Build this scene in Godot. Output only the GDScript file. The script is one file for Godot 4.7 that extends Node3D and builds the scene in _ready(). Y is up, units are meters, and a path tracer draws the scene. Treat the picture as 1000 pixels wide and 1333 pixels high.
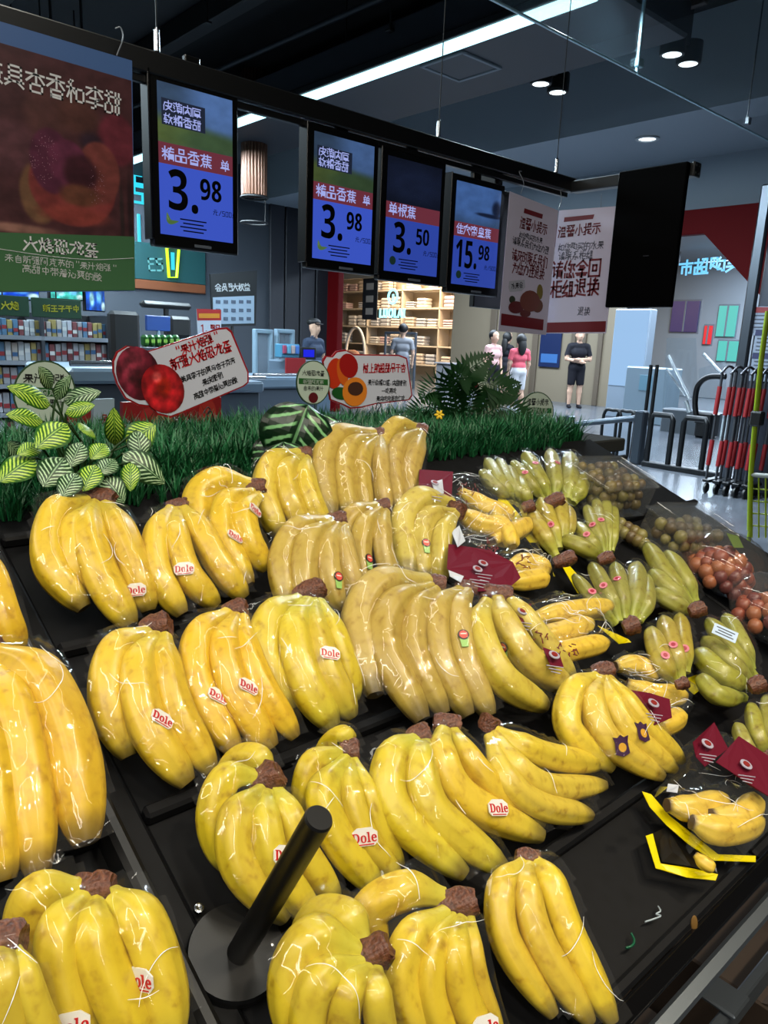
extends Node3D
# Banana stand in a supermarket.  World axes: +X runs along the stand, -Z runs up its slope, y is up.

const FOCAL := 960.0
const EYE := Vector3(0, 1.28, 0)
const SLOPE := deg_to_rad(22.0)
var cam_right := Vector3.RIGHT
var cam_up := Vector3.UP
var cam_forward := Vector3.FORWARD
var plane_normal := Vector3(0, cos(SLOPE), sin(SLOPE))
var plane_up := Vector3(0, sin(SLOPE), -cos(SLOPE))
var plane_zero := Vector3.ZERO
var rng := RandomNumberGenerator.new()
var M := {}
var name_count := {}


# ---------- camera and light ----------
func set_camera() -> void:
	var yaw := deg_to_rad(42.0)
	var pitch := deg_to_rad(13.0)
	var roll := deg_to_rad(2.4)
	var f := Vector3(sin(yaw) * cos(pitch), -sin(pitch), -cos(yaw) * cos(pitch))
	var r := Vector3(cos(yaw), 0, sin(yaw))
	var u := r.cross(f)
	cam_forward = f
	cam_right = r * cos(roll) + u * sin(roll)
	cam_up = u * cos(roll) - r * sin(roll)
	plane_zero = EYE - plane_normal * 0.6
	var cam := Camera3D.new()
	cam.name = "camera"
	cam.fov = rad_to_deg(2.0 * atan(666.5 / FOCAL))
	cam.near = 0.02
	cam.far = 120.0
	cam.transform = Transform3D(Basis(cam_right, cam_up, -cam_forward), EYE)
	add_child(cam)
	cam.current = true


func set_environment() -> void:
	var e := Environment.new()
	e.background_mode = Environment.BG_COLOR
	e.background_color = Color(0.03, 0.04, 0.05)
	e.tonemap_mode = Environment.TONE_MAPPER_LINEAR
	e.tonemap_exposure = 1.0
	e.sdfgi_enabled = true
	e.ssao_enabled = true
	e.ssil_enabled = true
	var w := WorldEnvironment.new()
	w.name = "world"
	w.environment = e
	add_child(w)


func area_light(called: String, at: Vector3, size: Vector2, energy: float, color: Color, facing := Vector3.DOWN, along := Vector3(0, 0, 1)) -> void:
	var l := AreaLight3D.new()
	l.name = called
	l.area_size = size
	l.light_energy = energy
	l.light_color = color
	l.shadow_enabled = true
	l.area_range = 40.0
	var z := -facing.normalized()
	var y := along.normalized()
	l.transform = Transform3D(Basis(y.cross(z), y, z), at)
	add_child(l, true)


func spot(called: String, at: Vector3, to: Vector3, energy: float, color: Color, angle: float, size := 0.05) -> void:
	var l := SpotLight3D.new()
	l.name = called
	l.light_energy = energy
	l.light_color = color
	l.spot_angle = angle
	l.spot_angle_attenuation = 0.6
	l.spot_range = 40.0
	l.spot_attenuation = 2.0
	l.light_size = size
	l.shadow_enabled = true
	add_child(l, true)
	l.look_at_from_position(at, to, Vector3(0, 0, 1) if absf((to - at).normalized().y) > 0.99 else Vector3.UP)


# ---------- from a place in the picture to a place in the room ----------
func ray(x: float, y: float) -> Vector3:
	return cam_forward + cam_right * ((x - 500.0) / FOCAL) - cam_up * ((y - 666.5) / FOCAL)


func sp(x: float, y: float, h := 0.0) -> Vector3:   # on the sloping stand, h above its surface
	var r := ray(x, y)
	var p := plane_zero + plane_normal * h
	return EYE + r * ((p - EYE).dot(plane_normal) / r.dot(plane_normal))


func onz(x: float, y: float, z: float) -> Vector3:
	var r := ray(x, y)
	return EYE + r * ((z - EYE.z) / r.z)


func onx(x: float, y: float, wx: float) -> Vector3:
	var r := ray(x, y)
	return EYE + r * ((wx - EYE.x) / r.x)


func ony(x: float, y: float, h: float) -> Vector3:
	var r := ray(x, y)
	return EYE + r * ((h - EYE.y) / r.y)


func S(u: float, v: float, h := 0.0) -> Vector3:   # stand coordinates: u along, v up the slope, h off the surface
	return Vector3(u, 0, 0) + plane_zero + plane_up * v + plane_normal * h


func metres(px: float, p: Vector3) -> float:   # size of px pixels at point p
	return px * (p - EYE).dot(cam_forward) / FOCAL


# ---------- mesh builder ----------
class MB:
	var v := PackedVector3Array()
	var n := PackedVector3Array()
	var uv := PackedVector2Array()
	var c := PackedColorArray()
	var color := Color(1, 1, 1)
	var use_uv := false
	var use_color := false

	func tri(a: Vector3, b: Vector3, d: Vector3, na: Vector3, nb: Vector3, nd: Vector3, ua := Vector2.ZERO, ub := Vector2.ZERO, ud := Vector2.ZERO, ca := Color(-1, 0, 0), cb := Color(-1, 0, 0), cd := Color(-1, 0, 0)) -> void:
		var k := color if ca.r < 0.0 else ca
		var kb := color if cb.r < 0.0 else cb
		var kd := color if cd.r < 0.0 else cd
		v.append(a)
		n.append(na)
		uv.append(ua)
		c.append(k)
		if (d - a).cross(b - a).dot(na + nb + nd) >= 0.0:
			v.append(b); v.append(d)
			n.append(nb); n.append(nd)
			uv.append(ub); uv.append(ud)
			c.append(kb); c.append(kd)
		else:
			v.append(d); v.append(b)
			n.append(nd); n.append(nb)
			uv.append(ud); uv.append(ub)
			c.append(kd); c.append(kb)

	func flat(a: Vector3, b: Vector3, d: Vector3, out: Vector3) -> void:
		var m := (b - a).cross(d - a).normalized()
		if m.dot(out) < 0.0:
			m = -m
		tri(a, b, d, m, m, m)

	func quad(a: Vector3, b: Vector3, d: Vector3, e: Vector3, out: Vector3) -> void:   # corners in order round the quad; uv (0,1) (1,1) (1,0) (0,0)
		var m := (b - a).cross(e - a)
		if m.length_squared() < 1e-14:
			m = (d - b).cross(e - b)
		m = m.normalized()
		if m.dot(out) < 0.0:
			m = -m
		tri(a, b, d, m, m, m, Vector2(0, 1), Vector2(1, 1), Vector2(1, 0))
		tri(a, d, e, m, m, m, Vector2(0, 1), Vector2(1, 0), Vector2(0, 0))

	func box(center: Vector3, size: Vector3, bevel := 0.0, b := Basis()) -> void:
		var h := size * 0.5
		var e: float = minf(bevel, minf(h.x, minf(h.y, h.z)) * 0.9)
		var ax := [b.x, b.y, b.z]
		var hh := [h.x, h.y, h.z]
		for k in 3:
			for s in [-1.0, 1.0]:
				var nn: Vector3 = ax[k] * s
				var p: Vector3 = ax[(k + 1) % 3]
				var q: Vector3 = ax[(k + 2) % 3]
				var pp: float = hh[(k + 1) % 3] - e
				var qq: float = hh[(k + 2) % 3] - e
				var o: Vector3 = center + nn * hh[k]
				quad(o - p * pp - q * qq, o + p * pp - q * qq, o + p * pp + q * qq, o - p * pp + q * qq, nn)
		if e <= 0.0:
			return
		for k in 3:   # chamfers along each axis
			var w: Vector3 = ax[k] * (hh[k] - e)
			var p2: Vector3 = ax[(k + 1) % 3]
			var q2: Vector3 = ax[(k + 2) % 3]
			var hp: float = hh[(k + 1) % 3]
			var hq: float = hh[(k + 2) % 3]
			for s in [-1.0, 1.0]:
				for t in [-1.0, 1.0]:
					var a: Vector3 = center + p2 * s * hp + q2 * t * (hq - e)
					var d: Vector3 = center + p2 * s * (hp - e) + q2 * t * hq
					quad(a - w, a + w, d + w, d - w, p2 * s + q2 * t)
		for s in [-1.0, 1.0]:
			for t in [-1.0, 1.0]:
				for r in [-1.0, 1.0]:
					flat(center + ax[0] * s * hh[0] + ax[1] * t * (hh[1] - e) + ax[2] * r * (hh[2] - e), center + ax[0] * s * (hh[0] - e) + ax[1] * t * hh[1] + ax[2] * r * (hh[2] - e), center + ax[0] * s * (hh[0] - e) + ax[1] * t * (hh[1] - e) + ax[2] * r * hh[2], ax[0] * s + ax[1] * t + ax[2] * r)

	func tube(pts: PackedVector3Array, radii: PackedFloat32Array, sides := 8, caps := true, lobes := 0.0, cols := PackedColorArray(), roll := 0.0) -> void:
		var rings := []
		var norms := []
		var count := pts.size()
		var side := Vector3.ZERO
		for i in count:
			var t := (pts[mini(i + 1, count - 1)] - pts[maxi(i - 1, 0)]).normalized()
			if i == 0:
				side = t.cross(Vector3.UP)
				if side.length() < 0.05:
					side = t.cross(Vector3.RIGHT)
			side = (side - t * side.dot(t)).normalized()
			var other := t.cross(side)
			var dr := 0.0
			if count > 1:
				var len_ := (pts[mini(i + 1, count - 1)] - pts[maxi(i - 1, 0)]).length()
				dr = (radii[mini(i + 1, count - 1)] - radii[maxi(i - 1, 0)]) / maxf(len_, 1e-5)
			var ring := PackedVector3Array()
			var nr := PackedVector3Array()
			for k in sides:
				var a := TAU * k / sides + roll
				var d := side * cos(a) + other * sin(a)
				ring.append(pts[i] + d * radii[i] * (1.0 + lobes * cos(5.0 * (a - roll))))
				var tangent := other * cos(a) - side * sin(a)
				nr.append((d + tangent * 5.0 * lobes * sin(5.0 * (a - roll)) - t * clampf(dr, -2.0, 2.0)).normalized())
			rings.append(ring)
			norms.append(nr)
		var colored := cols.size() == count
		for i in count - 1:
			var ca := cols[i] if colored else color
			var cb := cols[i + 1] if colored else color
			for k in sides:
				var k2 := (k + 1) % sides
				var u0 := Vector2(float(k) / sides, float(i) / (count - 1))
				var u1 := Vector2(float(k + 1) / sides, float(i) / (count - 1))
				var u2 := Vector2(float(k + 1) / sides, float(i + 1) / (count - 1))
				var u3 := Vector2(float(k) / sides, float(i + 1) / (count - 1))
				tri(rings[i][k], rings[i][k2], rings[i + 1][k2], norms[i][k], norms[i][k2], norms[i + 1][k2], u0, u1, u2, ca, ca, cb)
				tri(rings[i][k], rings[i + 1][k2], rings[i + 1][k], norms[i][k], norms[i + 1][k2], norms[i + 1][k], u0, u2, u3, ca, cb, cb)
		if caps:
			for e in [0, count - 1]:
				var out: Vector3 = (pts[e] - pts[1 if e == 0 else count - 2]).normalized()
				var ce := cols[e] if colored else color
				for k in sides:
					tri(pts[e], rings[e][k], rings[e][(k + 1) % sides], out, out, out, Vector2.ZERO, Vector2.ZERO, Vector2.ZERO, ce, ce, ce)

	func rod(a: Vector3, b: Vector3, r: float, sides := 8) -> void:
		tube(PackedVector3Array([a, b]), PackedFloat32Array([r, r]), sides)

	func lathe(at: Vector3, axis: Vector3, profile: Array, sides := 16, ref := Vector3.ZERO) -> void:   # profile: [[radius, height], ...]
		var t := axis.normalized()
		var s := ref if ref.length() > 0.1 else t.cross(Vector3.RIGHT if absf(t.x) < 0.8 else Vector3.UP)
		s = (s - t * s.dot(t)).normalized()
		var o := t.cross(s)
		for i in profile.size() - 1:
			var r0: float = profile[i][0]
			var h0: float = profile[i][1]
			var r1: float = profile[i + 1][0]
			var h1: float = profile[i + 1][1]
			for k in sides:
				var a0 := TAU * k / sides
				var a1 := TAU * (k + 1) / sides
				var d0 := s * cos(a0) + o * sin(a0)
				var d1 := s * cos(a1) + o * sin(a1)
				var n0 := (d0 * (h1 - h0) - t * (r1 - r0)).normalized()
				var n1 := (d1 * (h1 - h0) - t * (r1 - r0)).normalized()
				var p00 := at + d0 * r0 + t * h0
				var p01 := at + d1 * r0 + t * h0
				var p10 := at + d0 * r1 + t * h1
				var p11 := at + d1 * r1 + t * h1
				if r0 > 1e-6:
					tri(p00, p01, p11, n0, n1, n1)
				if r1 > 1e-6:
					tri(p00, p11, p10, n0, n1, n0)

	func ellipsoid(at: Vector3, r: Vector3, b := Basis(), seg := 10, rings := 7, noise: FastNoiseLite = null, amount := 0.0, freq := 1.0, boxy := 1.0) -> void:
		var p := []
		var q := []
		for j in rings + 1:
			var th := PI * j / rings
			var row := PackedVector3Array()
			var nrow := PackedVector3Array()
			for k in seg + 1:
				var ph := TAU * (k % seg) / seg
				var d := Vector3(sin(th) * cos(ph), cos(th), sin(th) * sin(ph))
				var m := 1.0
				if noise:
					m += amount * noise.get_noise_3dv((at + d) * freq)
				var e := d if boxy == 1.0 else Vector3(signf(d.x) * pow(absf(d.x), boxy), signf(d.y) * pow(absf(d.y), boxy), signf(d.z) * pow(absf(d.z), boxy))
				row.append(at + b * (e * r * m))
				nrow.append((b * (d / r)).normalized())
			p.append(row)
			q.append(nrow)
		for j in rings:
			for k in seg:
				var u0 := Vector2(float(k) / seg, float(j) / rings)
				var u1 := Vector2(float(k + 1) / seg, float(j) / rings)
				var u2 := Vector2(float(k + 1) / seg, float(j + 1) / rings)
				var u3 := Vector2(float(k) / seg, float(j + 1) / rings)
				if j > 0:
					tri(p[j][k], p[j][k + 1], p[j + 1][k + 1], q[j][k], q[j][k + 1], q[j + 1][k + 1], u0, u1, u2)
				if j < rings - 1:
					tri(p[j][k], p[j + 1][k + 1], p[j + 1][k], q[j][k], q[j + 1][k + 1], q[j + 1][k], u0, u2, u3)

	func slab(poly: PackedVector2Array, o: Vector3, right: Vector3, up: Vector3, depth: float) -> void:   # outline in the plane (right, up), front at o, back at o - normal * depth
		var nn := right.cross(up).normalized()
		var idx := Geometry2D.triangulate_polygon(poly)
		var lo := poly[0]
		var hi := poly[0]
		for q in poly:
			lo = lo.min(q)
			hi = hi.max(q)
		var sz := (hi - lo).max(Vector2(1e-6, 1e-6))
		for i in range(0, idx.size(), 3):
			var t := [poly[idx[i]], poly[idx[i + 1]], poly[idx[i + 2]]]
			var w := []
			var uvs := []
			for q in t:
				w.append(o + right * q.x + up * q.y)
				uvs.append(Vector2((q.x - lo.x) / sz.x, 1.0 - (q.y - lo.y) / sz.y))
			tri(w[0], w[1], w[2], nn, nn, nn, uvs[0], uvs[1], uvs[2])
			if depth > 0.0:
				tri(w[0] - nn * depth, w[1] - nn * depth, w[2] - nn * depth, -nn, -nn, -nn)
		if depth > 0.0:
			var area := 0.0
			for i in poly.size():
				area += poly[i].cross(poly[(i + 1) % poly.size()])
			for i in poly.size():
				var a := poly[i]
				var b := poly[(i + 1) % poly.size()]
				var e := Vector2(b.y - a.y, a.x - b.x) * signf(area)
				var wa := o + right * a.x + up * a.y
				var wb := o + right * b.x + up * b.y
				quad(wa, wb, wb - nn * depth, wa - nn * depth, right * e.x + up * e.y)

	func mesh(base: Vector3) -> ArrayMesh:
		var a := []
		a.resize(Mesh.ARRAY_MAX)
		var w := PackedVector3Array()
		w.resize(v.size())
		for i in v.size():
			w[i] = v[i] - base
		a[Mesh.ARRAY_VERTEX] = w
		a[Mesh.ARRAY_NORMAL] = n
		if use_uv:
			a[Mesh.ARRAY_TEX_UV] = uv
		if use_color:
			a[Mesh.ARRAY_COLOR] = c
		var m := ArrayMesh.new()
		m.add_surface_from_arrays(Mesh.PRIMITIVE_TRIANGLES, a)
		return m


func mb(uvs := false, colors := false) -> MB:
	var m := MB.new()
	m.use_uv = uvs
	m.use_color = colors
	return m


# ---------- scene objects ----------
func numbered(called: String) -> String:
	var k: int = name_count.get(called, 0)
	name_count[called] = k + 1
	return called if k == 0 else "%s_%03d" % [called, k]


func tag(o: Node3D, label: String, category: String, group := "", kind := "") -> Node3D:
	if label:
		o.set_meta("label", label)
	if category:
		o.set_meta("category", category)
	if group:
		o.set_meta("group", group)
	if kind:
		o.set_meta("kind", kind)
	return o


func thing(called: String, at: Vector3, label: String, category: String, group := "") -> Node3D:
	var o := Node3D.new()
	o.name = numbered(called)
	add_child(o)
	o.position = at
	return tag(o, label, category, group)


func part(parent: Node3D, called: String, b: MB, m: Material, label := "") -> MeshInstance3D:   # b holds places in the room
	var o := MeshInstance3D.new()
	o.name = called
	o.mesh = b.mesh(parent.global_position)
	o.material_override = m
	parent.add_child(o, true)
	if label:
		o.set_meta("label", label)
	return o


func solid(called: String, b: MB, m: Material, at: Vector3, label: String, category: String, group := "") -> MeshInstance3D:   # a thing that is one mesh
	var o := MeshInstance3D.new()
	o.name = numbered(called)
	o.mesh = b.mesh(at)
	o.material_override = m
	add_child(o)
	o.position = at
	tag(o, label, category, group)
	return o


func structure(called: String, b: MB, m: Material) -> MeshInstance3D:
	var o := MeshInstance3D.new()
	o.name = called
	o.mesh = b.mesh(Vector3.ZERO)
	o.material_override = m
	add_child(o)
	o.set_meta("kind", "structure")
	return o


# ---------- materials ----------
func mat(key: String, color: Color, rough := 0.6, metal := 0.0) -> StandardMaterial3D:
	if M.has(key):
		return M[key]
	var m := StandardMaterial3D.new()
	m.resource_name = key
	m.albedo_color = color
	m.roughness = rough
	m.metallic = metal
	M[key] = m
	return m


func glow(key: String, color: Color, energy: float, base := Color(0.05, 0.05, 0.05)) -> StandardMaterial3D:
	if M.has(key):
		return M[key]
	var m := mat(key, base, 0.4)
	m.emission_enabled = true
	m.emission = color
	m.emission_energy_multiplier = energy
	return m


func clear(key: String, color: Color, alpha: float, rough := 0.05) -> StandardMaterial3D:
	if M.has(key):
		return M[key]
	var m := mat(key, Color(color.r, color.g, color.b, alpha), rough)
	m.transparency = BaseMaterial3D.TRANSPARENCY_ALPHA
	m.cull_mode = BaseMaterial3D.CULL_DISABLED
	return m


func noise_texture(freq: float, ramp_colors: Array, ramp_at: Array, seed_ := 1, size := 256, octaves := 3, kind := FastNoiseLite.TYPE_SIMPLEX_SMOOTH) -> NoiseTexture2D:
	var f := FastNoiseLite.new()
	f.seed = seed_
	f.frequency = freq
	f.noise_type = kind
	f.fractal_octaves = octaves
	var t := NoiseTexture2D.new()
	t.width = size
	t.height = size
	t.seamless = true
	t.noise = f
	if ramp_colors.size():
		var g := Gradient.new()
		g.offsets = PackedFloat32Array(ramp_at)
		g.colors = PackedColorArray(ramp_colors)
		t.color_ramp = g
	return t


func grain(m: StandardMaterial3D, tex: Texture2D, scale: float, world := false) -> void:
	m.albedo_texture = tex
	m.uv1_triplanar = true
	m.uv1_world_triplanar = world
	m.uv1_scale = Vector3(scale, scale, scale)


func bumpy(m: StandardMaterial3D, tex: Texture2D, scale: float, depth_cm: float) -> void:
	m.heightmap_enabled = true
	m.heightmap_texture = tex
	m.heightmap_scale = depth_cm
	m.uv1_triplanar = true
	m.uv1_scale = Vector3(scale, scale, scale)


func curve(points: Array, steps: int) -> PackedVector3Array:   # Catmull-Rom through the points
	var out := PackedVector3Array()
	var n := points.size()
	for i in steps + 1:
		var t := float(i) / steps * (n - 1)
		var k := mini(int(t), n - 2)
		var f := t - k
		var p0: Vector3 = points[maxi(k - 1, 0)]
		var p1: Vector3 = points[k]
		var p2: Vector3 = points[k + 1]
		var p3: Vector3 = points[mini(k + 2, n - 1)]
		if k == 0:
			p0 = p1 * 2.0 - p2
		if k == n - 2:
			p3 = p2 * 2.0 - p1
		out.append(p1.cubic_interpolate(p2, p0, p3, f))
	return out


# ---------- lettering: every sign is a set of strokes on a 10 x 10 grid, each stroke a row of x y digits ----------
const STROKES := {
	"兼": "2031 7061 0292 1484 0595 1777 3239 6239 8487 3709 6799",
	"具": "2181 2127 8187 2383 2585 0797 3709 6799",
	"杏": "0292 5055 4205 6295 2686 2629 8689 2989",
	"香": "7020 0292 5055 4205 6295 2686 2629 8689 2888 2989",
	"和": "3011 0343 2029 2307 2345 5393 5358 9398 5898",
	"李": "0191 5054 4104 6194 2575 7556 5659 5939 0797",
	"甜": "4010 0242 2025 0545 0509 4549 0949 5292 6069 8089 6585 6989",
	"火": "5053 5309 5399 1324 9374",
	"焰": "2024 2409 2448 0214 4234 6042 5181 8163 5459 9499 5494 5696 5999",
	"恐": "0040 2004 0444 5035 5080 8085 8596 6364 1618 3639 3979 7968 5657 8698",
	"龙": "0292 4043 4308 6268 6898 9896 8357 6071",
	"蛋": "1080 8061 5053 5373 3105 0595 2676 2628 7678 2878 5659 0989",
	"来": "1181 5059 0494 2132 7162 5408 5498",
	"自": "5041 2282 2229 8289 2484 2686 2989",
	"新": "2021 0141 1113 3133 0343 0545 2349 2508 2547 9051 5157 5739 5494 8489",
	"疆": "0030 3032 0232 0204 0434 3438 3819 4090 5181 5153 8183 5383 4494 5585 5558 8588 5888 5686 4999",
	"阿": "0030 0009 3014 1436 3625 4090 8089 8979 4464 4447 6467 4767",
	"克": "5054 1191 2373 2326 7376 2676 3609 6669 6999",
	"苏": "0191 3033 6063 1484 5339 8488 8877 2517 7596",
	"的": "2011 0242 0209 4249 0545 0949 6142 5292 9299 9989 6576",
	"果": "2181 2124 8184 2484 2282 5159 0595 5509 5599",
	"汁": "1021 0314 0923 3494 6069",
	"炮": "2025 2509 2548 0214 4234 6042 5191 9196 9686 5373 7376 5676 5359 5999 9997",
	"弹": "0030 3033 0333 0306 0636 3639 3929 5061 8071 5282 5286 8286 5484 5686 4898 6269",
	"高": "5051 0191 2272 2224 7274 2474 0595 0509 9599 9989 3777 3738 7778",
	"中": "1282 1226 8286 1686 5059",
	"带": "0191 2023 5053 8083 0393 0305 9395 2686 2629 8688 5459",
	"着": "2031 7061 1181 1383 0595 4109 3686 3639 8689 3787 3888 3989",
	"沁": "1021 0314 0923 3637 4547 4749 4989 8987 5364 8496",
	"爽": "0090 5055 5509 5599 1133 3113 1436 3416 6183 8163 6486 8466",
	"酸": "0040 0242 0209 4249 0949 1214 3234 0545 7052 5282 6354 8394 6559 6586 8549 6799",
	"皮": "1292 9284 1205 0509 5055 2585 8529 3599",
	"薄": "0191 3033 6063 0314 0516 0928 4393 4347 9397 4595 4797 4898 8889 5859",
	"肉": "0292 0209 9299 9989 5054 5427 5477 5628 5678",
	"厚": "0191 0109 2383 2326 8386 2686 2787 6759 2898",
	"软": "0242 2006 0646 2429 0848 6052 5393 9384 7459 7599",
	"糯": "0213 4233 0444 2029 2507 2547 5090 7054 5153 5191 9193 5595 5696 5659 9699 6669 8689",
	"精": "0213 4233 0444 2029 2507 2547 5191 5393 5595 7055 5659 5696 9699 5797 5898",
	"品": "3070 3033 7073 3373 0545 0509 4549 0949 5595 5559 9599 5999",
	"蕉": "0191 3032 6062 3214 2327 2393 2585 2797 6367 1809 3839 5859 7899",
	"单": "2031 7061 1282 1226 8286 1484 1686 0797 5259",
	"根": "0343 2029 2306 2445 5090 5059 9094 5292 5494 5968 6499 8576",
	"佳": "3004 2329 4292 6065 3494 4797 6569 3999",
	"农": "0292 0204 9294 5003 4109 5499 8355",
	"帝": "5051 0191 2232 7262 0393 0305 9395 2686 2629 8688 5459",
	"皇": "5041 2181 2125 8185 2383 2585 1696 5659 2888 0999",
	"王": "1181 1585 0999 5159",
	"温": "1021 0314 0923 4181 4144 8184 4484 4282 4686 4649 8689 6669 3999",
	"馨": "0040 2023 0242 0434 5090 5072 9073 5494 0595 5558 2787 2729 8789 2888 2989",
	"小": "5059 5949 2307 7397",
	"提": "0343 2029 2909 0745 5080 5053 8083 5383 5181 4595 6558 5899 6777",
	"示": "1181 0393 5359 5949 2508 7598",
	"如": "2007 0343 3309 0647 5292 5258 9298 5898",
	"您": "2004 1315 5042 4292 9283 6366 4455 8495 1719 3739 3979 7968 5758 8799",
	"购": "0040 0005 4045 2123 2306 2546 6051 5292 9298 9888 6457 5777",
	"买": "1191 9183 2334 1424 0696 5356 5609 5699",
	"请": "1021 0323 2328 2837 5191 4393 4595 7055 5659 5696 9699 5797 5898",
	"及": "1181 8164 3109 6494 9409 3499",
	"时": "0141 0108 4148 0444 0848 5292 8089 8979 5566",
	"联": "0050 1018 4049 1242 1444 0756 6071 9081 5393 5595 7359 7599",
	"系": "8021 5033 3353 5316 1686 5659 5949 2709 7798",
	"我": "4020 2029 2909 0393 0656 6067 6799 9997 8557 7081",
	"们": "3004 2329 5061 4249 6191 9199 9989",
	"为": "2132 0393 5109 9398 9878 5565",
	"办": "1282 8288 8868 5009 1416 8396",
	"理": "0040 0444 0949 2029 5090 5054 9094 5292 5494 7079 5696 4999",
	"退": "1021 0323 2327 2709 2899 4080 4046 8084 4282 4484 4657 6487",
	"换": "0343 2029 2919 0746 6051 5181 8162 5393 5356 9396 4696 6349 6799",
	"拿": "5003 5093 3363 3434 3474 3545 2565 0797 1888 5559 5949",
	"回": "0090 0009 9099 0999 3363 3336 6366 3666",
	"柜": "0343 2029 2307 2445 5090 5059 5999 5393 9396 5696",
	"组": "3004 0443 4307 0747 0948 6181 6169 8189 6383 6686 4999",
	"树": "0333 1019 1306 1435 3262 6249 3369 6292 8089 8979 6576",
	"上": "5059 5484 0999",
	"熟": "2021 0151 1343 1315 4345 1545 0646 5292 7058 9198 0809 2829 5859 8899",
	"超": "0242 2025 0545 2528 0509 0999 2646 5080 8084 6144 5585 5558 8588 5888",
	"吊": "2080 2024 8084 2484 0595 0508 9598 5459",
	"干": "1181 0494 5159",
	"口": "1282 1228 8288 1888",
	"感": "0191 0106 2252 2444 2426 4446 2646 6066 6696 8050 1719 3739 3989 5758 8799",
	"脆": "0131 0109 3139 0434 5042 5181 8162 4393 4349 5585 5559 5989 8586",
	"韧": "0040 0343 0545 2029 5191 7149 9199 9989 5364",
	"一": "0595",
	"吃": "0232 0207 3237 0737 6042 5292 5484 8457 5799",
	"再": "0191 2282 2229 8289 8979 5157 0696 2484",
	"完": "5051 0292 0204 9294 2474 0696 3609 6669 6999",
	"连": "1021 0323 2327 2709 2899 4191 6144 4494 4696 6268",
	"仁": "3004 2329 4292 4999",
	"会": "5003 5093 2474 0696 4629 2989 6689",
	"员": "3070 3033 7073 3373 1484 1418 8488 5609 6799 5556",
	"大": "0393 5053 5309 5399",
	"权": "0343 2029 2307 2445 5191 9149 5299",
	"益": "2031 7061 0292 4204 6294 1686 1619 8689 4649 6669 0999",
	"子": "1181 8154 5459 5949 0595",
	"与": "2181 2124 2484 8488 8868 0666",
	"芬": "0191 3032 6062 4205 6295 2676 7688 8868 4609",
	"芳": "0191 3032 6062 5354 0494 4409 4575 7588 8868",
	"市": "5051 0292 2484 2428 8488 8878 5259",
	"水": "5059 5949 0242 4208 8365 5399",
	"0": "2070 7079 7929 2920", "1": "3150 5059", "2": "2171 7174 7429 2979", "3": "2070 7079 7929 3474", "4": "6006 0686 6069",
	"5": "7020 2024 2474 7479 7929", "6": "7020 2029 2979 7974 7424", "8": "2070 7079 7929 2920 2474", "9": "7420 2070 7079 7929 2024 2474",
	"元": "2070 0393 3309 6369 6999", "/": "7029", "g": "3373 3336 3676 7379 7929", "\"": "3032 6062", ",": "2628", ".": "2829", "。": "2838",
	"L": "2029 2979", "U": "2029 2979 7970", "O": "2070 7079 7929 2920", "A": "2950 5079 3666", "I": "5059", "E": "7020 2029 2979 2464", "S": "7020 2024 2474 7479 7929", "T": "1080 5059",
}


func lettering(parent: Node3D, called: String, text: String, at: Vector3, right: Vector3, up: Vector3, size: float, m: Material, weight := 0.11, pitch := 1.08, slant := 0.0) -> MeshInstance3D:
	# at: lower left corner of the first letter on the face; the strokes stand 0.4 mm proud of it
	var b := mb()
	var nn := right.cross(up).normalized()
	var w := size * weight * 0.5
	var x := 0.0
	for ch in text:
		if STROKES.has(ch):
			for s in STROKES[ch].split(" "):
				var pts := []
				for k in range(0, s.length() - 1, 2):
					var py: float = 9.0 - float(s.substr(k + 1, 1))
					var px_: float = float(s.substr(k, 1)) + slant * py
					pts.append(at + right * (x + px_ / 10.0 * size) + up * (py / 10.0 * size) + nn * 0.0004)
				for k in pts.size() - 1:
					var a: Vector3 = pts[k]
					var e: Vector3 = pts[k + 1]
					var d := (e - a).normalized()
					var q := d.cross(nn) * w
					a -= d * w
					e += d * w
					b.quad(a - q, e - q, e + q, a + q, nn)
		x += size * (pitch if ch.unicode_at(0) > 255 else pitch * 0.72)
	if b.v.is_empty():
		return null
	return part(parent, called, b, m)


func latin(parent: Node3D, called: String, text: String, center: Vector3, right: Vector3, up: Vector3, height: float, m: Material, font_name := "Droid Sans", squeeze := 1.0, depth := 0.0006) -> MeshInstance3D:
	# printed latin letters and figures
	var key := "text_" + text + font_name
	if not M.has(key):
		var t := TextMesh.new()
		var f := SystemFont.new()
		f.font_names = PackedStringArray([font_name])
		f.font_weight = 700
		t.font = f
		t.text = text
		t.font_size = 64
		t.pixel_size = 1.0 / 46.0
		t.depth = 0.02
		t.curve_step = 4.0
		M[key] = t
	var o := MeshInstance3D.new()
	o.name = called
	o.mesh = M[key]
	o.material_override = m
	var nn := right.cross(up).normalized()
	parent.add_child(o, true)
	o.global_transform = Transform3D(Basis(right.normalized() * height * squeeze, up.normalized() * height, nn * depth / 0.02), center + nn * depth * 0.5)
	return o


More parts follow.
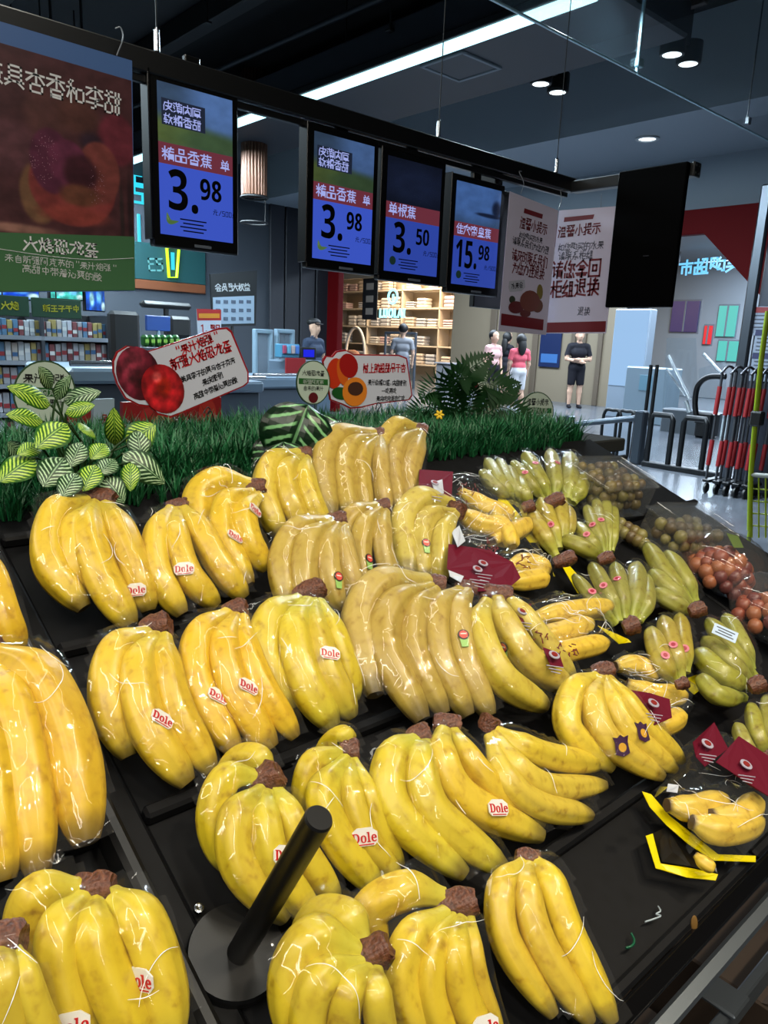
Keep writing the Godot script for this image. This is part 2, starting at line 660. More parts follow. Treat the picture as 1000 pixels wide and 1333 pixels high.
# ---------- bananas ----------
func banana_materials() -> void:
	var spots := noise_texture(0.03, [Color(1, 1, 1), Color(1, 1, 1), Color(0.93, 0.9, 0.84), Color(0.62, 0.5, 0.36)], [0.0, 0.52, 0.72, 1.0], 5, 512, 4)
	var m := mat("banana_peel", Color(1, 1, 1), 0.42)
	m.vertex_color_use_as_albedo = true
	grain(m, spots, 4.0)
	m.clearcoat_enabled = true
	m.clearcoat = 0.15
	m.clearcoat_roughness = 0.18
	var woody := noise_texture(0.05, [Color(0.25, 0.16, 0.1), Color(0.62, 0.45, 0.32), Color(0.85, 0.7, 0.5)], [0.0, 0.55, 1.0], 9, 256, 4)
	var k := mat("banana_crown", Color(0.62, 0.5, 0.49), 0.5)
	grain(k, woody, 16.0)
	bumpy(k, woody, 16.0, 0.3)
	var film := clear("cling_film", Color(1, 1, 1), 0.0, 0.06)
	film.albedo_color.a = 0.01
	film.metallic_specular = 0.3
	var bagm := clear("clear_bag", Color(0.9, 0.93, 0.95), 0.05, 0.07)
	bagm.albedo_color.a = 0.02
	bagm.metallic_specular = 0.4


func banana_tube(path: PackedVector3Array, r: float, ripe: Color, green: float, tip_brown: float, seed_: int, cut := false) -> MB:
	var b := mb(false, true)
	var n := path.size()
	var radii := PackedFloat32Array()
	var cols := PackedColorArray()
	var neck := Color(0.42, 0.5, 0.075)
	for i in n:
		var t := float(i) / (n - 1)
		var f := 1.0
		if t < 0.36:
			f = lerpf(0.5, 1.0, smoothstep(0.0, 0.36, t))
		elif t > 0.74:
			f = sqrt(maxf(0.0, 1.0 - pow((t - 0.74) / 0.29, 2.0)))
			f = maxf(f, 0.3)
		radii.append(r * f)
		var c := ripe
		c = c.lerp(neck, green * (1.0 - smoothstep(0.05, 0.42, t)))
		c = c.lerp(neck, 0.5 * green * smoothstep(0.78, 0.98, t))
		if t > 0.93:
			c = c.lerp(Color(0.05, 0.035, 0.02), tip_brown * smoothstep(0.93, 0.97, t))
		if t < 0.03 and cut:
			c = Color(0.1, 0.06, 0.035)
		cols.append(c)
	b.tube(path, radii, 15, true, 0.055, cols, float(seed_ % 7) * 0.37)
	return b


const H_ARCH := [0.066, 0.070, 0.052, 0.024]


func hand(spec: Dictionary) -> Node3D:
	# spec: crown [x, y, half width px, half height px], fruit [[r px, x, y, x, y, ...], ...], tone, green, sticker [[x, y, fruit index]]
	var cp: Vector3 = sp(spec.crown[0], spec.crown[1], 0.066 + spec.get("lift", 0.0))
	var foot := cp - plane_normal * 0.066
	var o := thing(spec.get("name", "banana_hand"), foot, spec.label, "bananas", spec.get("group", "wrapped banana hands on the stand"))
	var tone: Color = spec.get("tone", Color(0.72, 0.46, 0.03))
	var paths := []
	var rads := []
	var idx := 0
	var arch: Array = spec.get("arch", H_ARCH)
	for fr in spec.fruit:
		var pts := []
		var lower: float = 0.0
		var cnt: int = (fr.size() - 1) / 2
		for k in cnt:
			var s := float(k) / (cnt - 1) * 3.0
			var a := mini(int(s), 2)
			var h := lerpf(arch[a], arch[a + 1], s - a) + float(spec.get("lift", 0.0)) - lower
			pts.append(sp(fr[1 + 2 * k], fr[2 + 2 * k], h))
		var mid := sp(fr[1 + 2 * (cnt / 2)], fr[2 + 2 * (cnt / 2)], 0.05)
		var r := metres(fr[0], mid) * 1.04
		var path := curve(pts, 22)
		var jit := rng.randf_range(-0.05, 0.05)
		var c := Color(tone.r * (1.0 + jit), tone.g * (1.0 + jit * 1.4), tone.b * (1.0 + rng.randf_range(-0.2, 0.4)))
		part(o, spec.get("fruit_name", "banana"), banana_tube(path, r, c, spec.get("green", 0.35), 0.85, idx), M.banana_peel)
		paths.append(path)
		rads.append(r)
		idx += 1
	# the woody crown the necks grow from
	if spec.get("has_crown", true):
		var cw := metres(spec.crown[2], cp)
		var chh := metres(spec.crown[3], cp)
		var nb := mb()
		var tilt: float = deg_to_rad(spec.get("turn", 20.0))
		var rx := (cam_right * cos(tilt) + cam_up * sin(tilt)).normalized()
		var ry := (cam_up * cos(tilt) - cam_right * sin(tilt)).normalized()
		var noise := FastNoiseLite.new()
		noise.seed = int(spec.crown[0]) + 7
		noise.frequency = 0.9
		# a stub of fused stems: ribbed, narrow at the fruit, broad and ragged at the cut
		var rings := 10
		var sides := 18
		var depth := rx.cross(ry)
		var pts := []
		for i in rings:
			var t := float(i) / (rings - 1)
			var row := []
			var prof: float = [0.7, 0.85, 0.95, 1.0, 1.02, 1.04, 1.06, 1.05, 0.98, 0.8][i]
			for k in sides:
				var a := TAU * k / sides
				var wob := 1.0 + 0.3 * noise.get_noise_3d(cos(a) * 1.6, sin(a) * 1.6, t * 2.0 + spec.crown[1] * 0.1) + 0.05 * cos(a * 5.0)
				var xx := lerpf(-1.05, 1.05, t) + (0.16 * noise.get_noise_2d(cos(a) * 2.0 + 9.0, sin(a) * 2.0) if i > rings - 3 else 0.0)
				row.append(cp + rx * cw * xx + (ry * cos(a) * chh + depth * sin(a) * chh * 0.85) * prof * wob * 1.12)
			pts.append(row)
		for i in rings - 1:
			for k in sides:
				var k2 := (k + 1) % sides
				var mid_: Vector3 = cp + rx * cw * lerpf(-1.05, 1.05, (i + 0.5) / (rings - 1))
				var q := [pts[i][k], pts[i][k2], pts[i + 1][k2], pts[i + 1][k]]
				nb.tri(q[0], q[1], q[2], (q[0] - mid_).normalized(), (q[1] - mid_).normalized(), (q[2] - mid_).normalized())
				nb.tri(q[0], q[2], q[3], (q[0] - mid_).normalized(), (q[2] - mid_).normalized(), (q[3] - mid_).normalized())
		for k in sides:
			nb.flat(cp + rx * cw * 0.86, pts[rings - 1][k], pts[rings - 1][(k + 1) % sides], rx)
			nb.flat(cp - rx * cw * 0.95, pts[0][k], pts[0][(k + 1) % sides], -rx)
		part(o, "crown", nb, M.banana_crown, "brown woody crown")
	for st in spec.get("stickers", []):
		sticker(o, paths[st[2]], rads[st[2]], sp(st[0], st[1], 0.06), st[3] if st.size() > 3 else "oval")
	if spec.get("film", true):
		film_over(o, paths, rads, cp)
	return o


func sticker(o: Node3D, path: PackedVector3Array, r: float, near: Vector3, kind: String) -> void:
	# find where the line of sight to the mark meets the fruit and lay the sticker on the peel there
	var dir := (near - EYE).normalized()
	var best := 0
	var bd := 1e9
	for i in range(3, path.size() - 3):
		var w := path[i] - EYE
		var d := (w - dir * w.dot(dir)).length()
		if d < bd:
			bd = d
			best = i
	var along := (path[best + 1] - path[best - 1]).normalized()
	var w2 := path[best] - EYE
	var off := dir * w2.dot(dir) - w2
	off -= along * off.dot(along)
	if off.length() > r * 0.75:
		off = off.normalized() * r * 0.75
	var toward := -dir
	toward = (toward - along * toward.dot(along)).normalized()
	var nn := (off + toward * sqrt(maxf(r * r - off.length_squared(), 0.0))).normalized()
	var at := path[best] + nn * (r * 1.035 + 0.0008)
	var right := (cam_right + cam_up * 0.1)
	right = (right - nn * right.dot(nn)).normalized()
	var up := nn.cross(right)
	var b := mb()
	if kind == "oval":
		var poly := PackedVector2Array([Vector2(-0.0115, -0.004), Vector2(-0.0085, -0.0072), Vector2(0.0085, -0.0072), Vector2(0.0115, -0.004), Vector2(0.0115, 0.0035), Vector2(0.006, 0.0075), Vector2(-0.006, 0.0075), Vector2(-0.0115, 0.0035)])
		b.slab(poly, at, right, up, 0.0012)
		var s := part(o, "sticker", b, mat("sticker_white", Color(0.86, 0.86, 0.84), 0.35), "white fruit sticker with red lettering")
		latin(s, "lettering", "Dole", at - up * 0.0005, right, up, 0.0076, mat("sticker_red", Color(0.72, 0.05, 0.06), 0.4), "Droid Serif", 0.9)
		var rim := mb()
		rim.slab(PackedVector2Array([Vector2(-0.008, -0.0064), Vector2(0.008, -0.0064), Vector2(0.008, -0.0055), Vector2(-0.008, -0.0055)]), at + nn * 0.0004, right, up, 0.0004)
		part(s, "printed_bar", rim, mat("sticker_red", Color(0.72, 0.05, 0.06), 0.4))
	elif kind == "round":
		# tall sticker: red disc over a pale green strip
		var strip := mb()
		strip.slab(PackedVector2Array([Vector2(-0.004, -0.016), Vector2(0.004, -0.016), Vector2(0.0055, 0.0), Vector2(-0.0055, 0.0)]), at, right, up, 0.0012)
		var s2 := part(o, "sticker", strip, mat("sticker_leaf", Color(0.55, 0.72, 0.38), 0.35), "small round and strip fruit sticker")
		var disc := mb()
		disc.lathe(at, nn, [[0.0068, -0.001], [0.0068, 0.0004], [0.0, 0.0004]], 16)
		part(s2, "disc", disc, mat("sticker_black", Color(0.06, 0.05, 0.05), 0.4))
		var core := mb()
		core.lathe(at, nn, [[0.0052, 0.0004], [0.0052, 0.0008], [0.0, 0.0008]], 16)
		part(s2, "disc_face", core, mat("sticker_coral", Color(0.8, 0.28, 0.22), 0.4))
		var wl := mb()
		wl.box(at + nn * 0.0009 + up * 0.0008, Vector3(0.007, 0.0014, 0.0004), 0.0, Basis(right, up, nn))
		part(s2, "printed_bar", wl, mat("sticker_white", Color(0.86, 0.86, 0.84), 0.35))
	elif kind == "pink":
		var d2 := mb()
		d2.lathe(at, nn, [[0.0062, -0.001], [0.0062, 0.0004], [0.0, 0.0004]], 14)
		var s3 := part(o, "sticker", d2, mat("sticker_pink", Color(0.8, 0.45, 0.52), 0.35), "small pink fruit sticker")
		var d3 := mb()
		d3.lathe(at, nn, [[0.0032, 0.0004], [0.0032, 0.0008], [0.0, 0.0008]], 10)
		part(s3, "printed_dot", d3, mat("sticker_magenta", Color(0.6, 0.1, 0.2), 0.4))
	elif kind == "purple":
		var d4 := mb()
		d4.slab(PackedVector2Array([Vector2(-0.009, -0.008), Vector2(0.0, -0.011), Vector2(0.009, -0.008), Vector2(0.008, 0.004), Vector2(0.01, 0.011), Vector2(0.004, 0.0095), Vector2(0.0, 0.0125), Vector2(-0.004, 0.0095), Vector2(-0.01, 0.011), Vector2(-0.008, 0.004)]), at, right, up, 0.0012)
		var s4 := part(o, "sticker", d4, mat("sticker_violet", Color(0.22, 0.1, 0.24), 0.35), "dark purple crown shaped sticker")
		var d5 := mb()
		d5.lathe(at - up * 0.001, nn, [[0.005, 0.0003], [0.005, 0.0007], [0.0, 0.0007]], 14)
		part(s4, "printed_face", d5, mat("sticker_yellow", Color(0.8, 0.6, 0.15), 0.4))


func film_over(o: Node3D, paths: Array, rads: Array, cp: Vector3, swell := 0.0, m: Material = null, called := "plastic_wrap") -> void:
	# a sheet drawn tight over the fruit: heights over the stand's surface, bridged between the fruits
	var step := 0.0055
	var lo := Vector2(1e9, 1e9)
	var hi := Vector2(-1e9, -1e9)
	for k in paths.size():
		for p in paths[k]:
			var q := Vector2(p.x, (p - plane_zero).dot(plane_up))
			lo = lo.min(q - Vector2(rads[k], rads[k]))
			hi = hi.max(q + Vector2(rads[k], rads[k]))
	lo -= Vector2(0.02, 0.02)
	hi += Vector2(0.02, 0.02)
	var nx := int((hi.x - lo.x) / step) + 2
	var ny := int((hi.y - lo.y) / step) + 2
	var H := PackedFloat32Array()
	H.resize(nx * ny)
	H.fill(-1.0)
	for k in paths.size():
		var path: PackedVector3Array = paths[k]
		var n := path.size()
		for i in n:
			var t := float(i) / (n - 1)
			var f := lerpf(0.5, 1.0, smoothstep(0.02, 0.3, t)) * (1.0 if t < 0.8 else sqrt(maxf(0.05, 1.0 - pow((t - 0.8) / 0.23, 2.0))))
			var r: float = rads[k] * f * 1.04 + 0.001
			var q := Vector2(path[i].x, (path[i] - plane_zero).dot(plane_up))
			var hh := (path[i] - plane_zero).dot(plane_normal)
			for jy in range(maxi(0, int((q.y - r - lo.y) / step)), mini(ny - 1, int((q.y + r - lo.y) / step) + 1) + 1):
				for jx in range(maxi(0, int((q.x - r - lo.x) / step)), mini(nx - 1, int((q.x + r - lo.x) / step) + 1) + 1):
					var d2 := (lo + Vector2(jx, jy) * step - q).length_squared()
					if d2 < r * r:
						var z := hh + sqrt(r * r - d2)
						if z > H[jy * nx + jx]:
							H[jy * nx + jx] = z
	var base := H.duplicate()
	# bridge the gaps between fruits
	for it in 5:
		var G := H.duplicate()
		for jy in range(1, ny - 1):
			for jx in range(1, nx - 1):
				var at := jy * nx + jx
				var s := 0.0
				var cnt := 0
				for d in [-1, 1, -nx, nx]:
					if H[at + d] > -0.5:
						s += H[at + d]
						cnt += 1
				if cnt >= (2 if it < 2 or H[at] > -0.5 else 3):
					var avg := s / cnt - 0.0006
					if H[at] < avg:
						G[at] = avg if H[at] > -0.5 or cnt >= 3 else avg - 0.004
		H = G
	var noise := FastNoiseLite.new()
	noise.seed = int(cp.x * 1000.0)
	noise.frequency = 28.0
	noise.fractal_octaves = 3
	var crease := FastNoiseLite.new()
	crease.seed = int(cp.z * 1000.0)
	crease.frequency = 16.0
	crease.fractal_type = FastNoiseLite.FRACTAL_RIDGED
	crease.fractal_octaves = 2
	var P := PackedVector3Array()
	P.resize(nx * ny)
	for jy in ny:
		for jx in nx:
			var at := jy * nx + jx
			var u := lo.x + jx * step
			var w := lo.y + jy * step
			var fold := maxf(0.0, crease.get_noise_2d(u, w * 0.6) - 0.45) * 0.006
			P[at] = S(u, w, H[at] + 0.0016 + swell + noise.get_noise_2d(u, w) * 0.0011 + fold)
	var N := PackedVector3Array()
	N.resize(nx * ny)
	for jy in range(1, ny - 1):
		for jx in range(1, nx - 1):
			var at := jy * nx + jx
			var xa := at - 1 if H[at - 1] > -0.5 else at
			var xb := at + 1 if H[at + 1] > -0.5 else at
			var ya := at - nx if H[at - nx] > -0.5 else at
			var yb := at + nx if H[at + nx] > -0.5 else at
			var nn := (P[xb] - P[xa]).cross(P[yb] - P[ya])
			if nn.length_squared() < 1e-12:
				nn = plane_normal
			nn = nn.normalized()
			N[at] = nn if nn.dot(plane_normal) > 0.0 else -nn
	var b := mb()
	for jy in range(1, ny - 2):
		for jx in range(1, nx - 2):
			var a := jy * nx + jx
			if H[a] > -0.5 and H[a + 1] > -0.5 and H[a + nx] > -0.5 and H[a + nx + 1] > -0.5:
				b.tri(P[a], P[a + 1], P[a + nx + 1], N[a], N[a + 1], N[a + nx + 1])
				b.tri(P[a], P[a + nx + 1], P[a + nx], N[a], N[a + nx + 1], N[a + nx])
	if b.v.size():
		var fp := part(o, called, b, m if m else M.cling_film, "clear plastic film")
		glint_creases(fp, P, H, nx, ny, 2)


func glint_creases(fp: Node3D, P: PackedVector3Array, H: PackedFloat32Array, nx: int, ny: int, count: int) -> void:
	# raised film folds coloured white, painting in the thin highlights they catch
	var fold := mat("film_glint_fold", Color(0.92, 0.93, 0.95), 0.2)
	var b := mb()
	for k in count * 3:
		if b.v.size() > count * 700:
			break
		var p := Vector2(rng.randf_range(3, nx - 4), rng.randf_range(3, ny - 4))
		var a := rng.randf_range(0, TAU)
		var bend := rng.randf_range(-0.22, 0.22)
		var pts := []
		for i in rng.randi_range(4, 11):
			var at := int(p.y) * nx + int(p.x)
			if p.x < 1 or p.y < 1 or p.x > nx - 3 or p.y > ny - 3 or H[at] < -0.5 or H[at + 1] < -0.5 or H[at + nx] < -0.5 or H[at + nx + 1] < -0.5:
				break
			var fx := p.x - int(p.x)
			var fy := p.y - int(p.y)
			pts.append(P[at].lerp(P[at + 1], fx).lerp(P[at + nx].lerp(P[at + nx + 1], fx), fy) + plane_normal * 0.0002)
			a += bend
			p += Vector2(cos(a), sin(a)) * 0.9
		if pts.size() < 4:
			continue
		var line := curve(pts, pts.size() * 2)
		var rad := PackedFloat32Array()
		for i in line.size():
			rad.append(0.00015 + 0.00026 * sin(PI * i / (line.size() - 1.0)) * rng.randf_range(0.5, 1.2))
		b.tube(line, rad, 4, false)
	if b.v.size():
		part(fp, "film_glint_crease", b, fold).set_meta("kind", "stuff")


func all_hands() -> void:
	var bright := Color(0.623, 0.424, 0.020)
	var deep := Color(0.658, 0.420, 0.011)
	var olive := Color(0.432, 0.310, 0.052)
	var lime := Color(0.573, 0.439, 0.020)
	# --- top row, below the turf ---
	hand({"label": "yellow banana hand of four, top row, beside the black divider", "crown": [126, 650, 23, 13], "turn": -4, "tone": bright, "green": 0.3,
		"fruit": [[21, 112, 652, 72, 668, 64, 730, 110, 792], [15, 118, 660, 93, 688, 98, 735, 122, 775], [22, 122, 658, 115, 692, 132, 752, 170, 815], [20, 136, 655, 156, 690, 178, 745, 193, 796]],
		"stickers": [[178, 770, 3]]})
	hand({"label": "yellow banana hand of three, top row, second from the black divider", "crown": [231, 659, 13, 9], "turn": 8, "tone": bright, "green": 0.25,
		"fruit": [[18, 222, 664, 205, 692, 206, 745, 238, 800], [18, 231, 666, 230, 700, 246, 748, 282, 788], [18, 239, 664, 260, 690, 287, 735, 318, 778]],
		"stickers": [[243, 746, 1]]})
	hand({"label": "yellow banana hand bent over sideways, top row, third from the black divider", "crown": [332, 637, 15, 11], "turn": 15, "tone": bright, "green": 0.2, "lift": 0.01,
		"fruit": [[20, 326, 632, 285, 628, 259, 650, 262, 705], [17, 328, 642, 297, 654, 291, 698, 324, 762], [16, 336, 646, 319, 668, 325, 705, 347, 742]],
		"stickers": [[309, 705, 1], [337, 673, 2]]})
	hand({"label": "banana hand below the striped round leaves, top row", "crown": [394, 592, 12, 9], "turn": 10, "tone": Color(0.573, 0.424, 0.033), "green": 0.25, "lift": 0.012,
		"fruit": [[17, 388, 591, 354, 604, 345, 648, 366, 698], [16, 392, 596, 372, 615, 377, 652, 398, 690], [14, 399, 598, 397, 620, 407, 655, 424, 690]]})
	hand({"label": "dull yellow banana hand beside the striped leaves, tallest in top row", "crown": [491, 566, 9, 8], "turn": 0, "tone": olive, "green": 0.12, "lift": 0.015,
		"fruit": [[18, 485, 565, 441, 570, 420, 605, 428, 680], [15, 488, 570, 458, 582, 448, 618, 456, 676], [12, 490, 572, 473, 592, 471, 628, 478, 672], [12, 495, 572, 495, 595, 497, 632, 503, 670]]})
	hand({"label": "dull yellow banana hand touching the burgundy bag, end of top row", "crown": [547, 560, 9, 8], "turn": -20, "tone": olive, "green": 0.12, "lift": 0.018,
		"fruit": [[13, 543, 557, 517, 555, 499, 580, 501, 640], [12, 544, 562, 520, 578, 513, 615, 521, 668], [13, 549, 566, 541, 588, 533, 622, 537, 664]]})
	# --- second row ---
	hand({"label": "yellow banana hand of three, second row, beside the black divider", "crown": [203, 817, 18, 16], "turn": 15, "tone": bright, "green": 0.3,
		"fruit": [[24, 192, 825, 150, 848, 140, 912, 168, 985], [25, 202, 830, 180, 870, 192, 945, 244, 1020], [21, 214, 830, 215, 865, 234, 932, 275, 1005]],
		"stickers": [[211, 935, 1]]})
	hand({"label": "yellow banana hand with two stickers, second row, second from the divider", "crown": [306, 795, 15, 12], "turn": 10, "tone": deep, "green": 0.22,
		"fruit": [[22, 296, 800, 260, 828, 258, 892, 307, 980], [23, 306, 805, 292, 842, 306, 902, 354, 974], [18, 316, 805, 320, 842, 346, 902, 384, 960]],
		"stickers": [[286, 911, 0], [332, 896, 1]]})
	hand({"label": "greenish yellow banana hand of four, second row", "crown": [403, 771, 20, 13], "turn": 20, "tone": lime, "green": 0.55,
		"fruit": [[22, 389, 782, 352, 804, 345, 860, 382, 922], [24, 400, 785, 383, 822, 396, 884, 434, 946], [20, 409, 785, 410, 822, 430, 882, 458, 934], [16, 416, 784, 433, 820, 450, 866, 461, 912]],
		"stickers": [[432, 859, 2]]})
	# --- the dull bunches between ---
	hand({"label": "dull banana hand of four with round sticker behind the greenish hand", "crown": [438, 678, 14, 10], "turn": 10, "tone": olive, "green": 0.12, "lift": 0.005,
		"fruit": [[17, 428, 678, 386, 690, 366, 728, 373, 790], [18, 432, 684, 405, 702, 395, 742, 400, 795], [15, 440, 685, 428, 708, 429, 748, 442, 796], [14, 448, 685, 448, 710, 457, 750, 468, 790]],
		"stickers": [[441, 755, 2, "round"]]})
	hand({"label": "dull banana hand of three with dark crown between two dull hands", "crown": [497, 660, 11, 9], "turn": 5, "tone": olive, "green": 0.12, "lift": 0.005,
		"fruit": [[14, 489, 659, 461, 670, 449, 694, 455, 745], [15, 494, 665, 476, 684, 468, 718, 474, 770], [13, 502, 667, 497, 690, 500, 722, 513, 765]],
		"stickers": [[483, 731, 1, "round"]]})
	hand({"label": "dull banana hand under wrinkled film beside the burgundy bags", "crown": [594, 664, 10, 12], "turn": 70, "tone": Color(0.506, 0.405, 0.055), "green": 0.1, "lift": 0.008,
		"fruit": [[19, 588, 656, 548, 652, 525, 682, 532, 752], [14, 590, 667, 560, 672, 548, 706, 554, 755], [13, 593, 670, 579, 690, 573, 722, 574, 760]],
		"stickers": [[555, 712, 1, "round"]]})
	hand({"label": "large dull banana hand with long drooping outer fruit, second row", "crown": [567, 760, 13, 11], "turn": -5, "tone": olive, "green": 0.14, "lift": 0.01,
		"fruit": [[23, 557, 757, 494, 762, 466, 812, 489, 905], [22, 560, 766, 514, 788, 501, 845, 550, 938], [18, 567, 769, 541, 796, 540, 855, 578, 930]]})
	hand({"label": "dull banana hand of two straight fruits with one round sticker", "crown": [607, 766, 14, 9], "turn": -5, "tone": olive, "green": 0.14, "lift": 0.01,
		"fruit": [[19, 598, 770, 570, 796, 573, 858, 610, 932], [19, 608, 772, 597, 800, 606, 862, 638, 932]],
		"stickers": [[605, 838, 1, "round"]]})
	hand({"label": "dull banana hand fanned towards the bagged bananas, second row", "crown": [645, 774, 20, 12], "turn": -5, "tone": Color(0.522, 0.405, 0.055), "green": 0.14, "lift": 0.01,
		"fruit": [[20, 633, 785, 624, 818, 652, 880, 710, 920], [20, 648, 782, 657, 812, 690, 860, 742, 896], [14, 660, 778, 682, 800, 712, 838, 746, 882]],
		"stickers": [[654, 841, 1, "round"]]})
	# --- third row ---
	hand({"label": "yellow banana hand right behind the slanting black post", "crown": [347, 1016, 20, 19], "turn": 30, "tone": lime, "green": 0.4,
		"fruit": [[17, 350, 1008, 338, 988, 312, 988, 288, 1010], [21, 336, 1012, 296, 1014, 278, 1062, 294, 1130], [23, 340, 1030, 309, 1062, 311, 1125, 372, 1196], [22, 347, 1034, 345, 1072, 362, 1132, 412, 1196], [20, 360, 1030, 376, 1062, 397, 1112, 437, 1168]],
		"stickers": [[371, 1114, 3]]})
	hand({"label": "yellow banana hand with hooked top fruit, third row, next to the post", "crown": [455, 978, 12, 14], "turn": 0, "tone": lime, "green": 0.4,
		"fruit": [[14, 453, 972, 450, 960, 434, 964, 416, 985], [16, 447, 978, 408, 992, 396, 1030, 402, 1070], [22, 450, 990, 421, 1032, 438, 1088, 492, 1158], [17, 456, 992, 456, 1032, 476, 1090, 518, 1144], [13, 461, 990, 479, 1030, 496, 1080, 522, 1126]],
		"stickers": [[473, 1087, 3]]})
	hand({"label": "yellow banana hand of two long fruits with green tips, third row", "crown": [546, 960, 15, 15], "turn": 15, "tone": lime, "green": 0.55, "lift": 0.008,
		"fruit": [[24, 541, 965, 510, 988, 514, 1055, 604, 1138], [24, 556, 968, 546, 998, 568, 1062, 656, 1132]]})
	hand({"label": "yellow banana hand with one oval sticker leaning right, third row", "crown": [582, 943, 17, 13], "turn": -5, "tone": Color(0.623, 0.435, 0.022), "green": 0.4, "lift": 0.006,
		"fruit": [[23, 577, 953, 574, 988, 606, 1040, 704, 1088], [17, 590, 952, 610, 986, 650, 1032, 706, 1072]],
		"stickers": [[640, 1047, 0]]})
	hand({"label": "yellow banana hand of three lying sideways beside the empty tray", "crown": [638, 943, 10, 13], "turn": 60, "tone": Color(0.623, 0.463, 0.033), "green": 0.15, "lift": 0.0,
		"fruit": [[17, 646, 952, 680, 972, 722, 987, 782, 994], [17, 644, 956, 670, 996, 716, 1024, 786, 1022], [18, 638, 960, 656, 1010, 700, 1048, 768, 1061]]})
	hand({"label": "yellow banana hand with dark purple stickers against a bagged hand", "crown": [785, 874, 14, 10], "turn": 10, "tone": Color(0.641, 0.473, 0.039), "green": 0.12,
		"fruit": [[18, 775, 882, 746, 900, 742, 950, 796, 1000], [18, 782, 885, 772, 918, 796, 968, 861, 1010], [16, 788, 885, 798, 916, 827, 962, 878, 1001], [14, 793, 884, 815, 912, 850, 956, 888, 990]],
		"stickers": [[802, 965, 1, "purple"], [836, 947, 2, "purple"]]})
	# --- front row ---
	hand({"label": "yellow banana hand in crinkled film with large brown crown, front row", "crown": [482, 1243, 27, 19], "turn": 25, "tone": lime, "green": 0.35, "lift": 0.012,
		"fruit": [[22, 474, 1228, 456, 1196, 420, 1192, 385, 1222], [28, 466, 1238, 412, 1222, 380, 1270, 384, 1360], [25, 470, 1255, 422, 1272, 402, 1320, 404, 1395], [22, 480, 1262, 455, 1288, 446, 1330, 448, 1400], [20, 490, 1264, 490, 1292, 496, 1335, 508, 1400]]})
	hand({"label": "yellow banana hand with broad brown crown, front row, before the green tips", "crown": [594, 1178, 26, 18], "turn": 12, "tone": Color(0.632, 0.454, 0.020), "green": 0.4, "lift": 0.005,
		"fruit": [[24, 577, 1168, 527, 1158, 482, 1186, 492, 1240], [24, 580, 1190, 536, 1222, 522, 1280, 552, 1360], [20, 590, 1195, 566, 1232, 561, 1295, 592, 1375], [22, 600, 1198, 592, 1238, 602, 1295, 642, 1375], [13, 612, 1190, 616, 1232, 627, 1285, 652, 1350]],
		"stickers": [[624, 1323, 3]]})
	hand({"label": "yellow banana hand of three standing alone by the empty tray, front row", "crown": [687, 1117, 15, 11], "turn": -10, "tone": Color(0.632, 0.454, 0.022), "green": 0.2,
		"fruit": [[20, 680, 1125, 654, 1155, 659, 1225, 720, 1320], [21, 688, 1128, 685, 1162, 707, 1235, 768, 1330], [22, 697, 1123, 716, 1150, 743, 1222, 797, 1330]]})
	# --- left of the divider ---
	hand({"label": "single hanging yellow fruit of a hand left of the divider, top row", "crown": [-42, 690, 14, 12], "turn": 10, "tone": deep, "green": 0.1,
		"fruit": [[22, -40, 700, -14, 752, 4, 806, 22, 850], [22, -55, 705, -50, 760, -40, 820, -25, 870]]})
	hand({"label": "deep yellow banana hand with long straight fruits left of the divider", "crown": [-14, 846, 16, 14], "turn": 10, "tone": deep, "green": 0.08, "lift": 0.02,
		"fruit": [[33, -5, 852, 46, 882, 86, 965, 112, 1098], [31, -10, 870, 14, 920, 32, 1005, 50, 1136], [24, -16, 880, -14, 950, -4, 1045, 8, 1146]]})
	hand({"label": "yellow banana hand of four with dark brown crown, left of the divider", "crown": [121, 1157, 27, 18], "turn": 8, "tone": Color(0.615, 0.454, 0.017), "green": 0.3, "lift": 0.01,
		"fruit": [[26, 103, 1156, 52, 1162, 34, 1205, 44, 1290], [30, 108, 1170, 78, 1212, 82, 1280, 116, 1375], [29, 125, 1176, 121, 1214, 146, 1285, 190, 1380], [29, 143, 1166, 180, 1196, 207, 1265, 224, 1360]],
		"stickers": [[180, 1266, 3], [88, 1324, 1]]})
	hand({"label": "banana hand with cut brown crown at the lower corner left of the divider", "crown": [10, 1224, 20, 22], "turn": 0, "tone": Color(0.590, 0.444, 0.022), "green": 0.3, "lift": 0.03,
		"fruit": [[26, 6, 1238, 0, 1272, 12, 1325, 34, 1390], [18, 20, 1238, 31, 1268, 52, 1325, 84, 1395], [24, -8, 1240, -30, 1280, -30, 1340, -20, 1390]]})


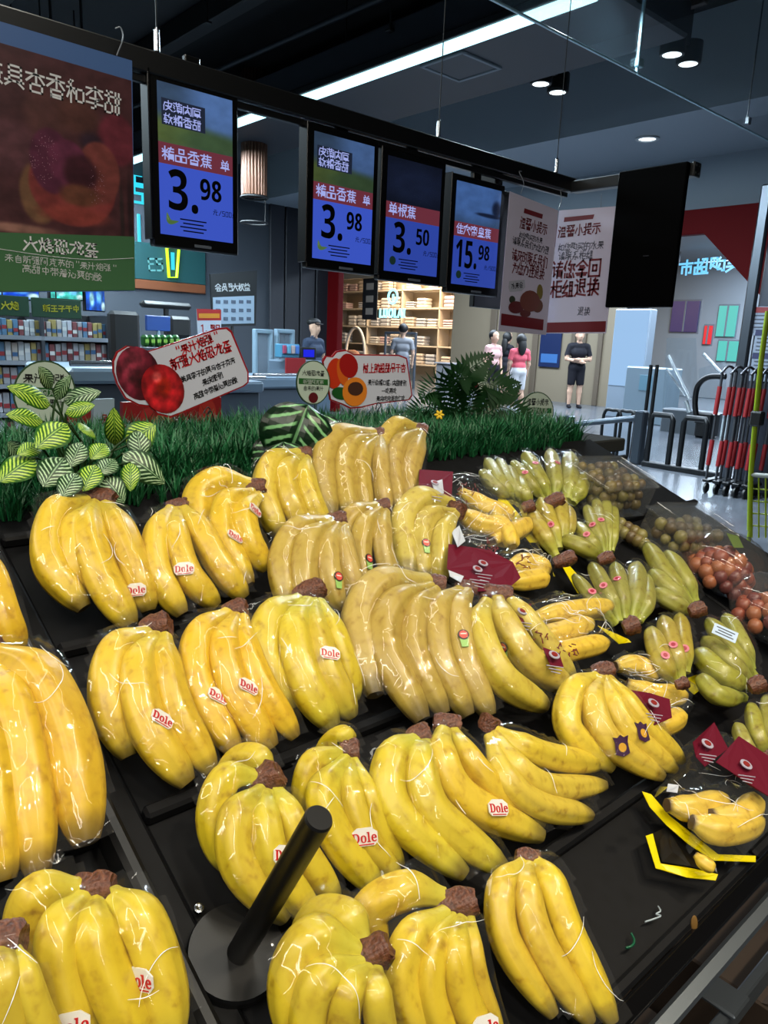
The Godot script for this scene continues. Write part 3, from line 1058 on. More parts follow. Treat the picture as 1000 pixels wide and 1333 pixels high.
func green_hands() -> void:
	# short finger bananas lying with the crown down the slope, so the fingers point up
	var g := Color(0.271, 0.258, 0.040)
	var y := Color(0.385, 0.304, 0.036)
	var arch := [0.03, 0.05, 0.05, 0.04]
	var specs := [
		{"label": "small green finger banana bunch touching the dark turf", "crown": [688, 660, 8, 7], "tone": Color(0.295, 0.289, 0.072), "fruit": [[9, 668, 648, 645, 634, 627, 614], [10, 672, 650, 652, 630, 634, 599], [9, 678, 652, 662, 630, 649, 599], [9, 684, 655, 671, 634, 662, 609], [9, 690, 658, 682, 640, 673, 621]]},
		{"label": "spread green finger banana bunch with pink stickers below the fruit boxes", "crown": [722, 652, 12, 8], "tone": g, "fruit": [[9, 706, 650, 688, 628, 668, 602], [11, 714, 649, 700, 622, 684, 591], [10, 722, 648, 722, 620, 716, 587], [12, 738, 652, 742, 624, 742, 592], [10, 746, 655, 756, 635, 759, 610]], "stickers": [[688, 621, 0, "pink"], [701, 610, 1, "pink"], [727, 610, 2, "pink"]]},
		{"label": "yellowing finger banana bunch beside a yellow taped bag", "crown": [735, 729, 14, 8], "tone": y, "fruit": [[11, 724, 724, 704, 690, 684, 661], [11, 728, 715, 716, 680, 704, 651], [11, 732, 710, 730, 675, 727, 645], [8, 738, 705, 742, 680, 740, 661]], "stickers": [[695, 672, 0, "pink"], [719, 688, 1, "pink"]]},
		{"label": "tightly packed pale green finger banana bunch beside the dark gap", "crown": [789, 727, 10, 7], "tone": Color(0.295, 0.281, 0.048), "fruit": [[11, 780, 726, 758, 712, 733, 702], [9, 783, 724, 768, 704, 750, 682], [9, 787, 722, 775, 690, 764, 660], [9, 789, 721, 782, 685, 776, 651], [9, 792, 720, 790, 685, 789, 651], [8, 796, 718, 798, 690, 799, 661]], "stickers": [[768, 701, 1, "pink"], [774, 690, 2, "pink"], [784, 684, 3, "pink"]]},
		{"label": "film wrapped green finger banana bunch with brown cut crown", "crown": [822, 815, 10, 10], "tone": g, "fruit": [[9, 802, 812, 772, 780, 748, 750], [11, 806, 810, 789, 770, 771, 735], [11, 813, 807, 808, 770, 801, 735], [13, 822, 806, 828, 770, 829, 735], [10, 832, 809, 843, 780, 841, 750]], "stickers": [[774, 774, 0, "pink"], [789, 769, 1, "pink"], [806, 765, 2, "pink"]]},
		{"label": "green finger banana bunch leaning against the loose red fruit bag", "crown": [908, 794, 10, 9], "tone": Color(0.287, 0.274, 0.040), "fruit": [[12, 898, 786, 868, 750, 842, 709], [13, 904, 784, 888, 752, 868, 721], [12, 900, 790, 872, 768, 848, 745], [12, 900, 797, 876, 784, 851, 771]]},
		{"label": "yellow green finger banana bunch of three beside a clear bag", "crown": [888, 890, 8, 7], "tone": y, "fruit": [[14, 878, 888, 860, 858, 848, 820], [13, 887, 886, 876, 845, 864, 805], [11, 893, 876, 890, 840, 885, 801]], "stickers": [[868, 857, 0, "pink"], [879, 848, 1, "pink"], [892, 851, 2, "pink"]]},
		{"label": "green finger banana bunch with a white price tag on its film", "crown": [986, 892, 10, 10], "tone": Color(0.295, 0.281, 0.040), "price": true, "fruit": [[13, 968, 908, 935, 905, 912, 882], [15, 974, 894, 940, 878, 908, 848], [13, 978, 888, 948, 862, 917, 832], [13, 982, 882, 952, 848, 923, 808], [12, 978, 872, 964, 838, 945, 802]], "stickers": [[946, 851, 3, "pink"]]},
		{"label": "green finger banana bunch behind the burgundy labelled bag by the rail", "crown": [1004, 985, 8, 8], "tone": Color(0.312, 0.289, 0.040), "fruit": [[10, 985, 990, 970, 968, 960, 944], [11, 998, 985, 986, 955, 978, 918], [11, 1010, 985, 1004, 950, 998, 908]]},
	]
	for s in specs:
		s.name = "finger_banana_bunch"
		s.group = "finger banana bunches"
		s.arch = arch
		s.green = 0.55
		s.fruit_name = "finger_banana"
		var o := hand(s)
		if s.has("price"):
			var at := sp(944, 824, 0.084)
			var rt := (cam_right * 0.75 - cam_up * 0.62).normalized()
			var nn := (plane_normal + (EYE - at).normalized() * 0.6).normalized()
			rt = (rt - nn * rt.dot(nn)).normalized()
			var b := mb()
			b.box(at, Vector3(0.034, 0.02, 0.0006), 0.0, Basis(rt, nn.cross(rt), nn))
			var tagp := part(o, "price_tag", b, mat("tag_blue_white", Color(0.68, 0.76, 0.86), 0.5), "pale printed price tag")
			var lines := mb()
			for k in 3:
				lines.box(at + nn.cross(rt) * (0.005 - 0.005 * k) + nn * 0.0005, Vector3(0.026 - 0.006 * (k % 2), 0.0016, 0.0003), 0.0, Basis(rt, nn.cross(rt), nn))
			part(tagp, "printed_lines", lines, mat("ink_grey", Color(0.164, 0.167, 0.208), 0.6))


# ---------- the sloping black stand ----------
func stand_box(b: MB, u0: float, u1: float, v0: float, v1: float, h0: float, h1: float, bevel := 0.003) -> void:
	b.box(S((u0 + u1) * 0.5, (v0 + v1) * 0.5, (h0 + h1) * 0.5), Vector3(u1 - u0, v1 - v0, h1 - h0), bevel, Basis(Vector3.RIGHT, plane_up, plane_normal))


func build_stand() -> void:
	var black := mat("tray_black", Color(0.05, 0.054, 0.066), 0.6)
	black.metallic_specular = 0.3
	var speck := noise_texture(0.06, [Color(0.75, 0.75, 0.75), Color(1, 1, 1), Color(1.0, 1.0, 1.0)], [0.0, 0.5, 1.0], 31, 256, 4)
	grain(black, speck, 3.0)
	var dark := mat("stand_frame_black", Color(0.035, 0.037, 0.042), 0.45)
	var gloss := mat("bumper_black", Color(0.03, 0.03, 0.036), 0.2)
	var steel := mat("rail_steel", Color(0.42, 0.45, 0.48), 0.35, 0.85)
	var o := thing("produce_stand", Vector3(0.3, 0.0, -0.75), "long sloping black produce stand holding the bananas", "display stand")
	# body below the trays
	var b := mb()
	stand_box(b, -1.2, 1.66, 0.03, 0.9, -0.05, -0.016)
	part(o, "deck", b, dark)
	b = mb()
	var front := S(0, -0.03, -0.05)
	var back := S(0, 0.84, -0.05)
	b.box(Vector3(0.23, front.y * 0.5 - 0.06, back.z + 0.04), Vector3(2.86, front.y - 0.1, 0.04), 0.004)
	part(o, "back_panel", b, dark)
	for u in [-1.1, 0.3, 1.6]:
		for z in [back.z + 0.08, -0.45]:
			b = mb()
			var top: float = plane_zero.y + (plane_zero.z - z) * tan(SLOPE) - 0.05
			b.box(Vector3(u, top * 0.5, z), Vector3(0.05, top, 0.05), 0.004)
			part(o, "leg", b, dark)
	# tray sheets: one left of the divider, the main one, the empty one and the ones beyond, each a step per row
	var seams := [-1.2, 0.205, 0.80, 1.30, 1.66]
	for k in seams.size() - 1:
		var u0: float = seams[k] + (0.028 if k == 1 else 0.003)
		b = mb()
		stand_box(b, u0, seams[k + 1] - 0.003, 0.026, 0.9, -0.016, -0.003)
		var t := part(o, "tray", b, black)
		for v in [0.15, 0.363, 0.585, 0.79]:
			if k >= 2 and v < 0.5:
				continue
			var lb := mb()
			stand_box(lb, u0, seams[k + 1] - 0.003, v - 0.008, v + 0.006, -0.003, 0.012, 0.003)
			part(t, "ledge", lb, black)
		var lip := mb()
		stand_box(lip, u0, seams[k + 1] - 0.003, 0.022, 0.034, -0.003, 0.008, 0.003)
		part(t, "front_lip", lip, black)
	# divider between the left trays and the main tray, with its narrow flange
	b = mb()
	stand_box(b, 0.192, 0.206, -0.01, 0.83, -0.01, 0.034, 0.004)
	part(o, "divider", b, dark)
	b = mb()
	stand_box(b, 0.209, 0.232, -0.01, 0.83, -0.016, 0.006, 0.003)
	part(o, "divider_flange", b, black)
	b = mb()
	var scr := sp(259, 1182, 0.007)
	b.lathe(scr, plane_normal, [[0.004, -0.003], [0.004, 0.0005], [0.0026, 0.001], [0.0, 0.0004]], 14)
	part(o, "screw", b, mat("bright_metal", Color(0.7, 0.72, 0.75), 0.25, 1.0))
	# bumper and rails on the front edge
	b = mb()
	var prof := PackedVector2Array([Vector2(0.0, -0.04), Vector2(0.0, 0.004), Vector2(-0.003, 0.006), Vector2(-0.011, 0.004), Vector2(-0.015, 0.003), Vector2(-0.017, 0.0), Vector2(-0.017, -0.04)])
	b.slab(prof, S(1.66, 0.021, 0.0), plane_up, plane_normal, 2.86)
	var bm := part(o, "bumper", b, gloss, "glossy black bumper along the front edge")
	b = mb()
	stand_box(b, -1.2, 1.66, 0.0045, 0.0065, 0.0, 0.0025, 0.0008)
	part(bm, "bumper_ridge", b, gloss)
	b = mb()
	stand_box(b, -1.2, 1.66, -0.02, -0.004, -0.03, -0.008, 0.003)
	part(o, "front_rail", b, steel, "bare steel rail")
	var lo_a := ony(930, 1333, 0.6)
	b = mb()
	b.box(Vector3(0.23, lo_a.y - 0.02, lo_a.z), Vector3(2.86, 0.03, 0.012), 0.002)
	part(o, "lower_rail", b, steel, "bare steel lower rail")
	b = mb()
	var br := ony(942, 1284, 0.61)
	b.box(br + Vector3(0, -0.012, 0.0), Vector3(0.04, 0.006, 0.045), 0.002)
	part(o, "bracket", b, steel, "square steel bracket")
	for u in [0.42, 1.1, 1.62]:
		b = mb()
		b.box(Vector3(u, lo_a.y - 0.01, lo_a.z - 0.025), Vector3(0.03, 0.02, 0.05), 0.003)
		part(o, "rail_arm", b, steel)
	b = mb()
	b.box(Vector3(0.23, 0.3, -0.53), Vector3(2.84, 0.03, 1.06), 0.004)
	part(o, "added_dark_shelf", b, dark)  # added dark board standing in for the shade below the rails
	var card := mat("carton_brown", Color(0.2, 0.15, 0.11), 0.8)
	for k in [[0.72, -0.3, 0.16, "plain brown carton on the added lower shelf below the steel bracket"], [1.02, -0.32, 0.2, "larger brown carton on the added lower shelf near the stand's end"]]:
		var cp := Vector3(k[0], 0.316, k[1])
		var ct := thing("storage_carton", cp, k[3], "carton", "cartons on the lower shelf")
		b = mb()
		b.box(cp + Vector3(0, k[2] * 0.4, 0), Vector3(k[2] * 1.2, k[2] * 0.8, k[2]), 0.003)
		part(ct, "body", b, card)
		for s in [-1.0, 1.0]:
			b = mb()
			b.box(cp + Vector3(0, k[2] * 0.8 + 0.012, s * k[2] * 0.52), Vector3(k[2] * 1.18, 0.003, k[2] * 0.3), 0.0, Basis(Vector3.RIGHT, -0.5 * s))
			part(ct, "flap", b, card)
	# round foot and slanting post that carries the bag roll
	var foot := sp(306, 1244, 0.006)
	var post := thing("bag_roll_post", foot, "black round post on a flat disc foot beside the divider", "post")
	var satin := mat("post_black", Color(0.022, 0.023, 0.026), 0.4)
	b = mb()
	b.lathe(foot, plane_normal, [[0.0, 0.0], [metres(64, foot), 0.0], [metres(64, foot), 0.006], [metres(62, foot), 0.009], [0.0, 0.009]], 40)
	part(post, "foot_disc", b, mat("disc_black", Color(0.06, 0.063, 0.07), 0.35))
	var p0 := sp(312, 1240, 0.014)
	var top := p0 + plane_normal * 0.16
	# the post stands square on the disc; its length is set by where its end shows
	var best := 1e9
	for k in 60:
		var q: Vector3 = p0 + (plane_normal * 1.0).normalized() * (0.05 + 0.004 * k)
		var d := ray_px(q).distance_to(Vector2(418, 1066))
		if d < best:
			best = d
			top = q
	# lean the post so that the end lies on the line of sight through its cap
	var sight := (ray(416, 1064)).normalized()
	top = EYE + sight * (top - EYE).dot(sight)
	b = mb()
	var pr := metres(22, top) * 0.9
	var ax := (top - p0).normalized()
	b.lathe(p0, ax, [[0.0, -0.004], [pr, -0.004], [pr, (top - p0).length() - 0.002], [pr * 0.9, (top - p0).length()], [0.0, (top - p0).length()]], 28)
	part(post, "shaft", b, satin)
	# little scraps lying in the empty tray
	b = mb()
	b.tube(curve([sp(822, 1215, 0.004), sp(826, 1224, 0.005), sp(823, 1231, 0.005), sp(815, 1234, 0.004)], 8), filled(9, 0.0012), 6)
	solid("plastic_scrap", b, mat("scrap_green", Color(0.02, 0.3, 0.2), 0.4), sp(822, 1225), "tiny curved green plastic scrap in the empty tray", "scrap")
	b = mb()
	b.tube(curve([sp(857, 1180, 0.003), sp(860, 1186, 0.008), sp(854, 1190, 0.005), sp(861, 1192, 0.009), sp(852, 1196, 0.004), sp(840, 1200, 0.003)], 14), filled(15, 0.0009), 5)
	solid("film_scrap", b, mat("scrap_white", Color(0.6, 0.65, 0.68), 0.2), sp(855, 1190), "crumpled thread of clear film in the empty tray", "scrap")
	b = mb()
	b.ellipsoid(sp(904, 1202, 0.009), Vector3(0.0035, 0.008, 0.0012), Basis(cam_right, (cam_up + cam_right * 0.5).normalized(), plane_normal).orthonormalized(), 10, 6)
	solid("dry_peel_scrap", b, mat("scrap_tan", Color(0.42, 0.3, 0.1), 0.7), sp(904, 1202), "dry tan flake stuck on the bumper", "scrap")


func ray_px(p: Vector3) -> Vector2:
	var d := p - EYE
	var z := d.dot(cam_forward)
	return Vector2(500.0 + FOCAL * d.dot(cam_right) / z, 666.5 - FOCAL * d.dot(cam_up) / z)


func filled(n: int, r: float) -> PackedFloat32Array:
	var a := PackedFloat32Array()
	a.resize(n)
	a.fill(r)
	return a


# ---------- bagged bananas and boxed fruit ----------
func bag(spec: Dictionary) -> Node3D:
	var foot := sp(spec.at[0], spec.at[1], 0.0)
	var o := thing("banana_bag", foot, spec.label, "bananas", "clear bags of bananas with burgundy labels")
	var lift: float = spec.get("lift", 0.0)
	var paths := []
	var rads := []
	var k := 0
	for fr in spec.fruit:
		var pts := []
		for i in (fr.size() - 1) / 2:
			pts.append(sp(fr[1 + 2 * i], fr[2 + 2 * i], 0.03 + lift + 0.004 * (k % 3)))
		var r := metres(fr[0], pts[0])
		var path := curve(pts, 14)
		part(o, "banana", banana_tube(path, r, Color(0.68, 0.47, 0.05), 0.12, 0.8, k, true), M.banana_peel)
		paths.append(path)
		rads.append(r)
		k += 1
	# the bag itself
	var poly := PackedVector2Array()
	var lo := Vector2(1e9, 1e9)
	var hi := Vector2(-1e9, -1e9)
	for i in spec.outline.size() / 2:
		var p := sp(spec.outline[2 * i], spec.outline[2 * i + 1], 0.03 + lift)
		var q := Vector2(p.x, (p - plane_zero).dot(plane_up))
		poly.append(q)
		lo = lo.min(q)
		hi = hi.max(q)
	var step := 0.007
	var nx := int((hi.x - lo.x) / step) + 3
	var ny := int((hi.y - lo.y) / step) + 3
	var noise := FastNoiseLite.new()
	noise.seed = int(spec.at[0])
	noise.frequency = 22.0
	noise.fractal_type = FastNoiseLite.FRACTAL_RIDGED
	noise.fractal_octaves = 3
	var P := []
	var inside := PackedByteArray()
	inside.resize(nx * ny)
	for jy in ny:
		for jx in nx:
			var q := lo + Vector2(jx - 1, jy - 1) * step
			var d := 1e9
			for i in poly.size():
				d = minf(d, q.distance_to(Geometry2D.get_closest_point_to_segment(q, poly[i], poly[(i + 1) % poly.size()])))
			var inn := Geometry2D.is_point_in_polygon(q, poly)
			inside[jy * nx + jx] = 1 if inn else 0
			var h := 0.012 + lift + (0.032 * (1.0 - exp(-d / 0.022)) if inn else 0.0)
			for f in paths.size():
				for p in paths[f]:
					var e := Vector2(p.x, (p - plane_zero).dot(plane_up)).distance_squared_to(q)
					var rr: float = rads[f] * 1.1 + 0.002
					if e < rr * rr:
						h = maxf(h, (p - plane_zero).dot(plane_normal) + sqrt(rr * rr - e) + 0.001)
			P.append(S(q.x, q.y, h + noise.get_noise_2d(q.x, q.y) * 0.006))
	var b := mb()
	var N := func(i: int) -> Vector3:
		var nn: Vector3 = (P[mini(i + 1, P.size() - 1)] - P[maxi(i - 1, 0)]).cross(P[mini(i + nx, P.size() - 1)] - P[maxi(i - nx, 0)])
		nn = nn.normalized()
		return nn if nn.dot(plane_normal) > 0 else -nn
	for jy in ny - 1:
		for jx in nx - 1:
			var a := jy * nx + jx
			if inside[a] + inside[a + 1] + inside[a + nx] + inside[a + nx + 1] >= 3:
				b.tri(P[a], P[a + 1], P[a + nx + 1], N.call(a), N.call(a + 1), N.call(a + nx + 1))
				b.tri(P[a], P[a + nx + 1], P[a + nx], N.call(a), N.call(a + nx + 1), N.call(a + nx))
	var fp := part(o, "clear_bag", b, M.clear_bag, "crinkled clear plastic bag")
	var HH := PackedFloat32Array()
	for i in inside.size():
		HH.append(1.0 if inside[i] else -1.0)
	glint_creases(fp, PackedVector3Array(P), HH, nx, ny, 9)
	for l in spec.get("labels", []):
		var pan := crumpled(l, 0.068 + lift, 0.0025)
		var lp := part(o, "label_panel", pan, mat("burgundy_print", Color(0.36, 0.05, 0.13), 0.65), "burgundy printed panel")
		if l.size() >= 8:
			# pale oval emblem with fine lines under it
			var c := Vector2.ZERO
			for i in l.size() / 2:
				c += Vector2(l[2 * i], l[2 * i + 1])
			c /= l.size() / 2.0
			var em := mb()
			var at := sp(c.x, c.y - 4, 0.074 + lift)
			em.lathe(at, plane_normal, [[0.0068, 0.0], [0.007, 0.0012], [0.0, 0.0016]], 16)
			var ep := part(lp, "emblem", em, mat("label_pale", Color(0.62, 0.6, 0.66), 0.4))
			var core := mb()
			core.lathe(at, plane_normal, [[0.004, 0.0012], [0.004, 0.0022], [0.0, 0.0022]], 10)
			ep.set_meta("label", "pale oval emblem")
			part(lp, "emblem_core", core, mat("emblem_red", Color(0.5, 0.12, 0.1), 0.4))
			var fine := mb()
			for i in 3:
				var lp0 := sp(c.x - 10 + 3 * i, c.y + 9 + 4 * i, 0.075 + lift)
				var lp1 := sp(c.x + 12 - 2 * i, c.y + 12 + 4 * i, 0.075 + lift)
				fine.rod(lp0, lp1, 0.0007, 4)
			part(lp, "printed_lines", fine, mat("label_pale", Color(0.62, 0.6, 0.66), 0.4))
	if M.has("burgundy_print"):
		M.burgundy_print.metallic_specular = 0.25
	for l in spec.get("strips", []):
		part(o, "yellow_strip", crumpled(l, 0.012 + lift, 0.002), mat("yellow_print", Color(0.86, 0.79, 0.02), 0.3), "bright yellow printed strip")
	for l in spec.get("dark", []):
		part(o, "dark_panel", crumpled(l, 0.008 + lift, 0.002), mat("bag_dark", Color(0.05, 0.045, 0.04), 0.3), "dark printed bag end")
	for l in spec.get("white", []):
		part(o, "white_print", crumpled(l, 0.072 + lift, 0.002), mat("label_white", Color(0.7, 0.72, 0.76), 0.4), "white printed patch")
	for l in spec.get("ink", []):
		# brown brand lettering printed on the clear bag, as scattered strokes
		var ib := mb()
		for i in 14:
			var c2 := Vector2(l[0] + rng.randf_range(-l[2], l[2]), l[1] + rng.randf_range(-l[3], l[3]))
			var a2 := rng.randf_range(0, PI)
			var dd := Vector2(cos(a2), sin(a2)) * rng.randf_range(1.5, 4.0)
			ib.rod(sp(c2.x - dd.x, c2.y - dd.y, 0.064 + lift), sp(c2.x + dd.x, c2.y + dd.y, 0.064 + lift), 0.0008, 4)
		part(o, "bag_print", ib, mat("bag_ink", Color(0.4, 0.1, 0.09), 0.5), "fine red brown print")
	return o


func crumpled(px_list: Array, h: float, wave: float) -> MB:
	# a creased sheet: the outline cut into triangles, each bent up or down at its middle
	var flat_poly := PackedVector2Array()
	var pts := []
	for i in px_list.size() / 2:
		flat_poly.append(Vector2(px_list[2 * i], px_list[2 * i + 1]))
		pts.append(sp(px_list[2 * i], px_list[2 * i + 1], h + rng.randf_range(-wave, wave)))
	var idx := Geometry2D.triangulate_polygon(flat_poly)
	var b := mb()
	for i in range(0, idx.size(), 3):
		var a: Vector3 = pts[idx[i]]
		var d: Vector3 = pts[idx[i + 1]]
		var e: Vector3 = pts[idx[i + 2]]
		var c := (a + d + e) / 3.0 + plane_normal * rng.randf_range(-wave, wave) * 0.7
		for t in [[a, d, c], [d, e, c], [e, a, c]]:
			b.flat(t[0], t[1], t[2], plane_normal)
			b.flat(t[0] - plane_normal * 0.0006, t[1] - plane_normal * 0.0006, t[2] - plane_normal * 0.0006, -plane_normal)
	return b


func all_bags() -> void:
	bag({"at": [620, 650], "label": "clear banana bag with burgundy top beside the tallest dull hand", "lift": 0.02,
		"outline": [546, 612, 600, 608, 640, 622, 688, 650, 690, 690, 640, 705, 590, 690, 560, 660],
		"fruit": [[14, 600, 640, 630, 660, 668, 672], [14, 592, 665, 625, 682, 665, 690], [11, 640, 668, 660, 690, 668, 712]],
		"labels": [[546, 611, 590, 614, 588, 646, 562, 652, 545, 640]], "white": [[562, 628, 576, 624, 578, 642, 568, 644]], "ink": [[612, 642, 16, 12]],
		"strips": [[648, 648, 655, 645, 702, 700, 700, 706, 690, 706, 650, 658]]})
	bag({"at": [640, 740], "label": "clear banana bag with crumpled burgundy label and pale emblem", "lift": 0.015,
		"outline": [582, 690, 640, 672, 700, 690, 728, 740, 700, 768, 650, 772, 600, 768, 580, 730],
		"fruit": [[14, 640, 705, 665, 695, 690, 680], [16, 660, 740, 690, 735, 716, 745], [14, 655, 760, 690, 755, 712, 752]],
		"labels": [[584, 708, 612, 712, 638, 716, 668, 732, 678, 752, 664, 764, 630, 758, 604, 756, 582, 740], [596, 722, 618, 718, 640, 740, 650, 768, 622, 770, 604, 752]],
		"white": [[588, 692, 598, 684, 606, 704, 596, 712], [584, 742, 604, 750, 600, 758, 586, 750]], "ink": [[636, 710, 12, 8], [682, 732, 10, 8]],
		"strips": [[726, 726, 734, 728, 768, 766, 766, 774, 752, 772]]})
	bag({"at": [740, 800], "label": "clear banana bag with yellow corner strips beside the finger bananas", "lift": 0.015,
		"outline": [668, 780, 720, 760, 770, 775, 800, 800, 815, 830, 770, 850, 720, 870, 690, 850, 670, 810],
		"fruit": [[15, 690, 806, 740, 796, 796, 788], [15, 690, 832, 730, 824, 770, 810], [15, 700, 856, 745, 846, 790, 836]],
		"labels": [[668, 790, 692, 786, 686, 808, 674, 816], [706, 842, 728, 850, 734, 868, 718, 868]],
		"strips": [[774, 778, 798, 784, 796, 790, 772, 786], [774, 796, 792, 796, 788, 808, 768, 806], [778, 814, 818, 832, 822, 836, 806, 838]], "ink": [[702, 826, 14, 8], [740, 846, 14, 10]]})
	bag({"at": [850, 920], "label": "clear banana bag with square burgundy label behind the purple stickered hand", "lift": 0.0,
		"outline": [790, 862, 840, 852, 890, 880, 905, 905, 890, 945, 860, 962, 820, 930],
		"fruit": [[14, 800, 868, 830, 866, 858, 882], [15, 815, 890, 850, 905, 892, 905], [15, 845, 945, 868, 942, 888, 930]],
		"labels": [[821, 898, 846, 902, 872, 910, 875, 934, 852, 944, 838, 930]], "strips": [[896, 882, 908, 878, 914, 896, 904, 904, 897, 898]]})
	bag({"at": [930, 1050], "label": "clear banana bag with two burgundy labels and yellow strips by the rail", "lift": 0.005,
		"outline": [868, 1000, 900, 955, 930, 938, 965, 955, 1005, 975, 1010, 1060, 985, 1112, 930, 1112, 880, 1080, 850, 1040],
		"fruit": [[17, 868, 1048, 905, 1052, 945, 1040], [19, 900, 1070, 940, 1082, 990, 1068], [18, 925, 1062, 965, 1062, 985, 1040], [9, 905, 1112, 918, 1124, 930, 1130]],
		"labels": [[902, 966, 930, 940, 948, 974, 918, 998, 906, 985], [932, 992, 962, 958, 1004, 986, 1006, 1040, 975, 1020, 948, 1002]],
		"strips": [[836, 1030, 848, 1034, 872, 1062, 905, 1088, 935, 1112, 984, 1114, 984, 1122, 930, 1120, 898, 1100, 868, 1074, 846, 1050], [841, 1088, 850, 1085, 860, 1124, 900, 1130, 935, 1138, 932, 1146, 894, 1142, 854, 1130]], "dark": [[850, 1085, 868, 1076, 898, 1102, 930, 1120, 934, 1136, 900, 1128, 862, 1122]], "white": [[870, 1020, 884, 1022, 882, 1032, 868, 1030]]})


func fruit_box(spec: Dictionary) -> void:
	# clear lidded punnet set on the stand, filled with small round fruit
	var yaw: float = deg_to_rad(spec.yaw)
	var bx := Vector3(cos(yaw), 0, -sin(yaw))
	var base: Vector3 = sp(spec.at[0], spec.at[1], 0.012)
	var rx := bx
	var up := plane_normal.lerp(Vector3.UP, 0.15).normalized()
	rx = (rx - up * rx.dot(up)).normalized()
	var rz := rx.cross(up)
	var sz: Vector3 = spec.size
	var o := thing("fruit_punnet", base, spec.label, "fruit box", "clear lidded fruit punnets")
	var bas := Basis(rx, up, rz)
	var t := 0.0012
	var b := mb()
	b.box(base + up * t, Vector3(sz.x, t, sz.z), 0.0, bas)
	b.box(base + up * sz.y * 0.4 + rx * sz.x * 0.5, Vector3(t, sz.y * 0.8, sz.z), 0.0, bas)
	b.box(base + up * sz.y * 0.4 - rx * sz.x * 0.5, Vector3(t, sz.y * 0.8, sz.z), 0.0, bas)
	b.box(base + up * sz.y * 0.4 + rz * sz.z * 0.5, Vector3(sz.x, sz.y * 0.8, t), 0.0, bas)
	b.box(base + up * sz.y * 0.4 - rz * sz.z * 0.5, Vector3(sz.x, sz.y * 0.8, t), 0.0, bas)
	part(o, "tub", b, clear("punnet_plastic", Color(0.9, 0.93, 0.95), 0.015, 0.05), "clear plastic tub")
	b = mb()
	b.box(base + up * sz.y * 0.81, Vector3(sz.x + 0.012, 0.004, sz.z + 0.012), 0.001, bas)
	b.box(base + up * sz.y, Vector3(sz.x * 0.9, 0.003, sz.z * 0.9), 0.001, bas)
	for s in [-1.0, 1.0]:
		b.quad(base + up * sz.y * 0.82 + rx * s * sz.x * 0.5 - rz * sz.z * 0.5, base + up * sz.y * 0.82 + rx * s * sz.x * 0.5 + rz * sz.z * 0.5, base + up * sz.y + rx * s * sz.x * 0.45 + rz * sz.z * 0.45, base + up * sz.y + rx * s * sz.x * 0.45 - rz * sz.z * 0.45, rx * s)
		b.quad(base + up * sz.y * 0.82 + rz * s * sz.z * 0.5 - rx * sz.x * 0.5, base + up * sz.y * 0.82 + rz * s * sz.z * 0.5 + rx * sz.x * 0.5, base + up * sz.y + rz * s * sz.z * 0.45 + rx * sz.x * 0.45, base + up * sz.y + rz * s * sz.z * 0.45 - rx * sz.x * 0.45, rz * s)
	part(o, "lid", b, M.punnet_plastic, "clear plastic lid")
	var r := 0.0125
	var nxx := int((sz.x - 0.006) / (r * 2.05))
	var nzz := int((sz.z - 0.006) / (r * 2.05))
	var nyy := int(sz.y * 0.82 / (r * 1.75))
	for iy in nyy:
		for ix in nxx:
			for iz in nzz:
				if ix > 0 and ix < nxx - 1 and iz > 0 and iz < nzz - 1 and iy < nyy - 1:
					continue   # the heart of the box cannot be seen
				var p := base + rx * ((ix - (nxx - 1) * 0.5) * r * 2.05 + rng.randf_range(-0.004, 0.004)) + rz * ((iz - (nzz - 1) * 0.5) * r * 2.05 + rng.randf_range(-0.004, 0.004)) + up * (0.005 + r + iy * r * 1.75 + rng.randf_range(0.0, 0.004))
				round_fruit(p, r * rng.randf_range(0.78, 1.06), spec.fruit, spec.fruit_label, spec.fruit_group)


var fruit_mesh: ArrayMesh


func round_fruit(p: Vector3, r: float, kind: String, label: String, group: String) -> void:
	if fruit_mesh == null:
		var b := mb()
		b.ellipsoid(Vector3.ZERO, Vector3(1, 1.0, 1), Basis(), 12, 8)
		b.lathe(Vector3(0, 0.96, 0), Vector3.UP, [[0.12, 0.0], [0.1, 0.14], [0.0, 0.15]], 6)
		fruit_mesh = b.mesh(Vector3.ZERO)
	var o := MeshInstance3D.new()
	o.name = numbered(kind)
	o.mesh = fruit_mesh
	var shade: int = rng.randi() % 3
	var tones := {"longan": [Color(0.16, 0.12, 0.035), Color(0.21, 0.18, 0.05), Color(0.11, 0.075, 0.03)], "jujube": [Color(0.22, 0.05, 0.025), Color(0.3, 0.1, 0.04), Color(0.13, 0.03, 0.025)]}
	o.material_override = mat("%s_skin_%d" % [kind, shade], tones[kind][shade].linear_to_srgb(), 0.35)
	add_child(o)
	var a := Basis.from_euler(Vector3(rng.randf_range(-1.2, 1.2), rng.randf_range(0, TAU), rng.randf_range(-1.2, 1.2)))
	o.transform = Transform3D(a.scaled(Vector3(r, r * 1.08, r)), p)
	tag(o, label, "fruit", group)


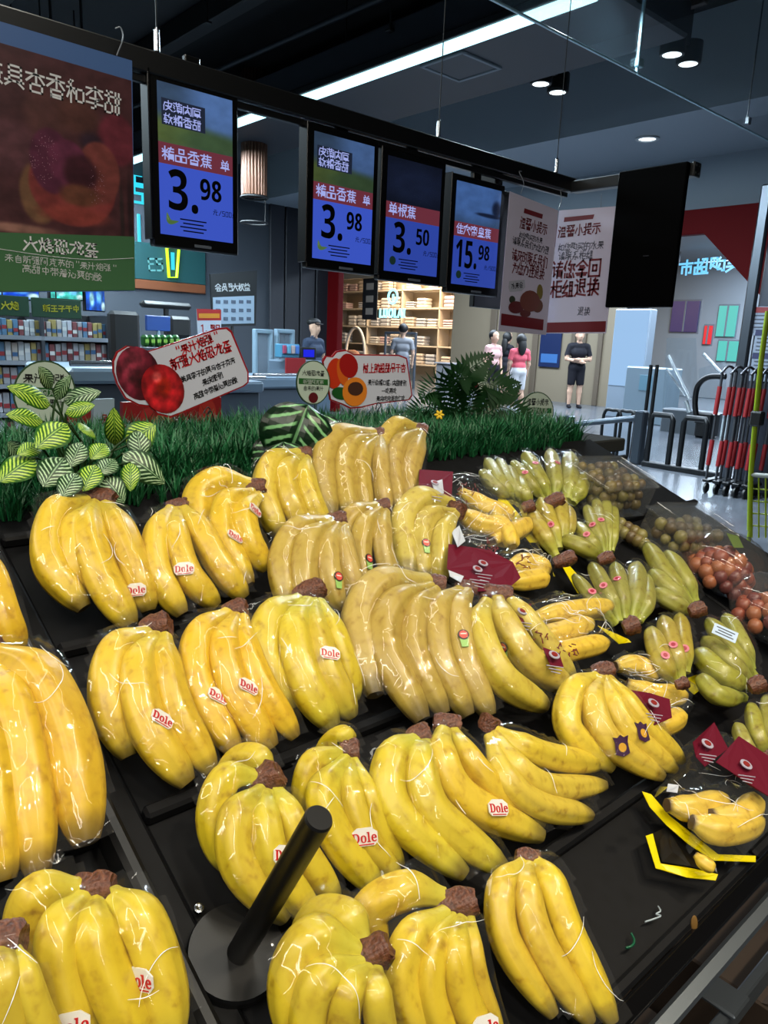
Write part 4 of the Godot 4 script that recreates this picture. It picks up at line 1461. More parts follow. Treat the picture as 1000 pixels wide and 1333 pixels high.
func loose_bag(center: Vector2, half: Vector2, n: int, label: String, fruit_label: String, group: String) -> void:
	var foot := sp(center.x, center.y, 0.0)
	var o := thing("fruit_bag", foot, label, "bag of fruit", "clear bags of dark red fruit")
	var rx := metres(half.x, foot)
	var ry := metres(half.y, foot)
	var noise := FastNoiseLite.new()
	noise.seed = 4 + int(center.x)
	noise.frequency = 1.6
	noise.fractal_type = FastNoiseLite.FRACTAL_RIDGED
	var b := mb()
	b.ellipsoid(foot + plane_normal * 0.052, Vector3(rx * 1.08, 0.052, ry * 1.15), Basis(Vector3.RIGHT, plane_normal, -plane_up), 26, 16, noise, 0.16, 1.0)
	part(o, "clear_bag", b, M.clear_bag, "knotted clear plastic bag")
	b = mb()
	var tp := foot + plane_normal * 0.095 + plane_up * ry * 0.2
	b.slab(PackedVector2Array([Vector2(-0.02, -0.012), Vector2(0.012, -0.018), Vector2(0.024, 0.006), Vector2(-0.006, 0.018)]), tp, Vector3.RIGHT, (plane_up * 0.8 + plane_normal * 0.3).normalized(), 0.0008)
	part(o, "label_panel", b, mat("pale_green_label", Color(0.34, 0.42, 0.16), 0.4), "pale green printed label")
	for i in n:
		var a := i * 2.39996
		var q := sqrt((i + 0.5) / n)
		var p := foot + Vector3.RIGHT * cos(a) * q * rx * 0.88 + plane_up * sin(a) * q * ry * 0.88 + plane_normal * (0.02 + 0.055 * (1.0 - q * q) * rng.randf_range(0.7, 1.0))
		round_fruit(p, rng.randf_range(0.012, 0.015), "jujube", fruit_label, group)


func boxes() -> void:
	fruit_box({"at": [782, 656], "size": Vector3(0.15, 0.085, 0.11), "yaw": -8.0, "label": "clear lidded punnet of brown longans beside the dark turf", "fruit": "longan", "fruit_label": "brown round fruit in the punnet beside the turf", "fruit_group": "brown fruits in the punnet beside the turf"})
	fruit_box({"at": [884, 712], "size": Vector3(0.14, 0.075, 0.1), "yaw": -14.0, "label": "clear lidded punnet of brown longans behind the dark red fruit bag", "fruit": "longan", "fruit_label": "brown round fruit in the punnet behind the red fruit bag", "fruit_group": "brown fruits in the punnet behind the red fruit bag"})
	for i in 12:   # loose ones between the two boxes
		var p := sp(790 + 9 * (i % 6) + 4 * (i / 6), 672 + 5 * (i % 6) + 12 * (i / 6), 0.016)
		round_fruit(p, 0.0125, "longan", "loose brown round fruit lying between the two punnets", "loose brown fruits between the punnets")
	loose_bag(Vector2(930, 762), Vector2(44, 42), 42, "clear bag of dark red jujubes with pale green label", "dark red fruit in the bag beside the leaning finger bananas", "dark red fruits in the larger bag")
	loose_bag(Vector2(1000, 830), Vector2(50, 60), 36, "dark clear bag of red fruit beside the price tagged bunch", "dark red fruit in the bag beside the price tagged bunch", "dark red fruits in the second bag")


# ---------- artificial plants behind the bananas ----------
func leaf_texture(base: Color, stripe: Color, stripes: int, width: float) -> ImageTexture:
	var w := 96
	var h := 192
	var im := Image.create(w, h, false, Image.FORMAT_RGB8)
	var nz := FastNoiseLite.new()
	nz.seed = 3
	nz.frequency = 0.05
	for y in h:
		for x in w:
			var u := absf(float(x) / (w - 1) - 0.5) * 2.0
			var v := float(y) / (h - 1)
			var s := fposmod((v + u * 0.34) * stripes + nz.get_noise_2d(x, y) * 0.12, 1.0)
			var k := smoothstep(0.5 - width, 0.5 - width + 0.1, s) * (1.0 - smoothstep(0.5 + width - 0.1, 0.5 + width, s))
			k *= smoothstep(0.06, 0.16, u) * (1.0 - smoothstep(0.78, 0.93, u))
			if u < 0.04:
				k = 0.7
			im.set_pixel(x, y, base.lerp(stripe, k))
	return ImageTexture.create_from_image(im)


func leaf_shape(a: Vector3, tip: Vector3, width: float, out: Vector3, arch: float, cup: float) -> MB:
	var b := mb(true)
	var ax := tip - a
	var length := ax.length()
	var t := ax.normalized()
	var side := t.cross(out).normalized()
	var nn := side.cross(t).normalized()
	var rows := 12
	var cols := 6
	var P := []
	for i in rows + 1:
		var v := float(i) / rows
		var w := width * 0.5 * pow(sin(PI * pow(clampf(v, 0.0, 1.0), 0.8)), 0.75)
		var row := []
		for j in cols + 1:
			var u := float(j) / cols * 2.0 - 1.0
			row.append(a + ax * v + nn * (arch * length * sin(PI * v) - cup * w * u * u) + side * w * u)
		P.append(row)
	for i in rows:
		for j in cols:
			var c := [P[i][j], P[i][j + 1], P[i + 1][j + 1], P[i + 1][j]]
			var m: Vector3 = (c[2] - c[0]).cross(c[3] - c[1])
			m = m.normalized() if m.length() > 1e-9 else nn
			if m.dot(nn) < 0:
				m = -m
			var u0 := float(j) / cols
			var u1 := float(j + 1) / cols
			var v0 := float(i) / rows
			var v1 := float(i + 1) / rows
			b.tri(c[0], c[1], c[2], m, m, m, Vector2(u0, v0), Vector2(u1, v0), Vector2(u1, v1))
			b.tri(c[0], c[2], c[3], m, m, m, Vector2(u0, v0), Vector2(u1, v1), Vector2(u0, v1))
	return b


func dome_leaf(c: Vector3, rx: float, ry: float, turn: float) -> MB:
	# a broad cupped leaf: a shallow dome whose midrib runs from its foot to its top
	var b := mb(true)
	var out := (EYE - c).normalized()
	var up := (Vector3.UP - out * out.y).normalized()
	var side := up.cross(out)
	var right := side * cos(turn) + up * sin(turn)
	up = up * cos(turn) - side * sin(turn)
	var P := []
	for i in 15:
		var v := i / 14.0
		var row := []
		var half := sqrt(maxf(0.0, 1.0 - pow(2.0 * v - 1.0, 2.0)))
		for j in 11:
			var u := j / 5.0 - 1.0
			var q := u * half
			var bulge := sqrt(maxf(0.0, 1.0 - (q * q + pow(2.0 * v - 1.0, 2.0)) * 0.96))
			row.append(c + right * q * rx + up * (1.0 - 2.0 * v) * -ry + out * (bulge * rx * 0.55 - absf(u) * 0.0 - exp(-u * u * 60.0) * 0.004))
		P.append(row)
	for i in 14:
		for j in 10:
			var m: Vector3 = (P[i + 1][j + 1] - P[i][j]).cross(P[i + 1][j] - P[i][j + 1])
			m = m.normalized() if m.length() > 1e-9 else out
			if m.dot(out) < 0.0:
				m = -m
			b.tri(P[i][j], P[i][j + 1], P[i + 1][j + 1], m, m, m, Vector2(j / 10.0, i / 14.0), Vector2((j + 1) / 10.0, i / 14.0), Vector2((j + 1) / 10.0, (i + 1) / 14.0))
			b.tri(P[i][j], P[i + 1][j + 1], P[i + 1][j], m, m, m, Vector2(j / 10.0, i / 14.0), Vector2((j + 1) / 10.0, (i + 1) / 14.0), Vector2(j / 10.0, (i + 1) / 14.0))
	return b


func plants() -> void:
	var leafy := mat("leaf_lime", Color(1, 1, 1), 0.4)
	leafy.albedo_texture = leaf_texture(Color(0.13, 0.33, 0.06), Color(0.68, 0.8, 0.3), 9, 0.3)
	leafy.texture_repeat = false
	var leafd := mat("leaf_pale", Color(1, 1, 1), 0.4)
	leafd.albedo_texture = leaf_texture(Color(0.05, 0.2, 0.07), Color(0.66, 0.78, 0.62), 8, 0.25)
	leafd.texture_repeat = false
	var leafb := mat("leaf_dark", Color(1, 1, 1), 0.3)
	leafb.albedo_texture = leaf_texture(Color(0.015, 0.12, 0.04), Color(0.45, 0.66, 0.45), 5, 0.2)
	leafb.texture_repeat = false
	var stem := mat("plant_stem", Color(0.1, 0.22, 0.07), 0.5)
	# left plant: [base, tip, width px, kind, depth]
	var zc := -1.0
	var root := onz(105, 640, zc)
	var o := thing("striped_leaf_plant", root, "leafy artificial plant with lime striped leaves in the turf", "plant")
	var ls := [
		[66, 527, 8, 503, 26, 0, 0.0], [56, 548, 7, 540, 24, 0, 0.02], [82, 523, 132, 510, 24, 1, 0.0], [85, 538, 124, 527, 20, 0, 0.02], [88, 552, 46, 584, 36, 0, 0.05], [150, 580, 148, 530, 22, 0, 0.0], [165, 580, 203, 553, 38, 0, 0.02],
		[160, 590, 215, 630, 36, 1, 0.05], [84, 596, 56, 634, 40, 1, 0.07], [46, 596, -2, 628, 34, 0, 0.05], [134, 620, 162, 655, 30, 1, 0.08], [170, 602, 170, 640, 22, 0, 0.07], [106, 576, 92, 608, 26, 1, 0.06], [138, 578, 118, 598, 24, 0, 0.05],
		[53, 580, 22, 592, 22, 0, 0.04], [150, 598, 128, 618, 24, 1, 0.07], [100, 616, 80, 648, 28, 1, 0.09], [68, 505, 50, 477, 18, 1, 0.0], [72, 520, 92, 488, 16, 1, 0.0], [120, 560, 104, 560, 28, 0, 0.03], [178, 560, 185, 600, 26, 1, 0.03], [30, 600, 10, 575, 24, 1, 0.0], [125, 605, 108, 640, 28, 0, 0.08]]
	for l in ls:
		var z: float = zc + l[6]
		var a := onz(l[0], l[1], z)
		var tip := onz(l[2], l[3], z + 0.02)
		var lp := part(o, "leaf", leaf_shape(a, tip, metres(l[4], a) * 1.15, (EYE - a).normalized() + Vector3.UP * 0.5, 0.1, 0.25), leafy if l[5] == 0 else leafd)
		var sb := mb()
		sb.tube(curve([root, (root + a) * 0.5 + Vector3(rng.randf_range(-0.02, 0.02), 0.01, 0), a], 6), filled(7, 0.0016), 5)
		part(lp, "stalk", sb, stem)
	# broad dark striped leaves by the apricot sign
	var zb := -1.0
	var rb := onz(400, 600, zb)
	var ob := thing("broad_striped_plant", rb, "broad round dark green leaves with pale stripes beneath the small round sign", "plant")
	for l in [[386, 566, 49, 42, 0.0, -0.35], [427, 574, 26, 36, -0.04, 0.2], [350, 588, 22, 26, -0.03, -0.7], [372, 606, 34, 30, 0.03, 0.1]]:
		part(ob, "leaf", dome_leaf(onz(l[0], l[1], zb + l[4]), metres(l[2], onz(l[0], l[1], zb)), metres(l[3], onz(l[0], l[1], zb)), l[5]), leafb)
		var bs := mb()
		bs.tube(curve([rb, (rb + onz(l[0], l[1] + l[3] * 0.8, zb + l[4])) * 0.5, onz(l[0], l[1] + l[3] * 0.8, zb + l[4])], 6), filled(7, 0.0025), 5)
		part(ob, "stalk", bs, stem)
	# fern fronds
	var zf := -1.22
	var rf := onz(605, 560, zf)
	var of := thing("artificial_fern", rf, "arching dark green artificial fern behind the turf", "plant")
	var ferng := mat("fern_green", Color(0.05, 0.2, 0.07), 0.45)
	for f in [[600, 560, 600, 495, 640, 462, 26], [605, 560, 625, 500, 668, 515, 34], [595, 560, 575, 505, 548, 520, 30], [600, 562, 590, 500, 612, 490, 30], [598, 562, 560, 530, 528, 546, 26], [610, 562, 650, 530, 690, 552, 30], [607, 562, 640, 515, 676, 500, 24], [602, 562, 612, 515, 585, 488, 22]]:
		var z2: float = zf + rng.randf_range(-0.05, 0.05)
		var sp_ := curve([onz(f[0], f[1], zf), onz(f[2], f[3], z2), onz(f[4], f[5], z2 + 0.05)], 22)
		var fb := mb()
		fb.tube(sp_, filled(23, 0.0012), 5)
		var wpx: float = metres(f[6], sp_[10])
		for i in range(2, 23):
			var t := (sp_[mini(i + 1, 22)] - sp_[i - 1]).normalized()
			var sd := t.cross((EYE - sp_[i]).normalized()).normalized()
			var lw := wpx * sin(PI * clampf(i / 23.0, 0.08, 0.97))
			for s in [-1.0, 1.0]:
				var a := sp_[i]
				var e: Vector3 = a + sd * s * lw + t * lw * 0.5 + Vector3.DOWN * lw * 0.15
				var m := (a + e) * 0.5
				var nn := sd.cross(t)
				fb.flat(a, m + t * 0.006, e, nn)
				fb.flat(a, m - t * 0.006, e, nn)
		part(of, "frond", fb, ferng)
	# flowers in the turf
	for f in [[572, 540, Color(0.8, 0.66, 0.03), "yellow", 6, -1.1], [617, 580, Color(0.5, 0.03, 0.03), "red", 5, -1.06], [684, 590, Color(0.42, 0.55, 0.5), "pale", 8, -1.04]]:
		var p := onz(f[0], f[1], f[5])
		var r := metres(f[4], p)
		var fo := thing("artificial_flower", p - Vector3(0, 0.05, 0), "%s artificial flower stuck in the dark turf" % f[3], "flower")
		var fb2 := mb()
		fb2.rod(p - Vector3(0, 0.06, 0), p, 0.001, 5)
		part(fo, "stalk", fb2, stem)
		for k in 6:
			var a := TAU * k / 6.0
			var pb := mb()
			var d := (cam_right * cos(a) + cam_up * sin(a))
			pb.ellipsoid(p + d * r * 0.6, Vector3(r * 0.55, r * 0.2, r * 0.3), Basis(d, -cam_forward, d.cross(-cam_forward)), 8, 5)
			part(fo, "petal", pb, mat("petal_" + str(f[3]), f[2], 0.6))
	# turf: a tray of fine plastic blades
	var tb := mb()
	var bm := mat("turf_tray", Color(0.015, 0.03, 0.02), 0.8)
	tb.box(Vector3(0.85, 1.03, -1.25), Vector3(2.0, 0.035, 0.36), 0.004)
	var turf := thing("artificial_turf", Vector3(0.85, 1.01, -1.25), "dark green artificial grass strip along the back of the stand", "artificial grass")
	part(turf, "tray", tb, bm)
	var bl := mb(false, true)
	for k in 9:
		var a := rng.randf_range(0, TAU)
		var lean := rng.randf_range(0.15, 0.75)
		var hgt := rng.randf_range(0.6, 1.0)
		var d := Vector3(cos(a), 0, sin(a))
		var sd := Vector3(-sin(a), 0, cos(a)) * 0.028
		var p0 := d * 0.02
		var p1 := d * lean * 0.35 + Vector3.UP * hgt * 0.55
		var p2 := d * lean + Vector3.UP * hgt
		bl.color = Color(0.008, 0.07, 0.024).lerp(Color(0.018, 0.15, 0.052), rng.randf())
		bl.quad(p0 - sd, p0 + sd, p1 + sd * 0.8, p1 - sd * 0.8, d + Vector3.UP * 0.3)
		bl.flat(p1 - sd * 0.8, p1 + sd * 0.8, p2, d + Vector3.UP * 0.3)
	var mm := MultiMesh.new()
	mm.transform_format = MultiMesh.TRANSFORM_3D
	mm.mesh = bl.mesh(Vector3.ZERO)
	mm.instance_count = 6400
	for i in 6400:
		var p := Vector3(rng.randf_range(-0.1, 1.62), 1.045, rng.randf_range(-1.42, -1.06))
		if i >= 5200:   # the front edge spills on to the deck
			var u := rng.randf_range(-0.3, 1.5)
			p = S(u, rng.randf_range(0.83 if u < 0.55 else 0.87, 0.92), -0.002)
		var h := rng.randf_range(0.05, 0.1) if i < 5200 else rng.randf_range(0.03, 0.06)
		mm.set_instance_transform(i, Transform3D(Basis.from_euler(Vector3(rng.randf_range(-0.2, 0.2), rng.randf_range(0, TAU), 0)).scaled(Vector3(h, h * rng.randf_range(0.7, 1.0), h)), p - turf.position))
	var mi := MultiMeshInstance3D.new()
	mi.name = "grass_blades"
	mi.multimesh = mm
	var gm := mat("turf_blade", Color(1, 1, 1), 0.42)
	gm.vertex_color_use_as_albedo = true
	mi.material_override = gm
	turf.add_child(mi)
	mi.set_meta("kind", "stuff")


# ---------- signs, screens and posters ----------
const RAIL_Z := -2.2
const ARM_X := 3.083


func text_z(parent: Node3D, called: String, text: String, x0: float, y0: float, x1: float, y1: float, z: float, m: Material, weight := 0.11, tall := 1.0) -> void:
	# a line of lettering whose lower left and lower right corners are seen at (x0, y0) and (x1, y1) on the upright plane z
	var a := onz(x0, y0, z)
	var e := onz(x1, y1, z)
	var rt := (e - a).normalized()
	var units := 0.0
	for ch in text:
		units += 1.08 if ch.unicode_at(0) > 255 else 1.08 * 0.72
	lettering(parent, called, text, a, rt, Vector3(0, 0, 1).cross(rt) * tall, (e - a).length() / (units - 0.08), m, weight)


func text_x(parent: Node3D, called: String, text: String, x0: float, y0: float, x1: float, y1: float, wx: float, m: Material, weight := 0.11, tall := 1.0) -> void:
	var a := onx(x0, y0, wx)
	var e := onx(x1, y1, wx)
	var rt := (e - a).normalized()
	var units := 0.0
	for ch in text:
		units += 1.08 if ch.unicode_at(0) > 255 else 1.08 * 0.72
	lettering(parent, called, text, a, rt, Vector3(-1, 0, 0).cross(rt) * tall, (e - a).length() / (units - 0.08), m, weight)


func poly_z(px_list: Array, z: float, o: Vector3) -> PackedVector2Array:
	var out := PackedVector2Array()
	for i in px_list.size() / 2:
		var p := onz(px_list[2 * i], px_list[2 * i + 1], z) - o
		out.append(Vector2(p.x, p.y))
	return out


func plate_z(px_list: Array, z: float, depth: float) -> MB:
	var o := onz(px_list[0], px_list[1], z)
	var b := mb(true)
	b.slab(poly_z(px_list, z, o), o, Vector3.RIGHT, Vector3.UP, depth)
	return b


func plate_x(px_list: Array, wx: float, depth: float) -> MB:   # faces -X, towards the stand
	var o := onx(px_list[0], px_list[1], wx)
	var poly := PackedVector2Array()
	for i in px_list.size() / 2:
		var p := onx(px_list[2 * i], px_list[2 * i + 1], wx) - o
		poly.append(Vector2(p.z, p.y))
	var b := mb(true)
	b.slab(poly, o, Vector3(0, 0, 1), Vector3.UP, depth)
	return b


func ring_px(cx: float, cy: float, rx: float, ry: float, n := 28, turn := 0.0) -> Array:
	var out := []
	for k in n:
		var a := TAU * k / n
		var d := Vector2(cos(a) * rx, sin(a) * ry).rotated(turn)
		out.append(cx + d.x)
		out.append(cy + d.y)
	return out


func print_texture(w: int, h: int, back: Color, blobs: Array, noise_amount := 0.06) -> ImageTexture:
	# a printed picture of soft shapes: [x, y, rx, ry, color, softness]
	var im := Image.create(w, h, false, Image.FORMAT_RGB8)
	var nz := FastNoiseLite.new()
	nz.seed = 8
	nz.frequency = 0.06
	for y in h:
		for x in w:
			var c := back
			for k in blobs:
				var d := Vector2((float(x) / w - k[0]) / k[2], (float(y) / h - k[1]) / k[3]).length()
				if d < 1.0 + k[5]:
					c = c.lerp(k[4], 1.0 - smoothstep(1.0 - k[5], 1.0 + k[5], d))
			var n := 1.0 + nz.get_noise_2d(x, y) * noise_amount * 2.0
			im.set_pixel(x, y, Color(c.r * n, c.g * n, c.b * n))
	return ImageTexture.create_from_image(im)


func printed(key: String, tex: Texture2D, rough := 0.35) -> StandardMaterial3D:
	var m := mat(key, Color(1, 1, 1), rough)
	m.albedo_texture = tex
	m.texture_repeat = false
	return m


func screen(spec: Dictionary) -> void:
	var z := RAIL_Z
	var tl := onz(spec.px[0], spec.px[1], z)
	var br := onz(spec.px[2], spec.px[3], z)
	var w := br.x - tl.x
	var h := tl.y - br.y
	var c := (tl + br) * 0.5
	var bezel := mat("bezel_black", Color(0.02, 0.021, 0.024), 0.3)
	var o := thing("price_screen", Vector3(c.x, br.y, z), spec.label, "screen", "price screens hanging on the rail")
	var b := mb()
	b.box(c + Vector3(0, 0, -0.016), Vector3(w, h, 0.03), 0.004)
	part(o, "housing", b, bezel)
	b = mb()
	b.box(c + Vector3(-w * 0.5 - 0.004, 0.01, -0.02), Vector3(0.008, h * 0.96, 0.05), 0.002)
	part(o, "side_frame", b, bezel)
	b = mb()
	b.box(Vector3(c.x, tl.y + 0.03, z - 0.025), Vector3(0.05, 0.08, 0.02), 0.003)
	part(o, "bracket", b, bezel)
	b = mb()
	b.box(Vector3(c.x + w * 0.06, br.y + h * 0.028, z), Vector3(w * 0.2, h * 0.018, 0.003), 0.001)
	var badge := part(o, "badge", b, mat("badge_silver", Color(0.45, 0.48, 0.52), 0.3, 0.4), "small pale maker badge")
	var mw := w * 0.075
	var x0 := c.x - w * 0.5 + mw
	var x1 := c.x + w * 0.5 - mw
	var y1 := tl.y - h * 0.055
	var y0 := br.y + h * 0.075
	var ww := x1 - x0
	var hh := y1 - y0
	var split0: float = y1 - hh * 0.385
	var split1: float = y1 - hh * 0.525
	# panels of light: picture, name band, price field
	var pic := mb(true)
	pic.quad(Vector3(x0, split0, z + 0.0006), Vector3(x1, split0, z + 0.0006), Vector3(x1, y1, z + 0.0006), Vector3(x0, y1, z + 0.0006), Vector3(0, 0, 1))
	var key: String = "screen_picture_%d" % spec.kind
	var pm := mat(key, Color(0.02, 0.02, 0.03), 0.25)
	pm.emission_enabled = true
	pm.emission_operator = BaseMaterial3D.EMISSION_OP_MULTIPLY
	pm.emission = Color.WHITE
	pm.emission_energy_multiplier = spec.get("picture_glow", 0.8)
	pm.texture_repeat = false
	var blobs := [[0.9, 0.2, 0.5, 0.5, Color(0.3, 0.42, 0.62), 0.6], [0.15, 0.8, 0.5, 0.25, Color(0.3, 0.36, 0.2), 0.5], [0.75, 0.85, 0.5, 0.2, Color(0.22, 0.3, 0.2), 0.5]]
	if spec.kind == 2:
		blobs = [[0.5, 0.5, 0.6, 0.4, Color(0.1, 0.13, 0.22), 0.6]]
	elif spec.kind == 3:
		blobs = [[0.4, 0.3, 0.9, 0.7, Color(0.28, 0.42, 0.66), 0.5], [0.75, 0.7, 0.3, 0.05, Color(0.1, 0.14, 0.24), 0.3], [0.9, 0.5, 0.1, 0.2, Color(0.1, 0.14, 0.24), 0.4]]
	pm.emission_texture = print_texture(48, 48, Color(0.2, 0.27, 0.36) if spec.kind != 2 else Color(0.07, 0.09, 0.15), blobs)
	part(o, "picture_panel", pic, pm)
	var red := mb()
	red.quad(Vector3(x0, split1, z + 0.0006), Vector3(x1, split1, z + 0.0006), Vector3(x1, split0, z + 0.0006), Vector3(x0, split0, z + 0.0006), Vector3(0, 0, 1))
	part(o, "name_panel", red, glow("screen_red", Color(0.4, 0.17, 0.22), 1.0, Color(0.02, 0.02, 0.03)))
	var blue := mb()
	blue.quad(Vector3(x0, y0, z + 0.0006), Vector3(x1, y0, z + 0.0006), Vector3(x1, split1, z + 0.0006), Vector3(x0, split1, z + 0.0006), Vector3(0, 0, 1))
	part(o, "price_panel", blue, glow("screen_blue" if spec.kind < 2 else "screen_blue_dim", Color(0.22, 0.32, 0.74) if spec.kind < 2 else Color(0.17, 0.26, 0.62), 1.0, Color(0.02, 0.02, 0.03)))
	var white := glow("screen_letter", Color(0.62, 0.66, 0.9), 1.0, Color(0.02, 0.02, 0.03))
	var ink := mat("screen_ink", Color(0.012, 0.012, 0.02), 0.3)
	var rt := Vector3.RIGHT
	var up := Vector3.UP
	var nmz := z + 0.0008
	lettering(o, "name_letters", spec.title, Vector3(x0 + ww * 0.05, split1 + hh * 0.03, nmz), rt, up, ww * (0.155 if spec.title.length() < 5 else 0.145), white, 0.1)
	if spec.kind < 2:
		lettering(o, "name_letters", "单", Vector3(x1 - ww * 0.17, split1 + hh * 0.03, nmz), rt, up, ww * 0.13, white, 0.1)
	if spec.has("slogan"):
		var sb := mb()
		sb.quad(Vector3(x0 + ww * 0.05, y1 - hh * 0.27, z + 0.0009), Vector3(x0 + ww * 0.62, y1 - hh * 0.27, z + 0.0009), Vector3(x0 + ww * 0.62, y1 - hh * 0.1, z + 0.0009), Vector3(x0 + ww * 0.05, y1 - hh * 0.1, z + 0.0009), Vector3(0, 0, 1))
		part(o, "slogan_panel", sb, glow("screen_slogan", Color(0.1, 0.13, 0.2), 1.0, Color(0.02, 0.02, 0.03)))
		lettering(o, "slogan_letters", spec.slogan[0], Vector3(x0 + ww * 0.08, y1 - hh * 0.175, nmz + 0.0006), rt, up, ww * 0.115, white, 0.1)
		lettering(o, "slogan_letters", spec.slogan[1], Vector3(x0 + ww * 0.08, y1 - hh * 0.258, nmz + 0.0006), rt, up, ww * 0.115, white, 0.1)
	var big: String = spec.price[0]
	latin(o, "price_figures", big, Vector3(x0 + ww * (0.32 if big.length() == 2 else 0.3), split1 - hh * 0.17, nmz), rt, up, hh * 0.27, ink, "Droid Sans", 0.82 if big.length() == 2 else 0.68)
	latin(o, "price_figures", spec.price[1], Vector3(x0 + ww * 0.69, split1 - hh * 0.13, nmz), rt, up, hh * 0.145, ink, "Droid Sans", 0.85)
	lettering(o, "unit_letters", "元/500g", Vector3(x0 + ww * 0.72, split1 - hh * 0.29, nmz), rt, up, ww * 0.062, ink, 0.12)
	var fine := mb()
	for k in 4:
		fine.box(Vector3(x0 + ww * 0.44, y0 + hh * (0.12 - 0.026 * k), nmz), Vector3(ww * (0.36 - 0.08 * (k % 2)), hh * 0.009, 0.0006))
	part(o, "fine_print", fine, ink)
	var fr := mb()
	var fc := Vector3(x0 + ww * 0.15, y0 + hh * 0.1, nmz)
	var col := Color(0.3, 0.42, 0.25)
	if spec.kind < 2:
		fr.tube(curve([fc + Vector3(-ww * 0.06, hh * 0.05, 0), fc + Vector3(-ww * 0.03, -hh * 0.01, 0), fc + Vector3(ww * 0.09, 0, 0)], 10), PackedFloat32Array([0.001, 0.003, 0.005, 0.0065, 0.0075, 0.008, 0.0075, 0.0065, 0.005, 0.003, 0.001]), 6)
		part(o, "fruit_picture", fr, glow("screen_fruit", Color(0.3, 0.42, 0.22), 0.9, Color(0.02, 0.02, 0.03)))
	else:
		fr.lathe(fc, Vector3(0, 0, 1), [[hh * 0.04, 0.0], [hh * 0.04, 0.0006], [0.0, 0.0006]], 14)
		part(o, "fruit_picture", fr, glow("screen_fruit_dark", Color(0.08, 0.16, 0.14), 0.9, Color(0.02, 0.02, 0.03)))


